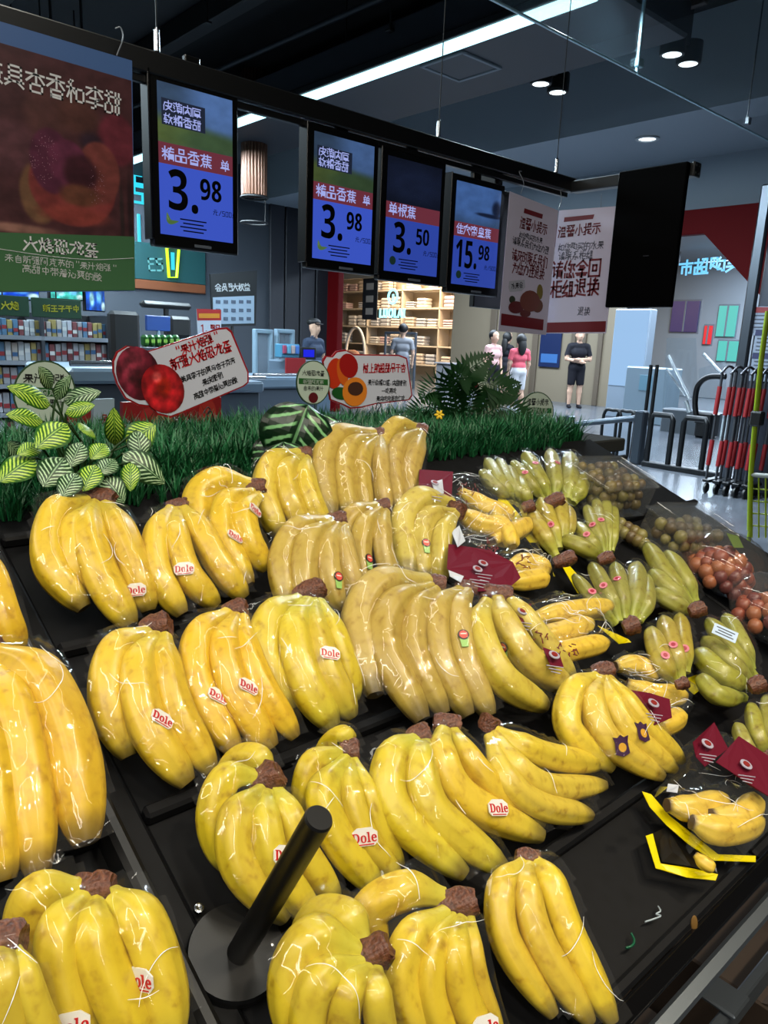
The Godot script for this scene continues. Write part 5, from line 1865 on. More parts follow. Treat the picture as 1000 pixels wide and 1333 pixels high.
func screens_and_rail() -> void:
	var black := mat("rail_black", Color(0.022, 0.024, 0.028), 0.4)
	# rail: main beam along X, then an arm towards the aisle
	var y := onz(400, 140, RAIL_Z).y
	var o := thing("hanging_rail", Vector3(1.6, y, RAIL_Z), "black hanging rail carrying the price screens and posters", "rail")
	var b := mb()
	b.box(Vector3((ARM_X - 0.6) * 0.5, y, RAIL_Z - 0.02), Vector3(ARM_X + 0.6 + 0.03, 0.062, 0.05), 0.004)
	part(o, "beam", b, black)
	b = mb()
	b.box(Vector3((ARM_X - 0.6) * 0.5, y - 0.045, RAIL_Z - 0.02), Vector3(ARM_X + 0.6 - 0.05, 0.02, 0.02), 0.002)
	part(o, "cable_channel", b, black)
	b = mb()
	var end := onx(902, 244, ARM_X)
	b.box(Vector3(ARM_X, y - 0.01, (RAIL_Z + end.z) * 0.5), Vector3(0.05, 0.05, absf(end.z - RAIL_Z)), 0.004)
	part(o, "arm", b, black)
	b = mb()
	b.box(Vector3(ARM_X, y - 0.01, end.z + 0.006), Vector3(0.056, 0.056, 0.012), 0.003)
	for k in 4:
		b.lathe(Vector3(ARM_X - 0.014 + 0.028 * (k % 2), y - 0.024 + 0.028 * (k / 2), end.z + 0.012), Vector3(0, 0, 1), [[0.005, 0.0], [0.004, 0.004], [0.0, 0.004]], 8)
	part(o, "end_cap", b, black)
	var wire := mat("hanging_wire", Color(0.16, 0.17, 0.18), 0.4, 0.6)
	for px in [[204, 25], [570, 170], [720, 250]]:
		var a := onz(px[0], px[1] + 20, RAIL_Z)
		a.y = y + 0.03
		b = mb()
		b.rod(a, Vector3(a.x, 4.15, a.z), 0.0022, 5)
		part(o, "hanging_wire", b, wire)
		b = mb()
		b.lathe(a, Vector3.UP, [[0.0, 0.0], [0.008, 0.002], [0.008, 0.055], [0.004, 0.062], [0.0, 0.062]], 10)
		part(o, "wire_grip", b, mat("bright_metal", Color(0.7, 0.72, 0.75), 0.25, 1.0))
	screen({"px": [194, 88, 311, 333], "kind": 0, "title": "精品香蕉", "slogan": ["皮薄肉厚", "软糯香甜"], "price": ["3.", "98"], "picture_glow": 1.0, "label": "lit price screen hanging beside the large fruit poster"})
	screen({"px": [402, 157, 488, 359], "kind": 1, "title": "精品香蕉", "slogan": ["皮薄肉厚", "软糯香甜"], "price": ["3.", "98"], "picture_glow": 0.7, "label": "lit price screen with two line slogan beside the dark picture screen"})
	screen({"px": [499, 190, 573, 373], "kind": 2, "title": "单根蕉", "price": ["3.", "50"], "picture_glow": 0.7, "label": "lit price screen with a dark blank picture above the price"})
	screen({"px": [590, 224, 648, 387], "kind": 3, "title": "佳农帝皇蕉", "price": ["15.", "98"], "picture_glow": 0.7, "label": "lit price screen with pale blue picture and the dearest price"})
	# back of the screen on the far side of the rail, and the switched off one on the arm
	var dk := mat("screen_back", Color(0.012, 0.013, 0.016), 0.5)
	var s5 := onz(640, 245, RAIL_Z - 0.12)
	var e5 := onz(664, 404, RAIL_Z - 0.12)
	b = mb()
	b.box(Vector3((s5.x + e5.x) * 0.5 - 0.05, (s5.y + e5.y) * 0.5, RAIL_Z - 0.12), Vector3(0.26, s5.y - e5.y, 0.03), 0.004)
	var back := thing("price_screen", Vector3(s5.x, e5.y, RAIL_Z - 0.12), "black back of a price screen behind the pale blue picture screen", "screen")
	part(back, "housing", b, dk)
	b = mb()
	b.box(Vector3(s5.x - 0.05, s5.y + 0.02, RAIL_Z - 0.08), Vector3(0.05, 0.06, 0.09), 0.003)
	part(back, "bracket", b, dk)
	var tl := onx(808, 262, ARM_X - 0.03)
	var br := onx(874, 400, ARM_X - 0.03)
	var tr := onx(895, 246, ARM_X - 0.03)
	var off := thing("price_screen", Vector3(ARM_X, br.y, (tl.z + br.z) * 0.5), "dark switched off screen at the end of the rail arm", "screen")
	b = mb()
	tr.y = y + 0.015
	b.box(Vector3(ARM_X - 0.04, (tr.y + br.y) * 0.5, (onx(796, 401, ARM_X).z + tr.z) * 0.5), Vector3(0.03, tr.y - br.y, absf(tr.z - onx(796, 401, ARM_X).z)), 0.004)
	part(off, "housing", b, mat("screen_off", Color(0.004, 0.004, 0.006), 0.6))
	M.screen_off.metallic_specular = 0.15
	b = mb()
	b.box(onx(841, 333, ARM_X - 0.056), Vector3(0.002, 0.004, 0.028), 0.0005)
	part(off, "badge", b, mat("badge_dim", Color(0.12, 0.12, 0.13), 0.4))


func posters() -> void:
	var hook := mat("hook_white", Color(0.5, 0.52, 0.55), 0.4)
	# --- large fruit poster ---
	var z := RAIL_Z + 0.05
	var o := thing("fruit_poster", onz(90, 378, z), "hanging plastic poster with a bitten dark plum over a green band", "poster")
	var quad := [-140, -14, 172, 79, 176, 379, -140, 382]
	var board := plate_z(quad, z, 0.003)
	part(o, "sheet", board, mat("poster_clear_edge", Color(0.30, 0.42, 0.62), 0.3))
	var wine := Color(0.30, 0.18, 0.19)  # print colours greyed to paint in the glossy haze on the sheet
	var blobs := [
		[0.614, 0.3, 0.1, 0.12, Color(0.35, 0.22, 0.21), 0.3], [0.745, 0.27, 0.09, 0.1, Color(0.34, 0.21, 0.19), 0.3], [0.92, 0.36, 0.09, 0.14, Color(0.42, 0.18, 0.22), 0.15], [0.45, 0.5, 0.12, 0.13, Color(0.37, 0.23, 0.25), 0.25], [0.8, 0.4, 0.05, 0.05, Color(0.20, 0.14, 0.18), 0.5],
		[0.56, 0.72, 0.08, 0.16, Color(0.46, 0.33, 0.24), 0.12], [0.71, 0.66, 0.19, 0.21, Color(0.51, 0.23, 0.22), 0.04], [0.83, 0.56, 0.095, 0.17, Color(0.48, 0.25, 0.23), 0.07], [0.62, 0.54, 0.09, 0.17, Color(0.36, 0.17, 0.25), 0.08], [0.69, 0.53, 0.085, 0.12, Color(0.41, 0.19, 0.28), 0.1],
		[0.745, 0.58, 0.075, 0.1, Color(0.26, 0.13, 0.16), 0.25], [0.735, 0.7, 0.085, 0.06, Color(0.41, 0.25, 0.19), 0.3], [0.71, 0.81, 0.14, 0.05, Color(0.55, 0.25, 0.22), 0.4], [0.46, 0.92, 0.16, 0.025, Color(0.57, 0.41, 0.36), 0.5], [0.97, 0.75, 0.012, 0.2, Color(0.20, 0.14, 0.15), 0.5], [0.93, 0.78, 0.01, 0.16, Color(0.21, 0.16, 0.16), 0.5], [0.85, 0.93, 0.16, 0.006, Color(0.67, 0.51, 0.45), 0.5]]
	var pic := plate_z([-140, 15, 171, 105, 175, 308, -140, 298], z + 0.001, 0.0)
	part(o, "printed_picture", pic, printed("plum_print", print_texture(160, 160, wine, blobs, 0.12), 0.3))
	var grn := plate_z([-140, 298, 175, 308, 176, 378, -140, 380], z + 0.001, 0.0)
	part(o, "printed_band", grn, mat("poster_green", Color(0.26, 0.43, 0.28), 0.35))
	var sugar := mb()
	for i in 150:
		var a := rng.randf_range(0.0, TAU)
		var q := sqrt(rng.randf())
		var left := i % 3 > 0
		var p := onz((56.0 if left else 126.0) + cos(a) * (19 if left else 11) * q, (205.0 if left else 242.0) + sin(a) * (34 if left else 27) * q, z + 0.0016)
		sugar.box(p, Vector3.ONE * rng.randf_range(0.0006, 0.0016))
	var sug := part(o, "printed_sugar", sugar, mat("print_sugar", Color(0.72, 0.55, 0.6), 0.4))
	sug.set_meta("kind", "stuff")
	var white := mat("print_white", Color(0.88, 0.88, 0.88), 0.4)
	text_z(o, "headline", "兼具杏香和李甜", -22, 101, 159, 151, z + 0.0012, white, 0.11, 1.25)
	text_z(o, "name_line", "火焰恐龙蛋", 31, 325, 129, 335, z + 0.0012, white, 0.12)
	text_z(o, "small_line", "来自新疆阿克苏的\"果汁炮弹\"", 7, 340, 152, 354, z + 0.0012, white, 0.07)
	text_z(o, "small_line", "高甜中带着沁爽的酸", 30, 354, 133, 366, z + 0.0012, white, 0.07)
	var rule := mb()
	rule.tube(curve([onz(-20, 321, z + 0.0014), onz(60, 333, z + 0.0014), onz(120, 338, z + 0.0014), onz(174, 336, z + 0.0014)], 12), filled(13, 0.0008), 4)
	part(o, "printed_rule", rule, white)
	for hx in [[152, 72, 150, 36]]:
		var hb := mb()
		hb.tube(curve([onz(hx[0], hx[1], z), onz(160, 50, z), onz(157, 36, z), onz(150, 37, z)], 12), filled(13, 0.0018), 6)
		part(o, "hook", hb, hook)
	# --- two white notices with red print ---
	var red := mat("print_red", Color(0.42, 0.06, 0.09), 0.45)
	var dark := mat("print_dark", Color(0.1, 0.1, 0.14), 0.5)
	var paper := mat("notice_paper", Color(0.78, 0.75, 0.82), 0.35)
	var z1 := RAIL_Z + 0.03
	var n1 := thing("notice_poster", onz(682, 432, z1), "white notice with red lettering and a printed fruit bowl", "poster", "hanging white notices")
	part(n1, "sheet", plate_z([664, 249, 727, 274, 711, 436, 649, 431], z1, 0.002), paper)
	part(n1, "printed_badge", plate_z([683, 271, 707, 279, 706, 285, 682, 277], z1 + 0.001, 0.0), red)
	text_z(n1, "headline", "温馨小提示", 677, 296, 712, 306, z1 + 0.0012, red, 0.13, 1.35)
	text_z(n1, "body_line", "如您购买的水果", 676, 309, 706, 317, z1 + 0.0012, dark, 0.1, 1.2)
	text_z(n1, "body_line", "请联系我们为您办理", 667, 317, 714, 331, z1 + 0.0012, dark, 0.1, 1.2)
	text_z(n1, "large_line", "请及时联系我们", 666, 338, 712, 349, z1 + 0.0012, red, 0.13, 1.5)
	text_z(n1, "large_line", "为您办理退换", 667, 355, 708, 364, z1 + 0.0012, red, 0.13, 1.5)
	part(n1, "printed_stripe", plate_z([653, 408, 708, 416, 707, 430, 652, 423], z1 + 0.001, 0.0), red)
	var bub := plate_z([663, 366, 683, 364, 684, 374, 679, 379, 664, 380, 662, 374], z1 + 0.001, 0.0)
	part(n1, "speech_bubble", bub, mat("bubble_white", Color(0.68, 0.68, 0.72), 0.4))
	text_z(n1, "bubble_text", "水果会", 666, 376, 681, 374, z1 + 0.0016, dark, 0.1)
	for f in [[672, 400, 10, 8, Color(0.36, 0.1, 0.1)], [690, 392, 13, 14, Color(0.42, 0.2, 0.14)], [703, 380, 4, 10, Color(0.46, 0.4, 0.12)], [684, 408, 7, 5, Color(0.36, 0.12, 0.1)], [667, 390, 4, 5, Color(0.16, 0.2, 0.12)], [700, 398, 7, 9, Color(0.4, 0.22, 0.12)]]:
		part(n1, "printed_fruit", plate_z(ring_px(f[0], f[1], f[2], f[3], 16), z1 + 0.0012 + 0.0001 * f[2], 0.0), mat("notice_fruit_%d" % f[0], f[4], 0.4))
	var x2 := ARM_X - 0.045
	var n2 := thing("notice_poster", onx(760, 434, x2), "white notice with large red lettering on the rail arm", "poster", "hanging white notices")
	part(n2, "sheet", plate_x([728, 274, 808, 268, 789, 434, 710, 434], x2, 0.002), paper)
	var xf := x2 - 0.001
	part(n2, "printed_badge", plate_x([735, 283, 774, 279, 772, 285, 734, 289], xf, 0.0), red)
	text_x(n2, "headline", "温馨小提示", 727, 309, 782, 303, xf - 0.0002, red, 0.13, 1.2)
	text_x(n2, "body_line", "如您购买的水果", 727, 327, 786, 323, xf - 0.0002, mat("print_grey", Color(0.36, 0.35, 0.4), 0.5), 0.1, 1.1)
	text_x(n2, "body_line", "请联系柜组", 727, 339, 772, 336, xf - 0.0002, M.print_grey, 0.1, 1.1)
	text_x(n2, "large_line", "请您拿回", 718, 362, 782, 359, xf - 0.0002, red, 0.14, 1.25)
	text_x(n2, "large_line", "柜组退换", 717, 387, 780, 383, xf - 0.0002, red, 0.14, 1.25)
	part(n2, "printed_stripe", plate_x([712, 420, 789, 418, 788, 432, 710, 433], xf, 0.0), red)
	text_x(n2, "small_line", "退换", 752, 410, 768, 410, xf - 0.0002, M.print_grey, 0.1, 1.2)
	for h in [[678, 252, 676, 224, 684, 230], [727, 272, 730, 248, 728, 246]]:
		var hb := mb()
		hb.tube(curve([onz(h[0], h[1], z1), onz(h[0] + 4, (h[1] + h[3]) * 0.5, z1 + 0.01), onz(h[2], h[3], z1), onz(h[2] + 3, h[3] - 1, z1 - 0.02)], 10), filled(11, 0.0016), 6)
		part(n1, "hook", hb, hook)
	var hb2 := mb()
	hb2.tube(curve([onx(782, 270, x2), onx(783, 256, x2 - 0.01), onx(783, 252, x2)], 8), filled(9, 0.0014), 6)
	part(n2, "hook", hb2, hook)


func pick_signs() -> void:
	var zs := -1.32
	var paper := mat("sign_white", Color(0.66, 0.68, 0.74), 0.3)
	var rim := mat("sign_red", Color(0.5, 0.05, 0.08), 0.3)
	var red := mat("sign_red_ink", Color(0.62, 0.05, 0.09), 0.4)
	var ink := mat("sign_ink", Color(0.05, 0.05, 0.07), 0.5)
	var wire := mat("sign_wire", Color(0.03, 0.03, 0.035), 0.4)
	# --- plum sign ---
	var o := thing("fruit_sign", onz(280, 600, zs), "tilted red edged sign with two printed plums on a wire stem", "sign", "signs on wire stems in the turf")
	var outer := [147, 470, 152, 458, 165, 450, 180, 452, 190, 458, 285, 427, 296, 426, 302, 431, 324, 485, 324, 498, 318, 503, 235, 539, 222, 544, 205, 540, 196, 530, 180, 528, 163, 519, 152, 500, 147, 484]
	part(o, "board", plate_z(outer, zs, 0.004), rim)
	var inner := []
	for i in outer.size() / 2:
		inner.append(lerpf(outer[2 * i], 232.0, 0.022))
		inner.append(lerpf(outer[2 * i + 1], 482.0, 0.045))
	part(o, "printed_face", plate_z(inner, zs + 0.001, 0.0), paper)
	part(o, "printed_plum", plate_z(ring_px(180, 486, 28, 36, 26, -0.35), zs + 0.0016, 0.0), printed("plum_skin", print_texture(48, 48, Color(0.3, 0.06, 0.12), [[0.35, 0.35, 0.3, 0.4, Color(0.42, 0.14, 0.2), 0.7], [0.7, 0.7, 0.3, 0.3, Color(0.2, 0.03, 0.07), 0.6]], 0.4)))
	part(o, "printed_plum", plate_z(ring_px(212, 506, 27, 33, 26, -0.45), zs + 0.0022, 0.0), printed("plum_cut", print_texture(48, 48, Color(0.44, 0.05, 0.08), [[0.5, 0.5, 0.42, 0.42, Color(0.6, 0.09, 0.12), 0.2], [0.5, 0.45, 0.16, 0.2, Color(0.55, 0.1, 0.06), 0.3], [0.35, 0.25, 0.1, 0.1, Color(0.8, 0.3, 0.3), 0.5]], 0.3)))
	text_z(o, "headline", "\"果汁炮弹\"", 230, 464, 286, 442, zs + 0.0014, red, 0.14, 1.1)
	text_z(o, "headline", "新疆火焰恐龙蛋", 225, 482, 303, 456, zs + 0.0014, red, 0.15, 1.25)
	text_z(o, "body_line", "兼具李子的爽与杏子芬芳", 237, 498, 307, 472, zs + 0.0014, ink, 0.14, 1.2)
	text_z(o, "body_line", "果皮脆韧", 265, 502, 291, 491, zs + 0.0014, ink, 0.14, 1.2)
	text_z(o, "body_line", "高甜中带着沁爽的酸", 254, 520, 310, 497, zs + 0.0014, ink, 0.14, 1.2)
	var wb := mb()
	wb.tube(curve([onz(265, 538, zs), onz(270, 530, zs), onz(274, 534, zs), onz(270, 540, zs), onz(274, 534, zs + 0.004), onz(279, 548, zs), onz(284, 566, zs), onz(290, 600, zs)], 20), filled(21, 0.0013), 5)
	part(o, "wire_stem", wb, wire)
	# --- apricot sign ---
	var a := thing("fruit_sign", onz(492, 600, zs), "red edged sign with printed apricots on a wire stem", "sign", "signs on wire stems in the turf")
	var ao := [420, 470, 424, 463, 432, 464, 438, 457, 450, 455, 460, 461, 520, 462, 530, 466, 537, 515, 533, 521, 490, 526, 470, 531, 456, 532, 446, 527, 430, 521, 426, 500]
	part(a, "board", plate_z(ao, zs, 0.004), rim)
	var ai := []
	for i in ao.size() / 2:
		ai.append(lerpf(ao[2 * i], 480.0, 0.025))
		ai.append(lerpf(ao[2 * i + 1], 494.0, 0.05))
	part(a, "printed_face", plate_z(ai, zs + 0.001, 0.0), paper)
	for f in [[436, 486, 11, 20, 0.1, Color(0.62, 0.16, 0.06)], [454, 476, 12, 16, -0.2, Color(0.5, 0.06, 0.06)], [446, 484, 7, 18, -0.15, Color(0.66, 0.3, 0.08)], [444, 512, 12, 8, 0.2, Color(0.08, 0.26, 0.1)], [462, 510, 16, 19, 0.1, Color(0.72, 0.42, 0.12)]]:
		part(a, "printed_apricot", plate_z(ring_px(f[0], f[1], f[2], f[3], 20, f[4]), zs + 0.0012 + f[0] * 0.000003, 0.0), mat("apricot_print_%d" % f[0], f[5], 0.35))
	part(a, "printed_stone", plate_z(ring_px(463, 506, 10, 9, 16), zs + 0.0034, 0.0), mat("apricot_stone", Color(0.2, 0.1, 0.05), 0.5))
	text_z(a, "headline", "树上熟超甜吊干杏", 473, 485, 528, 484, zs + 0.0014, red, 0.15, 1.4)
	text_z(a, "body_line", "果汁软糯口感,肉甜脆韧", 479, 501, 529, 502, zs + 0.0014, ink, 0.13, 1.3)
	text_z(a, "body_line", "一吃再吃", 497, 512, 516, 512, zs + 0.0014, ink, 0.13, 1.3)
	text_z(a, "body_line", "果肉吃完连杏仁吃", 490, 522, 527, 521, zs + 0.0014, ink, 0.13, 1.2)
	wb = mb()
	wb.tube(curve([onz(489, 533, zs + 0.004), onz(492, 524, zs + 0.005), onz(496, 528, zs + 0.005), onz(492, 534, zs + 0.006), onz(491, 545, zs), onz(492, 600, zs)], 16), filled(17, 0.0013), 5)
	part(a, "wire_stem", wb, wire)
	# --- round tags ---
	var dg := mat("tag_green", Color(0.1, 0.3, 0.12), 0.4)
	var pale := mat("tag_pale", Color(0.6, 0.66, 0.62), 0.3)
	for t in [
		[408, 498, 22, 29, -1.3, "small oval fruit sign beside the apricot sign", "火焰恐龙蛋", true], [58, 512, 41, 43, -1.41, "round pale sign behind the lime striped plant", "果汁炮弹", false],
		[619, 488, 17, 22, -1.4, "round pale sign half hidden by the fern", "树上吊干杏", true], [700, 535, 21, 25, -1.3, "round pale sign at the end of the turf", "温馨小提示", false]]:
		var zz: float = t[4]
		var r := thing("round_sign", onz(t[0], 600, zz), t[5], "sign", "signs on wire stems in the turf")
		part(r, "board", plate_z(ring_px(t[0], t[1], t[2], t[3]), zz, 0.003), mat("tag_edge", Color(0.14, 0.24, 0.15), 0.4))
		part(r, "printed_face", plate_z(ring_px(t[0], t[1], t[2] * 0.95, t[3] * 0.95), zz + 0.001, 0.0), pale)
		part(r, "printed_band", plate_z([t[0] - t[2] * 0.86, t[1] - t[3] * 0.2, t[0] + t[2] * 0.86, t[1] - t[3] * 0.14, t[0] + t[2] * 0.86, t[1] + t[3] * 0.12, t[0] - t[2] * 0.86, t[1] + t[3] * 0.06], zz + 0.0014, 0.0), dg)
		text_z(r, "headline", t[6], t[0] - t[2] * 0.66, t[1] - t[3] * 0.34, t[0] + t[2] * 0.66, t[1] - t[3] * 0.3, zz + 0.0016, ink, 0.1)
		text_z(r, "band_text", "新疆阿克苏", t[0] - t[2] * 0.6, t[1] + t[3] * 0.04, t[0] + t[2] * 0.6, t[1] + t[3] * 0.08, zz + 0.002, pale, 0.12, 0.9)
		text_z(r, "small_line", "自来的果汁", t[0] - t[2] * 0.6, t[1] + t[3] * 0.34, t[0] + t[2] * 0.6, t[1] + t[3] * 0.36, zz + 0.0016, ink, 0.08)
		if t[7]:
			part(r, "printed_plum", plate_z(ring_px(t[0], t[1] + t[3] * 0.68, t[2] * 0.28, t[3] * 0.24, 16), zz + 0.0016, 0.0), mat("tag_plum", Color(0.28, 0.03, 0.07), 0.4))
		var sb := mb()
		sb.rod(onz(t[0] + 2, t[1] + t[3] * 0.9, zz - 0.002), onz(t[0] + 3, t[1] + t[3] + 60, zz - 0.002), 0.0013, 5)
		part(r, "wire_stem", sb, wire)


# ---------- the shop, the mall beyond it ----------
const BX := 8.4     # the shop's open edge
const BZ := -11.0   # the shop's back wall


func pz(x0: float, y0: float, x1: float, y1: float, z: float, depth: float) -> Array:   # box whose front, seen at (x0..x1, y0..y1), lies on the upright plane z
	var a := onz(x0, (y0 + y1) * 0.5, z)
	var e := onz(x1, (y0 + y1) * 0.5, z)
	var t := onz((x0 + x1) * 0.5, y0, z)
	var u := onz((x0 + x1) * 0.5, y1, z)
	return [Vector3((a.x + e.x) * 0.5, (t.y + u.y) * 0.5, z - depth * 0.5), Vector3(absf(e.x - a.x), absf(t.y - u.y), depth)]


func pxx(x0: float, y0: float, x1: float, y1: float, wx: float, depth: float) -> Array:   # the same on the plane X = wx
	var a := onx(x0, (y0 + y1) * 0.5, wx)
	var e := onx(x1, (y0 + y1) * 0.5, wx)
	var t := onx((x0 + x1) * 0.5, y0, wx)
	var u := onx((x0 + x1) * 0.5, y1, wx)
	return [Vector3(wx + depth * 0.5, (t.y + u.y) * 0.5, (a.z + e.z) * 0.5), Vector3(depth, absf(t.y - u.y), absf(e.z - a.z))]


func boxed(parent: Node3D, called: String, k: Array, m: Material, bevel := 0.01, label := "") -> MeshInstance3D:
	var b := mb()
	b.box(k[0], k[1], bevel)
	return part(parent, called, b, m, label)


func grounded(k: Array) -> Array:   # stretch a box down to the floor
	var top: float = k[0].y + k[1].y * 0.5
	return [Vector3(k[0].x, top * 0.5, k[0].z), Vector3(k[1].x, top, k[1].z)]


func shell() -> void:
	var floor_m := mat("floor_tile", Color(0.36, 0.38, 0.41), 0.22)
	grain(floor_m, noise_texture(0.02, [Color(0.88, 0.88, 0.88), Color(1, 1, 1)], [0.2, 0.8], 21, 256, 4), 0.7, true)
	var b := mb()
	b.box(Vector3(9.5, -0.1, -9), Vector3(35, 0.2, 32))
	structure("floor", b, floor_m)
	var black := mat("ceiling_black", Color(0.035, 0.042, 0.055), 0.8)
	b = mb()
	b.box(Vector3(-0.5, 4.3, -3), Vector3(15, 0.2, 20))
	structure("ceiling", b, black)
	var grey := mat("soffit_grey", Color(0.5, 0.54, 0.58), 0.7)
	b = mb()
	b.box(Vector3((6.8 + BX) * 0.5, 3.8, -3), Vector3(BX - 6.8, 0.8, 20))
	structure("trim_1", b, grey)
	b = mb()
	b.box(Vector3(BX + 0.1, 3.52, -3), Vector3(0.2, 1.36, 20))
	structure("trim_2", b, grey)
	var wall := mat("wall_slate", Color(0.2, 0.225, 0.26), 0.7)
	b = mb()
	b.box(Vector3(0.2, 2.1, BZ - 0.1), Vector3(16.4, 4.2, 0.2))
	structure("wall_left", b, wall)
	b = mb()
	b.box(Vector3(-7.1, 2.1, -3), Vector3(0.2, 4.2, 20))
	structure("wall_front", b, wall)
	b = mb()
	b.box(Vector3(9.5, 2.1, 7.1), Vector3(35, 4.2, 0.2))
	structure("wall_back", b, wall)
	b = mb()
	b.box(Vector3(BX + 0.1, 1.42, 2.0), Vector3(0.2, 2.84, 10.0))
	structure("wall_right", b, wall)
	# mall
	var cream := mat("mall_white", Color(0.5, 0.52, 0.54), 0.6)
	b = mb()
	b.box(Vector3(17.8, 4.1, -9), Vector3(18.4, 0.2, 32))
	structure("ceiling_mall", b, cream)
	b = mb()
	b.box(Vector3(27.1, 2.0, -9), Vector3(0.2, 4.2, 32))
	structure("wall_far", b, cream)
	b = mb()
	b.box(Vector3(17.8, 2.0, -25.1), Vector3(18.6, 4.2, 0.2))
	structure("wall_mall_end", b, cream)
	b = mb()
	b.box(Vector3(BX + 0.1, 2.1, -18.1), Vector3(0.2, 4.2, 14.0))
	structure("wall_mall_side", b, wall)
	# red portal of the shop's open edge
	var red := mat("portal_red", Color(0.34, 0.02, 0.035), 0.6)
	red.metallic_specular = 0.2
	var o := thing("entrance_portal", Vector3(BX - 0.02, 0, -7), "red entrance portal framing the shop's wide opening", "portal")
	b = mb()
	b.box(Vector3(BX - 0.06, 2.71, -7), Vector3(0.12, 0.26, 8.0), 0.01)
	part(o, "header", b, red)
	var post := pxx(426, 330, 441, 480, BX - 0.1, 0.12)
	b = mb()
	b.box(Vector3(BX - 0.06, 1.3, post[0].z), Vector3(0.12, 2.6, post[1].z), 0.01)
	part(o, "post", b, red)
	var gus := onx(945, 272, BX - 0.06)
	b = mb()
	b.slab(PackedVector2Array([Vector2(0, 0), Vector2(1.0, 0), Vector2(1.0, -0.95)]), Vector3(BX - 0.13, 2.84, gus.z - 0.45), Vector3(0, 0, 1), Vector3.UP, 0.05)
	part(o, "slanted_panel", b, red)
	# pillar with mirrored corner
	var pm := mat("pillar_slate", Color(0.15, 0.17, 0.215), 0.4)
	var edge := onx(951, 540, 7.3)
	b = mb()
	b.box(Vector3(7.75, 2.1, edge.z + 0.6), Vector3(0.9, 4.2, 1.0), 0.02)
	structure("wall_pillar", b, pm)
	b = mb()
	b.box(Vector3(7.27, 1.4, edge.z + 0.05), Vector3(0.06, 2.8, 0.1), 0.015)
	var ch := thing("mirrored_strip", Vector3(7.27, 0.0, edge.z + 0.05), "mirror finish metal strip on the pillar corner", "strip")
	part(ch, "strip", b, mat("mirror_metal", Color(0.35, 0.37, 0.4), 0.3, 0.9))
	for k in 3:
		var nb := mb()
		var c := onx(992 + 4 * (k % 2), 418 + 30 * k, 7.28)
		nb.box(c, Vector3(0.006, 0.26, 0.2), 0.001)
		var np := thing("pillar_notice", c - Vector3(0, 0.13, 0), ["white notice with red heading on the slate pillar", "white notice with blue heading on the slate pillar", "narrow white and blue notice on the slate pillar"][k], "notice")
		part(np, "sheet", nb, mat("pillar_paper", Color(0.42, 0.46, 0.52), 0.6))
		nb = mb()
		nb.box(c + Vector3(-0.004, 0.1, 0), Vector3(0.003, 0.05, 0.2), 0.0)
		part(np, "heading", nb, mat("notice_red", Color(0.4, 0.04, 0.07), 0.5) if k == 0 else mat("notice_blue", Color(0.08, 0.1, 0.25), 0.5))
		nb = mb()
		for j in 4:
			nb.box(c + Vector3(-0.004, 0.05 - 0.035 * j, 0), Vector3(0.002, 0.012, 0.15), 0.0)
		part(np, "printed_lines", nb, mat("ink_grey", Color(0.2, 0.22, 0.26), 0.6))


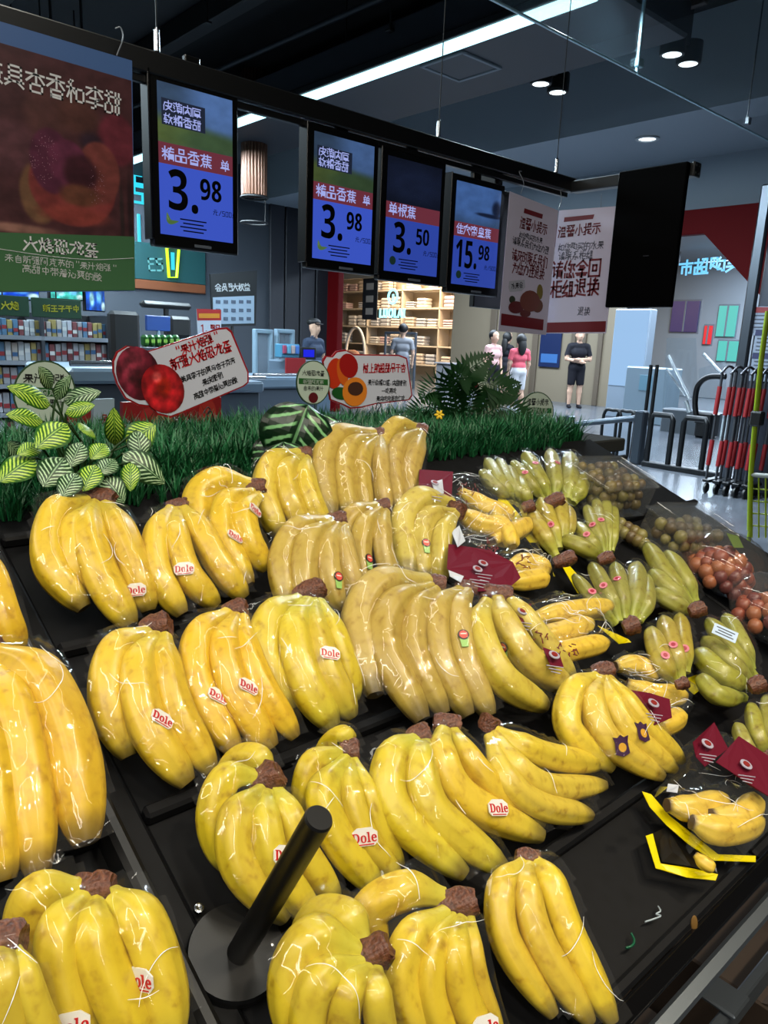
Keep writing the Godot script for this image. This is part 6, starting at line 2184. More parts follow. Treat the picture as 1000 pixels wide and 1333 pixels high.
func ceiling_things() -> void:
	# long light strip under a grey duct
	var a := ony(400, 123, 3.4)
	var duct := thing("ceiling_duct", Vector3(a.x + 0.55, 3.5, -5.5), "dark grey flat duct above the long light strip", "duct")
	var b := mb()
	b.box(Vector3(a.x + 0.55, 3.56, -6.93), Vector3(1.2, 0.24, 7.9), 0.02)
	part(duct, "casing", b, mat("duct_grey", Color(0.13, 0.15, 0.18), 0.6))
	var v0 := ony(600, 86, 3.44)
	b = mb()
	for s in [[-0.22, 0.0, 0.03, 0.46], [0.22, 0.0, 0.03, 0.46], [0.0, -0.22, 0.46, 0.03], [0.0, 0.22, 0.46, 0.03]]:
		b.box(Vector3(v0.x + s[0], 3.432, v0.z + s[1]), Vector3(s[2], 0.02, s[3]), 0.004)
	var vent := part(duct, "vent_frame", b, mat("vent_white", Color(0.4, 0.43, 0.46), 0.6), "square white vent frame")
	b = mb()
	b.box(Vector3(v0.x, 3.436, v0.z), Vector3(0.4, 0.01, 0.4))
	part(vent, "vent_panel", b, mat("vent_panel", Color(0.16, 0.18, 0.21), 0.6))
	strip_light(Vector3(a.x, 3.37, -6.95), 7.9, "long white light strip under the grey duct", 2.5)
	strip_light(Vector3(0.9, 3.4, -0.6), 6.0, "long white light strip over the banana stand", 0.16, Color(1.0, 0.96, 0.9))
	strip_light(Vector3(-2.4, 3.4, -1.0), 8.0, "long white light strip over the aisle behind the stand", 0.5, Color(1.0, 0.96, 0.9))
	strip_light(Vector3(-1.0, 3.4, 2.6), 6.0, "added unseen fill light strip over the aisle before the stand", 0.35, Color(1.0, 0.96, 0.9))  # unseen lamp added as frontal fill for the posters
	strip_light(Vector3(0.5, 3.4, -7.8), 5.4, "added unseen light strip brightening the product shelf", 1.6)  # unseen lamp added to brighten the back left of the shop
	# twin spots on the black ceiling
	var n := 0
	for p in [[704, 110, 726, 121, "twin recessed spot beside the duct"], [875, 72, 896, 84, "twin recessed spot behind the hanging glass"]]:
		var c0 := ony(p[0], p[1], 3.6)
		var c1 := ony(p[2], p[3], 3.6)
		var o := thing("twin_spot", (c0 + c1) * 0.5 + Vector3(0, 0.1, 0), p[4], "ceiling light", "ceiling spots")
		b = mb()
		b.box((c0 + c1) * 0.5 + Vector3(0, 0.36, 0), Vector3(0.1, 0.5, 0.1), 0.01)
		part(o, "stem", b, mat("ceiling_black_metal", Color(0.02, 0.022, 0.026), 0.5))
		for c in [c0, c1]:
			b = mb()
			b.lathe(c, Vector3.UP, [[0.075, 0.0], [0.095, 0.0], [0.1, 0.02], [0.1, 0.16], [0.0, 0.17]], 20)
			var can := part(o, "can", b, M.ceiling_black_metal)
			b = mb()
			b.lathe(c, Vector3.UP, [[0.0, 0.004], [0.076, 0.004]], 20)
			part(can, "lamp_disc", b, glow("spot_glow", Color(0.9, 0.97, 1.0), 3.0))
			spot("spot_light", c + Vector3(0, -0.02, 0), c + Vector3(0.0, -3, 0), 6.0, Color(0.9, 0.95, 1.0), 50.0, 0.07)
		n += 1
	for p in [[843, 180, "round downlight in the grey soffit above the entrance"], [645, 213, "round downlight in the grey soffit above the notices"], [500, 250, "round downlight in the grey soffit above the red post"]]:
		var c := ony(p[0], p[1], 3.395)
		var o2 := thing("downlight", c, p[2], "ceiling light", "downlights in the soffit")
		b = mb()
		b.lathe(c, Vector3.DOWN, [[0.12, 0.0], [0.12, 0.012], [0.09, 0.016], [0.085, 0.004]], 20)
		part(o2, "ring", b, mat("lamp_ring", Color(0.6, 0.62, 0.64), 0.4))
		b = mb()
		b.lathe(c, Vector3.DOWN, [[0.0, 0.005], [0.086, 0.005]], 20)
		part(o2, "lamp_disc", b, M.spot_glow)
		spot("downlight_light", c + Vector3(0, -0.03, 0), c + Vector3(0.2, -3, 0), 9.0, Color(0.85, 0.93, 1.0), 42.0, 0.08)
	# pipes, cable trays and rods below the black ceiling
	var pipe := mat("pipe_grey", Color(0.14, 0.16, 0.18), 0.5)
	var p0 := ony(300, 84, 3.9)
	var p1 := ony(492, 0, 3.9)
	b = mb()
	b.rod(p0 + (p0 - p1) * 2.0, p1 + (p1 - p0) * 0.5, 0.025, 8)
	solid("ceiling_pipe", b, pipe, p0, "thin grey pipe running under the black ceiling", "pipe")
	var copper := mat("slat_brown", Color(0.16, 0.1, 0.075), 0.5)
	var tr := thing("slatted_tray", Vector3(6.3, 3.9, -5.0), "brown slatted cable tray under the black ceiling", "cable tray")
	for k in 5:
		b = mb()
		b.box(Vector3(5.35 + 0.11 * k, 3.85 + 0.02 * (k % 2), -6.9), Vector3(0.05, 0.08, 7.6), 0.006)
		part(tr, "slat", b, copper)
	for k in 6:
		b = mb()
		b.box(Vector3(5.57, 3.93, -10.0 + 1.3 * k), Vector3(0.6, 0.03, 0.05), 0.004)
		part(tr, "crossbar", b, M.ceiling_black_metal)
	for k in 3:
		b = mb()
		b.box(Vector3(2.2 + 1.5 * k, 4.09, -4.5), Vector3(0.14, 0.2, 11.0), 0.01)
		solid("ceiling_beam", b, M.ceiling_black_metal, Vector3(2.2 + 1.5 * k, 4.0, -4.5), ["black ceiling beam above the price screens", "black ceiling beam beside the light strip duct", "black ceiling beam beside the brown cable tray"][k], "beam")
	for k in [[16, 40, 3.9], [98, 60, 3.9], [450, 60, 3.7], [508, 40, 3.6], [575, 60, 3.7], [270, 30, 3.9]]:
		var t := ony(k[0], k[1], k[2])
		b = mb()
		b.rod(t, Vector3(t.x, 4.2, t.z), 0.008, 6)
		b.box(t, Vector3(0.06, 0.02, 0.06), 0.004)
		solid("ceiling_rod", b, M.ceiling_black_metal, t, "thin black threaded rod hanging from the black ceiling", "rod", "threaded rods under the ceiling")
	# hanging glass smoke screen
	var gz := ony(640, 0, 3.0).z
	var gx0 := ony(600, -30, 3.0).x
	var g := thing("glass_smoke_screen", Vector3(6.5, 3.0, gz), "hanging clear glass smoke screen under the ceiling", "glass screen")
	var joint := ony(826, 97, 3.0).x
	var glass := clear("screen_glass", Color(0.55, 0.66, 0.72), 0.06, 0.02)
	var edge_m := mat("glass_edge", Color(0.6, 0.74, 0.78), 0.25)
	for s in [[gx0 - 1.0, joint - 0.006], [joint + 0.006, 6.79]]:
		b = mb()
		b.box(Vector3((s[0] + s[1]) * 0.5, 3.49, gz), Vector3(s[1] - s[0], 0.97, 0.012))
		var pane := part(g, "pane", b, glass, "clear glass pane")
		b = mb()
		b.box(Vector3((s[0] + s[1]) * 0.5, 3.004, gz), Vector3(s[1] - s[0], 0.012, 0.016), 0.002)
		part(pane, "edge_trim", b, edge_m)
	b = mb()
	b.box(Vector3(joint, 3.6, gz), Vector3(0.016, 1.19, 0.02), 0.003)
	b.box(Vector3(joint, 3.06, gz + 0.012), Vector3(0.06, 0.05, 0.03), 0.004)
	part(g, "joint", b, edge_m)
	b = mb()
	b.box(Vector3(6.2, 3.06, gz + 0.012), Vector3(0.05, 0.05, 0.03), 0.004)
	b.rod(Vector3(6.2, 3.06, gz), Vector3(6.2, 4.2, gz), 0.006, 6)
	part(g, "clamp", b, mat("bright_metal", Color(0.7, 0.72, 0.75), 0.25, 1.0))


func strip_light(c: Vector3, length: float, label: String, power: float, tint := Color(0.86, 0.95, 1.0)) -> void:
	var o := thing("strip_light", c, label, "ceiling light", "long ceiling light strips")
	var b := mb()
	b.box(c + Vector3(0, 0.035, 0), Vector3(0.18, 0.05, length), 0.006)
	part(o, "housing", b, mat("strip_housing", Color(0.1, 0.11, 0.12), 0.5))
	b = mb()
	b.box(c, Vector3(0.14, 0.02, length - 0.02), 0.004)
	part(o, "diffuser", b, glow("strip_glow", Color(0.72, 0.95, 1.0), 2.2))
	area_light("strip_light_source", c + Vector3(0, -0.02, 0), Vector2(0.14, length - 0.04), LED_ENERGY * power * length / 6.0, tint)


func product_row(x0: float, x1: float, y: float, hpx: float, wpx: float, z: float, tones: Array, label: String, group: String, seed_: int, depth := 0.08) -> void:
	# a row of packs standing on a shelf; their feet are seen at height y
	var r := RandomNumberGenerator.new()
	r.seed = seed_
	var a := onz(x0, y, z)
	var e := onz(x1, y, z)
	var n := int((x1 - x0) / wpx)
	var wm := (e.x - a.x) / n
	var hm := absf(onz(x0, y - hpx, z).y - a.y)
	var fy := (a.y + e.y) * 0.5
	for i in n:
		var h := hm * r.randf_range(0.86, 1.0)
		var c := Vector3(a.x + (i + 0.5) * wm, fy, z)
		var o := thing("product_pack", c, label, "pack", group)
		var t: int = r.randi() % tones.size()
		var body := mb()
		body.box(c + Vector3(0, h * 0.5, -depth * 0.5), Vector3(wm * 0.88, h, depth), 0.004)
		part(o, "carton", body, mat("pack_%s_%d" % [group.left(9).replace(" ", "_"), t], tones[t], 0.5))
		var bd := mb()
		bd.box(c + Vector3(0, h * (0.3 + 0.3 * r.randf()), 0.0012), Vector3(wm * 0.8, h * 0.22, 0.003))
		part(o, "printed_band", bd, mat("pack_band_%d" % (t % 3), [Color(0.5, 0.16, 0.18), Color(0.2, 0.34, 0.5), Color(0.7, 0.72, 0.72)][t % 3], 0.5))


func left_background() -> void:
	var steel := mat("counter_steel", Color(0.34, 0.4, 0.46), 0.4, 0.3)
	var pale := mat("counter_pale", Color(0.42, 0.5, 0.56), 0.4)
	var dark := mat("kiosk_dark", Color(0.03, 0.035, 0.045), 0.5)
	var shelf_m := mat("shelf_grey", Color(0.16, 0.18, 0.21), 0.5)
	# shelving with packs
	var z := -6.6
	var top := onz(85, 408, z).y
	var lx := onz(-40, 450, z).x
	var rx := onz(142, 450, z).x
	var o := thing("product_shelf", Vector3((lx + rx) * 0.5, 0, z - 0.2), "long product shelf behind the striped plant", "shelf")
	var b := mb()
	b.box(Vector3((lx + rx) * 0.5, top * 0.5, z - 0.42), Vector3(rx - lx, top, 0.04), 0.005)
	part(o, "back_panel", b, shelf_m)
	for x in [lx, (lx + rx) * 0.5, rx]:
		b = mb()
		b.box(Vector3(x, top * 0.5, z - 0.2), Vector3(0.03, top, 0.42), 0.004)
		part(o, "upright", b, shelf_m)
	var rows := [[438, 24, 7.0], [470, 27, 8.0], [500, 26, 9.0], [536, 30, 9.0], [575, 32, 10.0]]
	var tones := [Color(0.5, 0.52, 0.55), Color(0.6, 0.58, 0.56), Color(0.42, 0.22, 0.24), Color(0.28, 0.42, 0.54), Color(0.55, 0.5, 0.3), Color(0.6, 0.63, 0.66), Color(0.62, 0.64, 0.68)]
	var names := ["top", "second", "third", "fourth", "lowest"]
	for k in rows.size():
		var yy: float = onz(70, rows[k][0], z).y
		b = mb()
		b.box(Vector3((lx + rx) * 0.5, yy - 0.014, z - 0.2), Vector3(rx - lx, 0.025, 0.4), 0.004)
		var s := part(o, "shelf_board", b, shelf_m)
		b = mb()
		b.box(Vector3((lx + rx) * 0.5, yy - 0.018, z + 0.006), Vector3(rx - lx, 0.035, 0.008), 0.001)
		part(s, "price_rail", b, mat("price_rail", Color(0.45, 0.48, 0.52), 0.5))
		product_row(-36, 140, rows[k][0] + 0.0, rows[k][1], rows[k][2], z - 0.03, tones, "small pack standing on the %s board of the product shelf" % names[k], "%s board packs on the product shelf" % names[k], 100 + k)
	# green banners and lit menu screens above
	var gm := mat("banner_green", Color(0.03, 0.2, 0.12), 0.5)
	var yl := mat("banner_yellow", Color(0.6, 0.6, 0.1), 0.5)
	for k in [[-30, 384, 38, 411, "火炮", 2, 25, "green banner with yellow lettering over the product shelf"], [42, 389, 106, 414, "新王子干中", 57, 104, "green banner with five yellow characters over the product shelf"]]:
		var q := pz(k[0], k[1], k[2], k[3], -6.2, 0.03)
		var bn := thing("shelf_banner", q[0] - Vector3(0, q[1].y * 0.5, 0), k[7], "banner", "green shelf banners")
		boxed(bn, "panel", q, gm, 0.004)
		text_z(bn, "lettering", k[4], k[5], k[3] - 9, k[6], k[3] - 8, -6.196, yl, 0.14)
		b = mb()
		b.rod(q[0] + Vector3(0, q[1].y * 0.5, 0), Vector3(q[0].x, 4.2, q[0].z), 0.006, 5)
		part(bn, "hanging_wire", b, M.sign_wire)
	var si := 0
	for k in [[-30, 366, 50, 388, Color(0.05, 0.25, 0.75)], [66, 372, 107, 389, Color(0.25, 0.75, 0.7)], [112, 374, 136, 404, Color(0.1, 0.3, 0.7)]]:
		var q2 := pz(k[0], k[1], k[2], k[3], -6.9, 0.06)
		var sc := thing("menu_screen", q2[0] - Vector3(0, q2[1].y * 0.5, 0), ["wide lit blue screen over the green banner", "lit turquoise screen over the green banner", "small lit blue screen beside the shelf end"][si], "screen", "lit screens over the shelf")
		boxed(sc, "housing", [q2[0] - Vector3(0, 0, 0.01), q2[1] + Vector3(0.02, 0.02, 0)], dark, 0.006)
		b = mb(true)
		var f0: Vector3 = q2[0] + Vector3(-q2[1].x * 0.5, -q2[1].y * 0.5, q2[1].z * 0.5)
		b.quad(f0, f0 + Vector3(q2[1].x, 0, 0), f0 + Vector3(q2[1].x, q2[1].y, 0), f0 + Vector3(0, q2[1].y, 0), Vector3(0, 0, 1))
		var gmn := mat("menu_glow_%d" % si, Color(0.02, 0.02, 0.03), 0.3)
		gmn.emission_enabled = true
		gmn.emission_operator = BaseMaterial3D.EMISSION_OP_MULTIPLY
		gmn.emission = Color.WHITE
		gmn.emission_energy_multiplier = 1.3
		gmn.texture_repeat = false
		gmn.emission_texture = print_texture(48, 24, k[4], [[0.3, 0.5, 0.12, 0.3, Color(0.6, 0.85, 0.9), 0.5], [0.7, 0.4, 0.15, 0.25, Color(0.4, 0.7, 0.9), 0.6], [0.9, 0.8, 0.1, 0.2, Color(0.8, 0.95, 0.95), 0.5]], 0.3)
		part(sc, "display", b, gmn)
		b = mb()
		b.rod(q2[0] + Vector3(0, q2[1].y * 0.5, 0), Vector3(q2[0].x, 4.2, q2[0].z), 0.012, 6)
		part(sc, "hanger", b, dark)
		si += 1
	# checkout counters
	for k in [[92, 480, 200, 500, -4.6, 0.9, "pale checkout counter behind the lime striped plant"], [236, 497, 345, 512, -5.2, 0.9, "steel checkout counter behind the plum sign"], [330, 492, 420, 506, -6.4, 0.9, "steel checkout counter behind the small oval sign"]]:
		var q3 := pz(k[0], k[1], k[2], k[3], k[4], k[5])
		var ct := thing("checkout_counter", Vector3(q3[0].x, 0, q3[0].z), k[6], "counter", "checkout counters")
		boxed(ct, "worktop", q3, pale if k[0] < 100 else steel, 0.02)
		var body := grounded([q3[0] - Vector3(0, q3[1].y * 0.5 + 0.001, 0.0), Vector3(q3[1].x - 0.06, 0.0, q3[1].z - 0.06)])
		boxed(ct, "cabinet", body, mat("counter_body", Color(0.17, 0.2, 0.24), 0.5), 0.01)
		b = mb()
		b.rod(q3[0] + Vector3(-q3[1].x * 0.5, q3[1].y * 0.5 + 0.03, q3[1].z * 0.5), q3[0] + Vector3(q3[1].x * 0.5, q3[1].y * 0.5 + 0.03, q3[1].z * 0.5), 0.018, 8)
		part(ct, "guard_rail", b, mat("bright_metal", Color(0.7, 0.72, 0.75), 0.25, 1.0))
	# dark monitors and a blue sign on the counters
	for k in [[146, 405, 184, 472, -6.2, "tall black kiosk back beside the packs"], [186, 393, 251, 402, -7.8, "low black canopy of the far kiosk"], [222, 412, 250, 440, -7.2, "dark blue kiosk panel beside the blue sign"]]:
		var q4 := pz(k[0], k[1], k[2], k[3], k[4], 0.12)
		var kk := thing("kiosk", Vector3(q4[0].x, 0, q4[0].z), k[5], "kiosk", "dark kiosks by the checkouts")
		boxed(kk, "panel", q4, dark, 0.03)
		b = mb()
		b.rod(Vector3(q4[0].x, 0, q4[0].z - 0.02), q4[0], 0.03, 8)
		part(kk, "stand_pole", b, dark)
		b = mb()
		b.box(Vector3(q4[0].x, 0.02, q4[0].z), Vector3(0.3, 0.04, 0.3), 0.01)
		part(kk, "base", b, dark)
	var q5 := pz(191, 411, 222, 431, -7.0, 0.04)
	var bs := thing("blue_sign", Vector3(q5[0].x, 0, q5[0].z), "plain blue sign panel on a post by the checkouts", "sign")
	boxed(bs, "panel", q5, mat("sign_blue", Color(0.04, 0.2, 0.45), 0.5), 0.006)
	b = mb()
	b.rod(Vector3(q5[0].x, 0, q5[0].z), q5[0], 0.02, 8)
	part(bs, "post", b, pale)
	for k in 6:
		var q6 := pz(188 + 8 * k, 436, 195 + 8 * k, 452, -6.8, 0.1)
		var gp := thing("green_pack", q6[0] - Vector3(0, q6[1].y * 0.5, 0), "green snack pack in the rack below the blue sign", "pack", "green packs below the blue sign")
		boxed(gp, "bag", q6, mat("pack_green", Color(0.06, 0.28, 0.06), 0.4), 0.02)
		boxed(gp, "printed_band", [q6[0] + Vector3(0, 0, 0.052), Vector3(q6[1].x * 0.7, q6[1].y * 0.3, 0.004)], mat("pack_lime", Color(0.4, 0.55, 0.2), 0.4), 0.001)
	var rk := pz(184, 453, 240, 456, -6.8, 0.2)
	var rack := thing("snack_rack", Vector3(rk[0].x, 0, rk[0].z), "grey rack holding green packs by the checkouts", "rack")
	boxed(rack, "shelf_board", rk, shelf_m, 0.004)
	boxed(rack, "cabinet", grounded([rk[0] - Vector3(0, 0.02, 0), Vector3(rk[1].x * 0.96, 0, 0.18)]), shelf_m, 0.006)
	# benefits board and small promo sign
	var bz := -8.0
	var bd := thing("member_board", Vector3(onz(304, 425, bz).x, 0, bz), "dark headed white notice board on a stand", "notice board")
	part(bd, "board", plate_z([274, 357, 335, 352, 333, 424, 277, 425], bz, 0.03), mat("board_dark", Color(0.05, 0.06, 0.07), 0.5))
	part(bd, "printed_sheet", plate_z([277, 387, 331, 385, 331, 421, 278, 422], bz + 0.002, 0.0), mat("board_white", Color(0.4, 0.46, 0.52), 0.6))
	text_z(bd, "headline", "会员9大权益", 281, 379, 326, 378, bz + 0.002, mat("board_letter", Color(0.55, 0.57, 0.58), 0.5), 0.14, 1.15)
	for k in 3:
		for j in 5:
			b = mb()
			b.box(onz(284 + 10 * j, 393 + 11 * k, bz + 0.004), Vector3(0.06, 0.04, 0.003))
			part(bd, "printed_box", b, mat("board_print", Color(0.2, 0.24, 0.3), 0.6))
	b = mb()
	var bl := onz(304, 424, bz)
	b.rod(Vector3(bl.x, 0, bz - 0.03), Vector3(bl.x, bl.y + 0.1, bz - 0.03), 0.02, 8)
	b.box(Vector3(bl.x, 0.02, bz - 0.03), Vector3(0.4, 0.04, 0.3), 0.01)
	part(bd, "stand_pole", b, dark)
	var pz1 := -6.4
	var pr := thing("promo_sign", Vector3(onz(272, 430, pz1).x, 0, pz1), "small red and yellow promotion sign on a post", "sign")
	part(pr, "board", plate_z([256, 402, 288, 403, 288, 438, 258, 440], pz1, 0.01), mat("promo_white", Color(0.55, 0.58, 0.62), 0.5))
	part(pr, "printed_heading", plate_z([256, 402, 288, 403, 288, 417, 257, 417], pz1 + 0.002, 0.0), mat("promo_red", Color(0.5, 0.04, 0.05), 0.5))
	part(pr, "printed_band", plate_z([259, 408, 286, 408, 286, 414, 259, 414], pz1 + 0.003, 0.0), mat("promo_yellow", Color(0.6, 0.4, 0.04), 0.5))
	text_z(pr, "lettering", "1.98", 260, 432, 286, 432, pz1 + 0.002, M.promo_red, 0.16)
	b = mb()
	var pp := onz(272, 436, pz1)
	b.rod(Vector3(pp.x, 0, pz1 - 0.012), Vector3(pp.x, pp.y, pz1 - 0.012), 0.012, 6)
	part(pr, "post", b, pale)
	# red and white standing boards right behind the turf
	var rz := -2.05
	var rb := thing("red_promo_board", Vector3(onz(225, 575, rz).x, 0, rz), "red printed standing board behind the turf", "board")
	part(rb, "board", plate_z([160, 524, 288, 517, 288, 640, 160, 640], rz, 0.02), mat("board_red", Color(0.42, 0.025, 0.045), 0.45))
	for k in [[213, 560, 16, 22, Color(0.46, 0.42, 0.28)], [238, 588, 14, 18, Color(0.12, 0.03, 0.03)], [270, 540, 12, 22, Color(0.5, 0.1, 0.06)], [192, 545, 10, 14, Color(0.5, 0.08, 0.08)]]:
		part(rb, "printed_shape", plate_z(ring_px(k[0], k[1], k[2], k[3], 18), rz + 0.001 + 0.00001 * k[0], 0.0), mat("promo_shape_%d" % k[0], k[4], 0.5))
	var legy := onz(225, 640, rz).y
	for k in [170, 280]:
		b = mb()
		var lp := onz(k, 600, rz - 0.03)
		b.rod(Vector3(lp.x, 0, rz - 0.03), lp, 0.012, 6)
		part(rb, "leg", b, shelf_m)
	var wb := thing("white_promo_board", Vector3(onz(136, 575, rz + 0.05).x, 0, rz + 0.05), "narrow white board with vertical lettering beside the red board", "board")
	part(wb, "board", plate_z([122, 520, 149, 519, 149, 640, 122, 640], rz + 0.05, 0.02), mat("board_pale", Color(0.46, 0.54, 0.6), 0.5))
	text_z(wb, "lettering", "果", 129, 572, 144, 572, rz + 0.052, shelf_m, 0.12)
	text_z(wb, "lettering", "新", 129, 592, 144, 592, rz + 0.052, shelf_m, 0.12)
	text_z(wb, "lettering", "品", 130, 551, 142, 551, rz + 0.052, mat("promo_red", Color(0.5, 0.04, 0.05), 0.5), 0.12)
	b = mb()
	var wl := onz(136, 600, rz + 0.02)
	b.rod(Vector3(wl.x, 0, rz + 0.02), wl, 0.012, 6)
	part(wb, "leg", b, shelf_m)
	var r2 := thing("red_side_board", Vector3(onz(108, 575, rz + 0.03).x, 0, rz + 0.03), "narrow red board beside the white lettered board", "board")
	part(r2, "board", plate_z([88, 536, 121, 533, 121, 640, 88, 640], rz + 0.03, 0.02), M.board_red)
	b = mb()
	var w2 := onz(104, 600, rz)
	b.rod(Vector3(w2.x, 0, rz), w2, 0.012, 6)
	part(r2, "leg", b, shelf_m)
	# fluted hanging cylinder
	var fz := -8.0
	var fc := onz(331, 255, fz)
	var fl := thing("fluted_column_lamp", fc, "copper brown fluted hanging drum above the checkouts", "lamp")
	b = mb()
	var fr := metres(15.5, fc)
	for k in 22:
		var a0 := TAU * k / 22.0
		b.rod(fc + Vector3(cos(a0) * fr * 0.93, 0, sin(a0) * fr * 0.93), fc + Vector3(cos(a0) * fr * 0.93, 4.2 - fc.y, sin(a0) * fr * 0.93), fr * 0.16, 6)
	part(fl, "fluted_drum", b, mat("copper_flute", Color(0.36, 0.24, 0.18), 0.35, 0.4))
	for y in [fc.y - 0.02, fc.y - 0.3]:
		b = mb()
		var ringp := PackedVector3Array()
		for k in 25:
			ringp.append(Vector3(fc.x + cos(TAU * k / 24.0) * fr * 1.1, y, fc.z + sin(TAU * k / 24.0) * fr * 1.1))
		b.tube(ringp, filled(25, 0.012), 6, false)
		b.rod(Vector3(fc.x + fr * 1.1, y, fc.z), Vector3(fc.x + fr * 1.1, fc.y + 0.4, fc.z), 0.006, 5)
		part(fl, "ring", b, dark)
	# neon cup and letters on the back wall
	var nz := BZ + 0.015
	var cup := thing("neon_cup", onz(222, 362, nz), "yellow neon outline of a tall cup on the back wall", "neon sign")
	nz = BZ + 0.09
	b = mb()
	b.rod(onz(225, 341, nz), onz(225, 341, nz) + Vector3(0, 0, -0.044), 0.015, 6)
	part(cup, "standoff", b, dark)
	b = mb()
	b.tube(PackedVector3Array([onz(217, 322, nz), onz(233, 322, nz), onz(230, 361, nz), onz(220, 361, nz), onz(217, 322, nz)]), filled(5, 0.022), 6)
	part(cup, "neon_tube", b, glow("neon_yellow", Color(0.75, 0.95, 0.05), 2.0))
	b = mb()
	b.box(onz(225, 340, nz), Vector3(0.05, 0.25, 0.02))
	part(cup, "neon_bar", b, glow("neon_cyan", Color(0.2, 0.8, 0.9), 1.3))
	nz = BZ + 0.015
	var es := thing("neon_letters", onz(178, 260, nz), "cyan lit letters on the dark back wall", "neon sign")
	lettering(es, "letters", "E", onz(171, 238, nz), Vector3.RIGHT, Vector3.UP, metres(22, onz(178, 230, nz)), M.neon_cyan, 0.16)
	lettering(es, "letters", "S", onz(171, 262, nz), Vector3.RIGHT, Vector3.UP, metres(22, onz(178, 250, nz)), M.neon_cyan, 0.16)
	b = mb()
	b.box(onz(181, 302, nz), Vector3(0.05, 0.5, 0.03), 0.01)
	part(es, "lit_bar", b, M.neon_cyan)
	var band := pz(150, 318, 268, 366, BZ + 0.045, 0.04)
	var tb := thing("teal_fascia", band[0] - Vector3(0, band[1].y * 0.5, 0), "teal shop fascia with pale letters and an orange stripe", "sign")
	boxed(tb, "panel", band, mat("fascia_teal", Color(0.06, 0.24, 0.25), 0.5), 0.01)
	boxed(tb, "stripe", pz(150, 366, 268, 378, BZ + 0.045, 0.04), mat("fascia_orange", Color(0.4, 0.22, 0.12), 0.5), 0.01)
	text_z(tb, "lettering", "ES", 192, 352, 212, 352, BZ + 0.048, mat("fascia_letter", Color(0.3, 0.5, 0.5), 0.5), 0.16, 1.1)
	# back wall panels near the portal
	for k in 4:
		var q7 := pz(352 + 20 * k, 262 + 2 * k, 370 + 20 * k, 500, BZ + 0.06, 0.06)
		var wp := grounded(q7)
		b = mb()
		b.box(wp[0], wp[1], 0.01)
		var w := structure("trim_%d" % (3 + k), b, mat("panel_slate_%d" % (k % 2), Color(0.11, 0.12, 0.15) if k % 2 else Color(0.15, 0.16, 0.19), 0.6))
	# white security gates by the checkout
	for k in [[332, 428, 352, -9.0], [360, 428, 380, -9.0]]:
		var gz: float = k[3]
		var g0 := onz(k[0], 460, gz)
		var g1 := onz(k[2], 460, gz)
		var gy := onz(k[0], k[1], gz).y
		var gt := thing("security_gate", Vector3((g0.x + g1.x) * 0.5, 0, gz), "pale upright security gate by the checkouts", "gate", "security gates by the checkouts")
		b = mb()
		b.box(Vector3(g0.x, gy * 0.5, gz), Vector3(0.05, gy, 0.08), 0.01)
		b.box(Vector3(g1.x, gy * 0.5, gz), Vector3(0.05, gy, 0.08), 0.01)
		b.box(Vector3((g0.x + g1.x) * 0.5, gy - 0.03, gz), Vector3(g1.x - g0.x, 0.06, 0.08), 0.01)
		part(gt, "frame", b, pale)
		b = mb()
		b.box(Vector3((g0.x + g1.x) * 0.5, gy * 0.5, gz), Vector3(g1.x - g0.x - 0.06, gy - 0.1, 0.012))
		part(gt, "panel", b, clear("gate_panel", Color(0.5, 0.56, 0.62), 0.3, 0.1))
	# cashier's desk with till screen
	var cz := -8.2
	var cq := pz(376, 470, 432, 500, cz, 0.5)
	var desk := thing("cashier_desk", Vector3(cq[0].x, 0, cq[0].z), "grey cashier desk in front of the red post", "desk")
	boxed(desk, "counter", grounded(cq), steel, 0.02)
	boxed(desk, "red_front", pz(372, 466, 398, 490, cz + 0.02, 0.02), mat("desk_red", Color(0.45, 0.06, 0.08), 0.5), 0.004)
	var tq := pz(392, 452, 412, 468, cz - 0.1, 0.04)
	var till := thing("till_screen", tq[0] - Vector3(0, tq[1].y * 0.5, 0), "black till with a small lit blue screen", "screen")
	boxed(till, "housing", tq, dark, 0.01)
	boxed(till, "display", [tq[0] + Vector3(0, 0, 0.021), Vector3(tq[1].x * 0.7, tq[1].y * 0.6, 0.003)], glow("till_blue", Color(0.02, 0.05, 0.8), 1.2), 0.0)
	var bq := pz(366, 448, 390, 466, cz - 0.05, 0.15)
	var blu := thing("sweet_rack", bq[0] - Vector3(0, bq[1].y * 0.5, 0), "pale blue rack of sweets on the cashier desk", "rack")
	boxed(blu, "rack", bq, mat("sweet_blue", Color(0.2, 0.4, 0.5), 0.5), 0.01)
	for k in 4:
		boxed(blu, "packet", [bq[0] + Vector3((k - 1.5) * bq[1].x * 0.23, 0.02, 0.09), Vector3(bq[1].x * 0.18, bq[1].y * 0.6, 0.03)], mat("packet_%d" % k, [Color(0.5, 0.2, 0.3), Color(0.3, 0.5, 0.6), Color(0.55, 0.5, 0.5), Color(0.2, 0.35, 0.6)][k], 0.5), 0.006)


const SX := 15.5   # shop fronts across the mall walk


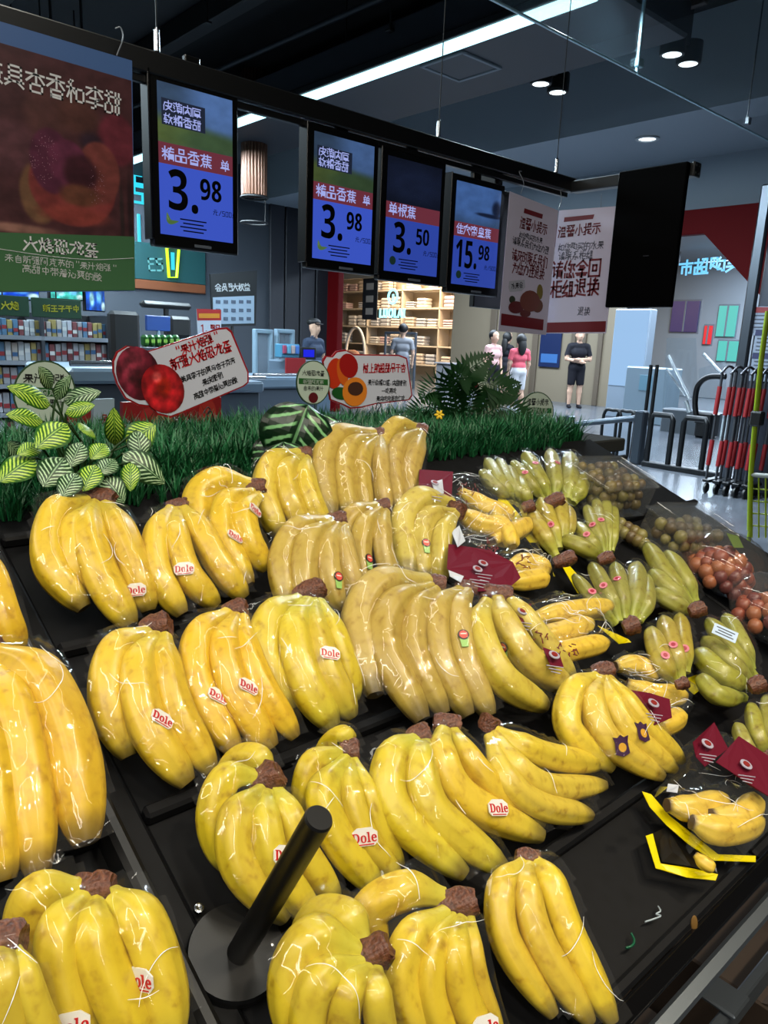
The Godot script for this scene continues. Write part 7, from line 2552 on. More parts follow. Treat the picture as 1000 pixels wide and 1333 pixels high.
func mall() -> void:
	var tan := mat("shop_tan", Color(0.46, 0.42, 0.35), 0.5)
	var tan2 := mat("shop_tan_dark", Color(0.34, 0.30, 0.25), 0.5)
	var cream := mat("shop_cream", Color(0.7, 0.64, 0.55), 0.6)
	var b := mb()
	# shop front: cream lintel, tan wall with narrow doors
	var z_left := onx(438, 440, SX).z
	var z_mid := onx(588, 440, SX).z
	var z_right := onx(806, 440, SX).z
	b.box(Vector3(SX + 0.1, 2.0, (z_mid + z_right) * 0.5), Vector3(0.2, 4.0, z_right - z_mid))
	structure("wall_shop_front", b, tan)
	b = mb()
	b.box(Vector3(SX + 0.1, 3.6, (z_left - 4.0 + z_mid) * 0.5), Vector3(0.2, 0.8, z_mid - z_left + 4.0))
	structure("wall_shop_lintel", b, cream)
	b = mb()
	b.box(Vector3(SX + 3.1, 2.0, (z_left - 4.0 + z_mid) * 0.5), Vector3(0.2, 4.0, z_mid - z_left + 4.4))
	structure("wall_shop_back", b, cream)
	b = mb()
	b.box(Vector3(SX + 1.6, 2.0, z_mid + 0.1), Vector3(3.0, 4.0, 0.2))
	structure("wall_shop_side", b, cream)
	# slim pilasters and door slabs on the tan wall
	var n := 0
	for k in [[640, 648], [676, 684], [697, 704], [748, 753], [762, 767], [783, 789]]:
		var q := pxx(k[0], 300, k[1], 505, SX - 0.04, 0.06)
		b = mb()
		b.box(Vector3(SX - 0.03, 1.6, q[0].z), Vector3(0.06, 3.2, q[1].z), 0.01)
		solid("door_frame_post", b, tan2, Vector3(SX - 0.03, 0, q[0].z), "narrow brown door post on the tan shop wall", "post", "door posts on the tan wall")
		n += 1
	var bq := pxx(703, 420, 730, 478, SX - 0.05, 0.04)
	var ad := thing("blue_poster", bq[0] - Vector3(0, bq[1].y * 0.5, 0), "dark blue poster on the tan wall behind the man in black", "poster")
	boxed(ad, "sheet", bq, mat("poster_navy", Color(0.06, 0.12, 0.26), 0.4), 0.004)
	boxed(ad, "printed_band", [bq[0] + Vector3(-0.022, -bq[1].y * 0.3, 0), Vector3(0.004, bq[1].y * 0.2, bq[1].z * 0.8)], mat("poster_sky", Color(0.2, 0.36, 0.56), 0.4), 0.001)
	# lit shop: shelves with folded bedding
	var white := mat("bedding_white", Color(0.75, 0.72, 0.68), 0.7)
	var bx := SX + 2.7
	var tones := [Color(0.8, 0.78, 0.76), Color(0.76, 0.7, 0.64), Color(0.78, 0.68, 0.68), Color(0.68, 0.68, 0.7)]
	var zz0 := onx(444, 430, bx).z
	var zz1 := onx(632, 430, bx).z
	var sh := thing("bedding_shelf", Vector3(bx, 0, (zz0 + zz1) * 0.5), "cream wall shelf of folded bedding in the lit shop", "shelf")
	for k in 5:
		var y := 0.55 + 0.62 * k
		b = mb()
		b.box(Vector3(bx, y, (zz0 + zz1) * 0.5), Vector3(0.5, 0.05, absf(zz1 - zz0)), 0.008)
		part(sh, "shelf_board", b, mat("shelf_wood", Color(0.74, 0.69, 0.62), 0.5))
	for k in 5:
		b = mb()
		b.box(Vector3(bx, 1.6, lerpf(zz0, zz1, k / 4.0)), Vector3(0.5, 3.2, 0.06), 0.008)
		part(sh, "upright", b, M.shelf_wood)
	var r := RandomNumberGenerator.new()
	r.seed = 77
	for k in 5:
		for j in 12:
			if r.randf() < 0.2:
				continue
			var h := r.randf_range(0.2, 0.4)
			var zz := lerpf(zz0, zz1, (j / 3 + 0.2 + 0.3 * (j % 3)) / 4.0)
			var at := Vector3(bx - 0.05, 0.578 + 0.62 * k, zz)
			var o := thing("folded_bedding", at, "folded bedding bundle on the lit cream wall shelf", "bedding", "folded bedding on the wall shelf")
			var t := r.randi() % 4
			for s in 3:
				b = mb()
				b.box(at + Vector3(0, h * (s + 0.5) / 3.0, 0), Vector3(0.36, h / 3.0 - 0.006, absf(zz1 - zz0) / 17.5), 0.03)
				part(o, "fold", b, mat("bedding_%d" % t, tones[t], 0.8))
	# hanging brand sign
	var sgx := SX + 0.5
	var ec := onx(512, 386, sgx)
	var sg := thing("lit_shop_sign", onx(510, 420, sgx), "glowing white shop name with round emblem above", "sign")
	var lit := glow("sign_glow", Color(0.6, 0.97, 1.0), 2.2)
	latin(sg, "letters", "LUOLAI", onx(511, 408, sgx), Vector3(0, 0, 1), Vector3.UP, metres(11.5, ec), lit, "Droid Sans", 0.9, 0.04)
	b = mb()
	b.lathe(ec, Vector3(-1, 0, 0), [[0.17, 0.0], [0.24, 0.0], [0.24, 0.03], [0.17, 0.03], [0.17, 0.0]], 24)
	b.box(ec + Vector3(-0.02, -0.03, 0.02), Vector3(0.03, 0.2, 0.1), 0.02)
	part(sg, "emblem", b, lit)
	b = mb()
	b.rod(ec + Vector3(0, 0.2, 0), Vector3(ec.x, 4.0, ec.z), 0.01, 5)
	part(sg, "hanger", b, tan2)
	var pb := pxx(472, 362, 491, 416, SX + 0.2, 0.03)
	var ban := thing("grey_banner", pb[0] - Vector3(0, pb[1].y * 0.5, 0), "hanging grey banner with white shapes in the lit shop", "banner")
	boxed(ban, "sheet", pb, mat("banner_grey", Color(0.16, 0.17, 0.19), 0.6), 0.004)
	for k in 3:
		boxed(ban, "printed_shape", [pb[0] + Vector3(-0.02, pb[1].y * (0.3 - 0.3 * k), 0), Vector3(0.006, pb[1].y * 0.16, pb[1].z * 0.5)], mat("bedding_white", Color(0.75, 0.72, 0.68), 0.7), 0.002)
	b = mb()
	b.rod(pb[0] + Vector3(0, pb[1].y * 0.5, 0), Vector3(pb[0].x, 4.0, pb[0].z), 0.008, 5)
	part(ban, "hanger", b, tan2)
	# bed with white headboard arch
	var bb := onx(470, 500, SX + 0.9)
	var bed := thing("display_bed", Vector3(bb.x, 0, bb.z), "pale display bed with arched headboard in the lit shop", "bed")
	b = mb()
	b.box(Vector3(bb.x, 0.3, bb.z), Vector3(1.2, 0.5, 1.6), 0.08)
	part(bed, "mattress", b, white)
	b = mb()
	var arch := PackedVector3Array()
	for k in 15:
		var a := PI * k / 14.0
		arch.append(Vector3(bb.x - 0.3, 0.8 + sin(a) * 0.9, bb.z - cos(a) * 0.5))
	b.tube(arch, filled(15, 0.05), 8)
	b.rod(arch[0], Vector3(arch[0].x, 0, arch[0].z), 0.05, 8)
	b.rod(arch[14], Vector3(arch[14].x, 0, arch[14].z), 0.05, 8)
	part(bed, "arch", b, white)
	b = mb()
	b.ellipsoid(Vector3(bb.x - 0.4, 0.75, bb.z), Vector3(0.14, 0.22, 0.4), Basis(), 14, 8)
	part(bed, "pillow", b, mat("pillow_peach", Color(0.7, 0.5, 0.4), 0.8))
	# reception counter and glass door frame
	var rq := pxx(566, 476, 650, 520, SX - 1.2, 0.6)
	var rc := thing("reception_counter", Vector3(rq[0].x, 0, rq[0].z), "plain pale reception counter outside the lit shop", "counter")
	boxed(rc, "body", grounded(rq), mat("counter_white", Color(0.46, 0.46, 0.47), 0.5), 0.03)
	boxed(rc, "top", [Vector3(rq[0].x, rq[0].y + rq[1].y * 0.5 + 0.02, rq[0].z), Vector3(rq[1].x + 0.06, 0.04, rq[1].z + 0.06)], mat("counter_top", Color(0.56, 0.56, 0.58), 0.4), 0.008)
	var fx := SX - 0.6
	var f0 := onx(501, 470, fx)
	var f1 := onx(540, 470, fx)
	var fy := onx(520, 432, fx).y
	var gf := thing("glass_door_frame", Vector3(fx, 0, (f0.z + f1.z) * 0.5), "grey framed glass panel behind the person in grey", "door frame")
	b = mb()
	b.box(Vector3(fx, fy * 0.5, f0.z), Vector3(0.06, fy, 0.07), 0.01)
	b.box(Vector3(fx, fy * 0.5, f1.z), Vector3(0.06, fy, 0.07), 0.01)
	b.box(Vector3(fx, fy - 0.03, (f0.z + f1.z) * 0.5), Vector3(0.06, 0.07, absf(f1.z - f0.z)), 0.01)
	part(gf, "frame", b, mat("frame_grey", Color(0.3, 0.33, 0.37), 0.4))
	b = mb()
	b.box(Vector3(fx, fy * 0.5, (f0.z + f1.z) * 0.5), Vector3(0.01, fy - 0.08, absf(f1.z - f0.z) - 0.08))
	part(gf, "pane", b, clear("door_glass", Color(0.6, 0.7, 0.75), 0.08, 0.03))
	# light box of plain pale blue glow, pink design left out
	var lx := 13.2
	var lq := pxx(796, 402, 842, 505, lx, 0.25)
	var lb := thing("light_box", Vector3(lq[0].x, 0, lq[0].z), "tall glowing pale blue advertising panel beside the escalator", "light box")
	boxed(lb, "casing", grounded(lq), mat("lightbox_case", Color(0.5, 0.55, 0.6), 0.4), 0.02)
	b = mb()
	b.box(Vector3(lx - 0.004, lq[0].y, lq[0].z), Vector3(0.006, lq[1].y * 0.96, lq[1].z * 0.94))
	part(lb, "lit_panel", b, glow("lightbox_glow", Color(0.62, 0.78, 0.95), 0.9))
	var cq := pxx(812, 478, 868, 545, lx - 0.6, 0.5)
	var cab := thing("pale_cabinet", Vector3(cq[0].x, 0, cq[0].z), "pale cabinet standing before the glowing panel", "cabinet")
	boxed(cab, "body", grounded(cq), mat("cabinet_pale", Color(0.48, 0.55, 0.6), 0.4), 0.02)
	boxed(cab, "label_plate", [Vector3(cq[0].x - cq[1].x * 0.5 - 0.004, cq[0].y + cq[1].y * 0.2, cq[0].z), Vector3(0.008, cq[1].y * 0.3, cq[1].z * 0.3)], mat("plate_sky", Color(0.4, 0.55, 0.62), 0.4), 0.002)
	# far side: lit signs and purple windows
	var fxx := 22.34
	for k in [[874, 392, 909, 432, Color(0.26, 0.2, 0.5), 0.55, "purple lit shop window far across the mall"], [934, 398, 958, 438, Color(0.3, 0.75, 0.72), 1.1, "turquoise lit panel far across the mall"], [916, 424, 926, 448, Color(0.85, 0.08, 0.15), 1.2, "small red lit sign far across the mall"], [934, 444, 960, 470, Color(0.4, 0.34, 0.3), 0.5, "dim lit shelves far across the mall"]]:
		var q2 := pxx(k[0], k[1], k[2], k[3], fxx, 0.1)
		var w := thing("lit_window", q2[0] - Vector3(0, q2[1].y * 0.5, 0), k[6], "lit window")
		boxed(w, "frame", [q2[0] + Vector3(0.03, 0, 0), q2[1] + Vector3(-0.04, 0.1, 0.1)], mat("frame_grey", Color(0.3, 0.33, 0.37), 0.4), 0.01)
		boxed(w, "pane", q2, glow("window_glow_%d" % k[0], k[4], k[5]), 0.005)
		b = mb()
		b.box(q2[0] + Vector3(-0.06, 0, 0), Vector3(0.02, q2[1].y, 0.05), 0.004)
		part(w, "mullion", b, M.frame_grey)
	# far shops: a grey wall with an opening band
	var ws := pxx(842, 330, 985, 500, 22.4, 0.2)
	b = mb()
	b.box(grounded(ws)[0], grounded(ws)[1], 0.02)
	structure("wall_far_shop", b, mat("far_wall", Color(0.4, 0.43, 0.46), 0.6))
	var neon := thing("neon_lettering", onx(920, 356, 20.0), "pale blue lit characters hanging beyond the entrance", "neon sign")
	text_x(neon, "letters", "市超购买", 884, 358, 966, 352, 20.0, glow("neon_pale", Color(0.4, 0.75, 0.95), 1.3), 0.14)
	b = mb()
	var na := onx(884, 345, 20.02)
	var nb := onx(966, 338, 20.02)
	b.rod(na, nb, 0.02, 6)
	b.rod(na, Vector3(na.x, 4.0, na.z), 0.015, 5)
	b.rod(nb, Vector3(nb.x, 4.0, nb.z), 0.015, 5)
	part(neon, "hanger", b, M.frame_grey)
	escalator()
	barriers()


func escalator() -> void:
	var o := thing("escalator", ony(880, 552, 0.0), "glass sided escalator with bright handrails beyond the entrance", "escalator")
	var rail_m := mat("handrail_bright", Color(0.75, 0.78, 0.8), 0.2, 0.5)
	var blackm := mat("handrail_black", Color(0.015, 0.016, 0.02), 0.35)
	var glass := clear("balustrade_glass", Color(0.5, 0.6, 0.65), 0.12, 0.03)
	var ex := 11.8
	# side panels, seen obliquely
	var b := mb()
	var base := pxx(860, 538, 930, 556, ex, 0.3)
	b.box(Vector3(base[0].x, base[0].y * 0.5 + 0.05, base[0].z), Vector3(0.3, base[0].y + base[1].y, base[1].z), 0.02)
	part(o, "skirt", b, mat("skirt_grey", Color(0.38, 0.41, 0.44), 0.4))
	part(o, "glass_panel", plate_x([868, 440, 906, 440, 908, 540, 862, 540], ex + 0.05, 0.02), glass)
	part(o, "glass_panel", plate_x([910, 480, 945, 470, 945, 545, 908, 545], ex + 0.2, 0.02), glass)
	for k in [[870, 463, 898, 520, 0.03], [868, 480, 892, 515, 0.02], [916, 461, 941, 488, 0.03], [893, 522, 898, 537, 0.04]]:
		b = mb()
		b.rod(onx(k[0], k[1], ex), onx(k[2], k[3], ex), k[4], 8)
		part(o, "handrail", b, rail_m, "bright handrail")
	b = mb()
	b.tube(curve([onx(945, 490, ex - 0.3), onx(922, 491, ex - 0.3), onx(909, 502, ex - 0.3), onx(905, 525, ex - 0.3), onx(908, 550, ex - 0.3)], 20), filled(21, 0.045), 8)
	part(o, "newel_handrail", b, blackm, "black curved newel handrail")
	b = mb()
	var nq := pxx(905, 537, 927, 558, ex - 0.3, 0.3)
	b.box(grounded(nq)[0], grounded(nq)[1], 0.03)
	part(o, "newel_base", b, blackm)
	for k in [[848, 475, 852, 560], [856, 475, 860, 560]]:
		b = mb()
		var t := onx(k[0], k[1], ex - 0.6)
		b.rod(Vector3(t.x, 0, t.z), t, 0.03, 8)
		part(o, "post", b, blackm)


func barriers() -> void:
	var steel := mat("barrier_steel", Color(0.25, 0.28, 0.31), 0.3, 0.8)
	var dark := mat("barrier_dark", Color(0.07, 0.08, 0.09), 0.4, 0.5)
	# steel gate: two posts, top bar
	var a := ony(736, 592, 0.0)
	var e := ony(828, 604, 0.0)
	var ta := onx(736, 540, a.x)
	var te := onx(831, 534, e.x)
	var o := thing("steel_gate", (a + e) * 0.5, "steel gate with a slanting top bar behind the punnets", "gate")
	var b := mb()
	b.box(Vector3(a.x, ta.y * 0.5, a.z), Vector3(0.12, ta.y, 0.12), 0.015)
	part(o, "post", b, steel)
	b = mb()
	b.box(Vector3(e.x, te.y * 0.5, e.z), Vector3(0.12, te.y, 0.12), 0.015)
	part(o, "post", b, steel)
	b = mb()
	b.rod(Vector3(a.x, ta.y - 0.12, a.z), Vector3(e.x, te.y - 0.08, e.z), 0.035, 8)
	part(o, "top_bar", b, steel)
	for k in [0.3, 0.5, 0.7]:
		var p := a.lerp(e, k) + Vector3(0.5, 0, 0)
		b = mb()
		b.tube(curve([Vector3(p.x, 0, p.z - 0.12), Vector3(p.x, 0.5, p.z - 0.12), Vector3(p.x, 0.56, p.z), Vector3(p.x, 0.5, p.z + 0.12), Vector3(p.x, 0, p.z + 0.12)], 20), filled(21, 0.022), 6)
		part(o, "hoop", b, dark)
	# low hoop rails on a floor bar
	var r0 := ony(838, 606, 0.0)
	var r1 := ony(936, 622, 0.0)
	var h := thing("hoop_barrier", (r0 + r1) * 0.5, "low barrier of dark steel hoops on a floor bar", "barrier")
	b = mb()
	var dir := (r1 - r0).normalized()
	b.box((r0 + r1) * 0.5 + Vector3(0, 0.03, 0), Vector3((r1 - r0).length(), 0.06, 0.14), 0.01, Basis(dir, Vector3.UP, dir.cross(Vector3.UP)))
	part(h, "floor_bar", b, dark)
	for k in [[858, 612, 0.18], [912, 618, 0.62], [884, 614, 0.4]]:
		var c := r0.lerp(r1, k[2])
		if k[0] == 884:
			continue
		b = mb()
		var w := dir * 0.13
		b.tube(PackedVector3Array([c - w, c - w + Vector3(0, 0.55, 0), c - w * 0.8 + Vector3(0, 0.6, 0), c + w * 0.8 + Vector3(0, 0.6, 0), c + w + Vector3(0, 0.55, 0), c + w]), filled(6, 0.032), 8)
		part(h, "hoop", b, dark)
	# folded flat trolleys with red sleeves
	var red := mat("sleeve_red", Color(0.45, 0.02, 0.05), 0.45)
	var tube_m := mat("trolley_tube", Color(0.3, 0.31, 0.33), 0.35, 0.7)
	for k in 5:
		var base := ony(926 + 12.5 * k, 640 + 2.0 * k, 0.0)
		var t := thing("folding_trolley", base, "folded upright trolley with red sleeves parked against the slate pillar", "trolley", "folded trolleys by the pillar")
		var hh := 1.02
		var tilt := Vector3(0.03, 0, 0)
		for s in [-0.035, 0.035]:
			var f := base + Vector3(s * 2.0, 0.12, s)
			b = mb()
			b.rod(f, f + Vector3(0, hh, 0) + tilt, 0.013, 8)
			var tb := part(t, "tube", b, tube_m)
			for y in [[0.14, 0.38], [0.62, 0.88]]:
				b = mb()
				b.rod(f + Vector3(0, y[0], 0), f + Vector3(0, y[1], 0) + tilt * 0.6, 0.022, 8)
				part(tb, "red_sleeve", b, red, "red foam sleeve")
		b = mb()
		b.tube(curve([base + Vector3(-0.07, hh + 0.1, -0.035), base + Vector3(0, hh + 0.17, 0), base + Vector3(0.1, hh + 0.12, 0.035)], 8), filled(9, 0.013), 8)
		part(t, "handle", b, tube_m)
		b = mb()
		b.box(base + Vector3(0, 0.12, 0), Vector3(0.3, 0.03, 0.07), 0.006)
		part(t, "foot_plate", b, mat("barrier_dark", Color(0.07, 0.08, 0.09), 0.4, 0.5))
		for s in [-0.12, 0.12]:
			b = mb()
			b.lathe(base + Vector3(s, 0.05, -0.014), Vector3(0, 0, 1), [[0.0, 0.0], [0.04, 0.0], [0.05, 0.006], [0.05, 0.022], [0.04, 0.028], [0.0, 0.028]], 16)
			var wh := part(t, "wheel", b, mat("wheel_dark", Color(0.05, 0.055, 0.06), 0.5))
			b = mb()
			b.rod(base + Vector3(s, 0.05, 0), base + Vector3(s, 0.12, 0), 0.01, 6)
			part(wh, "caster_fork", b, tube_m)
	# lime shopping cart at the edge
	var lime := mat("cart_lime", Color(0.52, 0.6, 0.06), 0.35)
	var cb := Vector3(4.62, 0, -1.72)
	var c2 := thing("shopping_cart", cb, "lime green tube shopping cart with wire basket", "shopping cart")
	var hub := onx(978, 660, cb.x)
	b = mb()
	b.tube(curve([onx(1000, 405, cb.x), onx(990, 480, cb.x), onx(979, 600, cb.x), onx(977, 640, cb.x), onx(976, 690, cb.x)], 14), filled(15, 0.016), 8)
	part(c2, "frame_tube", b, lime)
	b = mb()
	b.box(onx(986, 545, cb.x), Vector3(0.06, 0.09, 0.07), 0.01)
	part(c2, "joint_sleeve", b, mat("joint_dark", Color(0.06, 0.06, 0.07), 0.5))
	b = mb()
	b.rod(onx(979, 618, cb.x), onx(1060, 624, cb.x), 0.014, 8)
	part(c2, "basket_rim", b, mat("rim_white", Color(0.6, 0.62, 0.6), 0.35))
	for k in 7:
		b = mb()
		b.rod(onx(979 + 9 * k, 622, cb.x), onx(979 + 9 * k, 700, cb.x), 0.005, 6)
		part(c2, "basket_wire", b, lime)
	for k in 4:
		b = mb()
		b.rod(onx(977, 636 + 16 * k, cb.x + 0.006), onx(1060, 642 + 16 * k, cb.x + 0.006), 0.005, 6)
		part(c2, "basket_wire", b, lime)
	for s in [0.0, 0.55]:
		b = mb()
		var q := onx(977, 690, cb.x)
		b.rod(Vector3(q.x, 0.1, q.z + s), Vector3(q.x, q.y + 0.02, q.z + s), 0.014, 8)
		part(c2, "leg", b, lime)
		b = mb()
		b.lathe(Vector3(q.x - 0.015, 0.06, q.z + s), Vector3.RIGHT, [[0.0, 0.0], [0.06, 0.0], [0.06, 0.03], [0.0, 0.03]], 16)
		part(c2, "wheel", b, mat("wheel_dark", Color(0.05, 0.055, 0.06), 0.5))


# ---------- people: one skin over a set of tapered bones ----------
func person(at: Vector3, facing: float, height: float, label: String, bones: Array, hair: Array, hair_color: Color) -> void:
	# bones: [ax, ay, az, ra, bx, by, bz, rb, color], in metres for a 1.7 m figure facing +Z
	var o := thing("person", at, label, "person")
	o.rotation.y = facing
	var k := height / 1.7
	var cell := 0.022
	var lo := Vector3(1e9, 1e9, 1e9)
	var hi := -lo
	for q in bones:
		for s in [0, 4]:
			var p := Vector3(q[s], q[s + 1], q[s + 2])
			var r := Vector3.ONE * (float(q[s + 3]) + cell * 2.0)
			lo = lo.min(p - r)
			hi = hi.max(p + r)
	var n := Vector3i(((hi - lo) / cell).ceil()) + Vector3i.ONE
	var f := PackedFloat32Array()
	f.resize(n.x * n.y * n.z)
	f.fill(1.0)
	var own := PackedInt32Array()
	own.resize(n.x * n.y * n.z)
	for bi in bones.size():
		var q: Array = bones[bi]
		var a := Vector3(q[0], q[1], q[2])
		var e := Vector3(q[4], q[5], q[6])
		var ra: float = q[3]
		var rb: float = q[7]
		var m := maxf(ra, rb) + cell * 2.0
		var l0 := Vector3i(((a.min(e) - Vector3.ONE * m - lo) / cell).floor()).clamp(Vector3i.ZERO, n - Vector3i.ONE)
		var l1 := Vector3i(((a.max(e) + Vector3.ONE * m - lo) / cell).ceil()).clamp(Vector3i.ZERO, n - Vector3i.ONE)
		var ae := e - a
		var ll := maxf(ae.length_squared(), 1e-9)
		for z in range(l0.z, l1.z + 1):
			for y in range(l0.y, l1.y + 1):
				for x in range(l0.x, l1.x + 1):
					var p := lo + Vector3(x, y, z) * cell
					var t := clampf((p - a).dot(ae) / ll, 0.0, 1.0)
					var d := (p - a - ae * t).length() - lerpf(ra, rb, t)
					var id := (z * n.y + y) * n.x + x
					var old := f[id]
					if d < old:
						own[id] = bi
					var h := clampf(0.5 + 0.5 * (old - d) / 0.025, 0.0, 1.0)
					f[id] = lerpf(old, d, h) - 0.025 * h * (1.0 - h)
	# surface nets
	var vid := {}
	var verts := PackedVector3Array()
	var cols := PackedColorArray()
	var off := [Vector3i(0, 0, 0), Vector3i(1, 0, 0), Vector3i(0, 1, 0), Vector3i(1, 1, 0), Vector3i(0, 0, 1), Vector3i(1, 0, 1), Vector3i(0, 1, 1), Vector3i(1, 1, 1)]
	var edges := [[0, 1], [2, 3], [4, 5], [6, 7], [0, 2], [1, 3], [4, 6], [5, 7], [0, 4], [1, 5], [2, 6], [3, 7]]
	for z in n.z - 1:
		for y in n.y - 1:
			for x in n.x - 1:
				var s := 0
				var val := PackedFloat32Array()
				for c in 8:
					var w: Vector3i = off[c]
					var d := f[((z + w.z) * n.y + y + w.y) * n.x + x + w.x]
					val.append(d)
					if d < 0.0:
						s += 1
				if s == 0 or s == 8:
					continue
				var acc := Vector3.ZERO
				var cnt := 0
				for ed in edges:
					var v0: float = val[ed[0]]
					var v1: float = val[ed[1]]
					if (v0 < 0.0) != (v1 < 0.0):
						acc += Vector3(off[ed[0]]).lerp(Vector3(off[ed[1]]), v0 / (v0 - v1))
						cnt += 1
				vid[Vector3i(x, y, z)] = verts.size()
				verts.append((lo + (Vector3(x, y, z) + acc / cnt) * cell) * k)
				cols.append(bones[own[(z * n.y + y) * n.x + x]][8])
	var quads := []
	for key in vid:
		var x: int = key.x
		var y: int = key.y
		var z: int = key.z
		var id0 := (z * n.y + y) * n.x + x
		for ax in 3:
			var st: int = [1, n.x, n.x * n.y][ax]
			if (f[id0] < 0.0) == (f[id0 + st] < 0.0):
				continue
			var u := Vector3i(0, 0, 0)
			var v := Vector3i(0, 0, 0)
			u[(ax + 1) % 3] = 1
			v[(ax + 2) % 3] = 1
			if vid.has(key - u) and vid.has(key - v) and vid.has(key - u - v):
				quads.append([vid[key], vid[key - u], vid[key - u - v], vid[key - v]])
	var nrm := PackedVector3Array()
	nrm.resize(verts.size())
	var grad := func(p: Vector3) -> Vector3:
		var g := (p / k - lo) / cell
		var i := Vector3i(g.round()).clamp(Vector3i.ONE, n - Vector3i(2, 2, 2))
		var id := (i.z * n.y + i.y) * n.x + i.x
		return Vector3(f[id + 1] - f[id - 1], f[id + n.x] - f[id - n.x], f[id + n.x * n.y] - f[id - n.x * n.y]).normalized()
	for i in verts.size():
		nrm[i] = grad.call(verts[i])
	var b := mb(false, true)
	for q in quads:
		b.tri(verts[q[0]], verts[q[1]], verts[q[2]], nrm[q[0]], nrm[q[1]], nrm[q[2]], Vector2.ZERO, Vector2.ZERO, Vector2.ZERO, cols[q[0]], cols[q[1]], cols[q[2]])
		b.tri(verts[q[0]], verts[q[2]], verts[q[3]], nrm[q[0]], nrm[q[2]], nrm[q[3]], Vector2.ZERO, Vector2.ZERO, Vector2.ZERO, cols[q[0]], cols[q[2]], cols[q[3]])
	var bm := mat("person_surface", Color(1, 1, 1), 0.7)
	bm.vertex_color_use_as_albedo = true
	bm.metallic_specular = 0.2
	local_part(o, "body", b, bm)
	if hair.size():
		var hb := mb()
		for q in hair:
			hb.ellipsoid(Vector3(q[0], q[1], q[2]) * k, Vector3(q[3], q[4], q[5]) * k, Basis(), 14, 10)
		local_part(o, "hair", hb, mat("hair_%s" % hair_color.to_html(false), hair_color, 0.6))


func local_part(parent: Node3D, called: String, b: MB, m: Material) -> void:
	var o := MeshInstance3D.new()
	o.name = called
	o.mesh = b.mesh(Vector3.ZERO)
	o.material_override = m
	parent.add_child(o, true)


func figure(shirt: Color, legs: Color, leg_skin: bool, arm_pose: int, skirt: bool, shoes: Color) -> Array:
	var skin := Color(0.5, 0.32, 0.23)
	var lower := skin if leg_skin else legs
	var b := []
	b.append([0.0, 1.56, 0.01, 0.085, 0.0, 1.62, 0.015, 0.095, skin])          # head
	b.append([0.0, 1.50, 0.05, 0.05, 0.0, 1.55, 0.06, 0.06, skin])            # jaw
	b.append([0.0, 1.57, 0.1, 0.014, 0.0, 1.545, 0.115, 0.016, skin])         # nose
	for s in [-1.0, 1.0]:
		b.append([s * 0.092, 1.57, 0.0, 0.018, s * 0.092, 1.55, 0.0, 0.016, skin])   # ears
	b.append([0.0, 1.40, 0.0, 0.058, 0.0, 1.5, 0.01, 0.052, skin])            # neck
	b.append([-0.13, 1.34, 0.0, 0.075, 0.13, 1.34, 0.0, 0.075, shirt])        # shoulders
	b.append([-0.07, 1.2, 0.02, 0.115, 0.07, 1.2, 0.02, 0.115, shirt])        # chest
	b.append([-0.05, 1.02, 0.01, 0.115, 0.05, 1.02, 0.01, 0.115, shirt])      # waist
	b.append([-0.06, 0.9, 0.0, 0.125, 0.06, 0.9, 0.0, 0.125, legs])           # hips
	for s in [-1.0, 1.0]:
		if arm_pose == 0:      # arms hanging
			b.append([s * 0.19, 1.34, 0.0, 0.062, s * 0.235, 1.18, 0.0, 0.055, shirt])
			b.append([s * 0.235, 1.18, 0.0, 0.043, s * 0.25, 1.06, 0.0, 0.04, skin])
			b.append([s * 0.25, 1.06, 0.0, 0.04, s * 0.24, 0.83, 0.06, 0.03, skin])
			b.append([s * 0.24, 0.82, 0.06, 0.034, s * 0.24, 0.73, 0.08, 0.022, skin])
			b.append([s * 0.23, 0.8, 0.08, 0.014, s * 0.215, 0.75, 0.11, 0.012, skin])
		else:                  # arms folded across the belly
			b.append([s * 0.19, 1.34, 0.0, 0.065, s * 0.25, 1.15, 0.02, 0.058, shirt])
			b.append([s * 0.25, 1.15, 0.02, 0.043, s * 0.26, 1.06, 0.04, 0.04, skin])
			b.append([s * 0.26, 1.06, 0.04, 0.04, s * -0.04, 1.03 + 0.03 * s, 0.19, 0.032, skin])
			b.append([s * -0.04, 1.03 + 0.03 * s, 0.19, 0.034, s * -0.12, 1.03 + 0.03 * s, 0.18, 0.024, skin])
		if skirt:
			b.append([s * 0.07, 0.85, 0.0, 0.12, s * 0.1, 0.52, 0.0, 0.12, legs])
		else:
			b.append([s * 0.085, 0.86, 0.0, 0.105, s * 0.1, 0.55, 0.01, 0.085, legs])
		b.append([s * 0.1, 0.52, 0.01, 0.06, s * 0.105, 0.36, -0.01, 0.058, lower])
		b.append([s * 0.105, 0.36, -0.01, 0.058, s * 0.11, 0.09, 0.0, 0.038, lower])
		b.append([s * 0.11, 0.04, -0.02, 0.042, s * 0.12, 0.03, 0.15, 0.034, shoes])
	if skirt:
		b.append([-0.06, 0.6, 0.0, 0.13, 0.06, 0.6, 0.0, 0.13, legs])
	return b


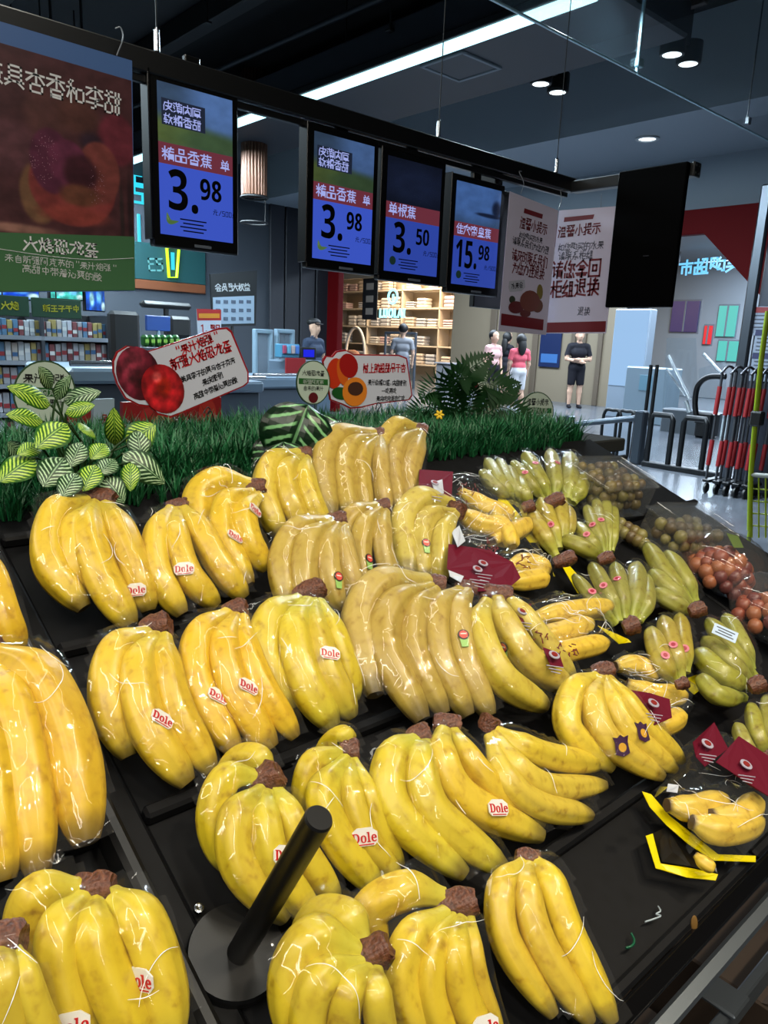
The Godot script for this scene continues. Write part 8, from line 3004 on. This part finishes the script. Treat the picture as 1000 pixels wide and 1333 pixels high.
func people() -> void:
	var black := Color(0.012, 0.013, 0.016)
	var man := ony(746, 531, 0.0)
	person(man, atan2(-man.x, -man.z) + 0.3, 1.72, "person in black shirt and black shorts with folded arms", figure(black, black, true, 1, false, black), [[0, 1.63, -0.015, 0.1, 0.1, 0.105]], Color(0.02, 0.018, 0.018))
	var w1 := ony(671, 536, 0.0)
	person(w1, atan2(-w1.x, -w1.z) - 2.6, 1.52, "person in pink top and white shorts with dark hair", figure(Color(0.55, 0.1, 0.13), Color(0.5, 0.5, 0.52), true, 0, false, Color(0.5, 0.5, 0.5)), [[0, 1.6, -0.02, 0.115, 0.13, 0.12], [0, 1.45, -0.08, 0.1, 0.2, 0.07]], Color(0.02, 0.018, 0.018))
	var w2 := ony(655, 522, 0.0)
	person(w2, atan2(-w2.x, -w2.z) + 2.2, 1.6, "person in black dress with long dark hair", figure(black, black, true, 0, true, black), [[0, 1.6, -0.02, 0.115, 0.13, 0.12], [0, 1.4, -0.08, 0.1, 0.24, 0.07]], Color(0.02, 0.018, 0.018))
	var w3 := ony(637, 530, 0.0)
	person(w3, atan2(-w3.x, -w3.z) + 0.8, 1.58, "person in pale pink top beside the black dress", figure(Color(0.45, 0.28, 0.27), black, false, 0, false, black), [[0, 1.62, -0.02, 0.11, 0.12, 0.115]], Color(0.025, 0.02, 0.018))
	var g := ony(521, 520, 0.0)
	person(g, atan2(-g.x, -g.z) + PI, 1.66, "person in grey shirt seen from behind at the glass panel", figure(Color(0.2, 0.21, 0.23), Color(0.1, 0.1, 0.12), false, 0, false, black), [[0, 1.63, -0.015, 0.11, 0.11, 0.115]], Color(0.015, 0.014, 0.014))
	var c := onz(408, 470, -9.4)
	person(Vector3(c.x, 0, -9.4), atan2(-c.x, 9.4) + 0.9, 1.56, "person in dark cap and uniform behind the cashier desk", figure(Color(0.03, 0.04, 0.07), Color(0.03, 0.03, 0.05), false, 0, false, black), [[0, 1.66, -0.01, 0.115, 0.07, 0.12], [0, 1.63, 0.1, 0.08, 0.012, 0.07]], Color(0.015, 0.016, 0.02))


const LED_ENERGY := 26.0


func _ready() -> void:
	rng.seed = 11
	set_camera()
	set_environment()
	area_light("mall_light", Vector3(12.5, 3.95, -9.0), Vector2(2.0, 10.0), 150.0, Color(0.86, 0.93, 1.0))
	area_light("mall_far_light", Vector3(19.5, 3.95, -7.0), Vector2(3.0, 6.0), 150.0, Color(0.86, 0.93, 1.0))
	area_light("shop_interior_light", Vector3(17.2, 3.9, -16.0), Vector2(1.5, 8.0), 95.0, Color(1.0, 0.9, 0.76))
	for k in 4:
		var at := Vector3(0.0 + 0.75 * k, 3.3, 0.9)
		spot("stand_spot_light", at, Vector3(0.1 + 0.55 * k, 0.9, -0.6), 1.8, Color(1.0, 0.94, 0.83), 30.0, 0.05)
	shell()
	banana_materials()
	build_stand()
	screens_and_rail()
	ceiling_things()
	posters()
	pick_signs()
	left_background()
	mall()
	all_hands()
	green_hands()
	all_bags()
	boxes()
	plants()
	people()
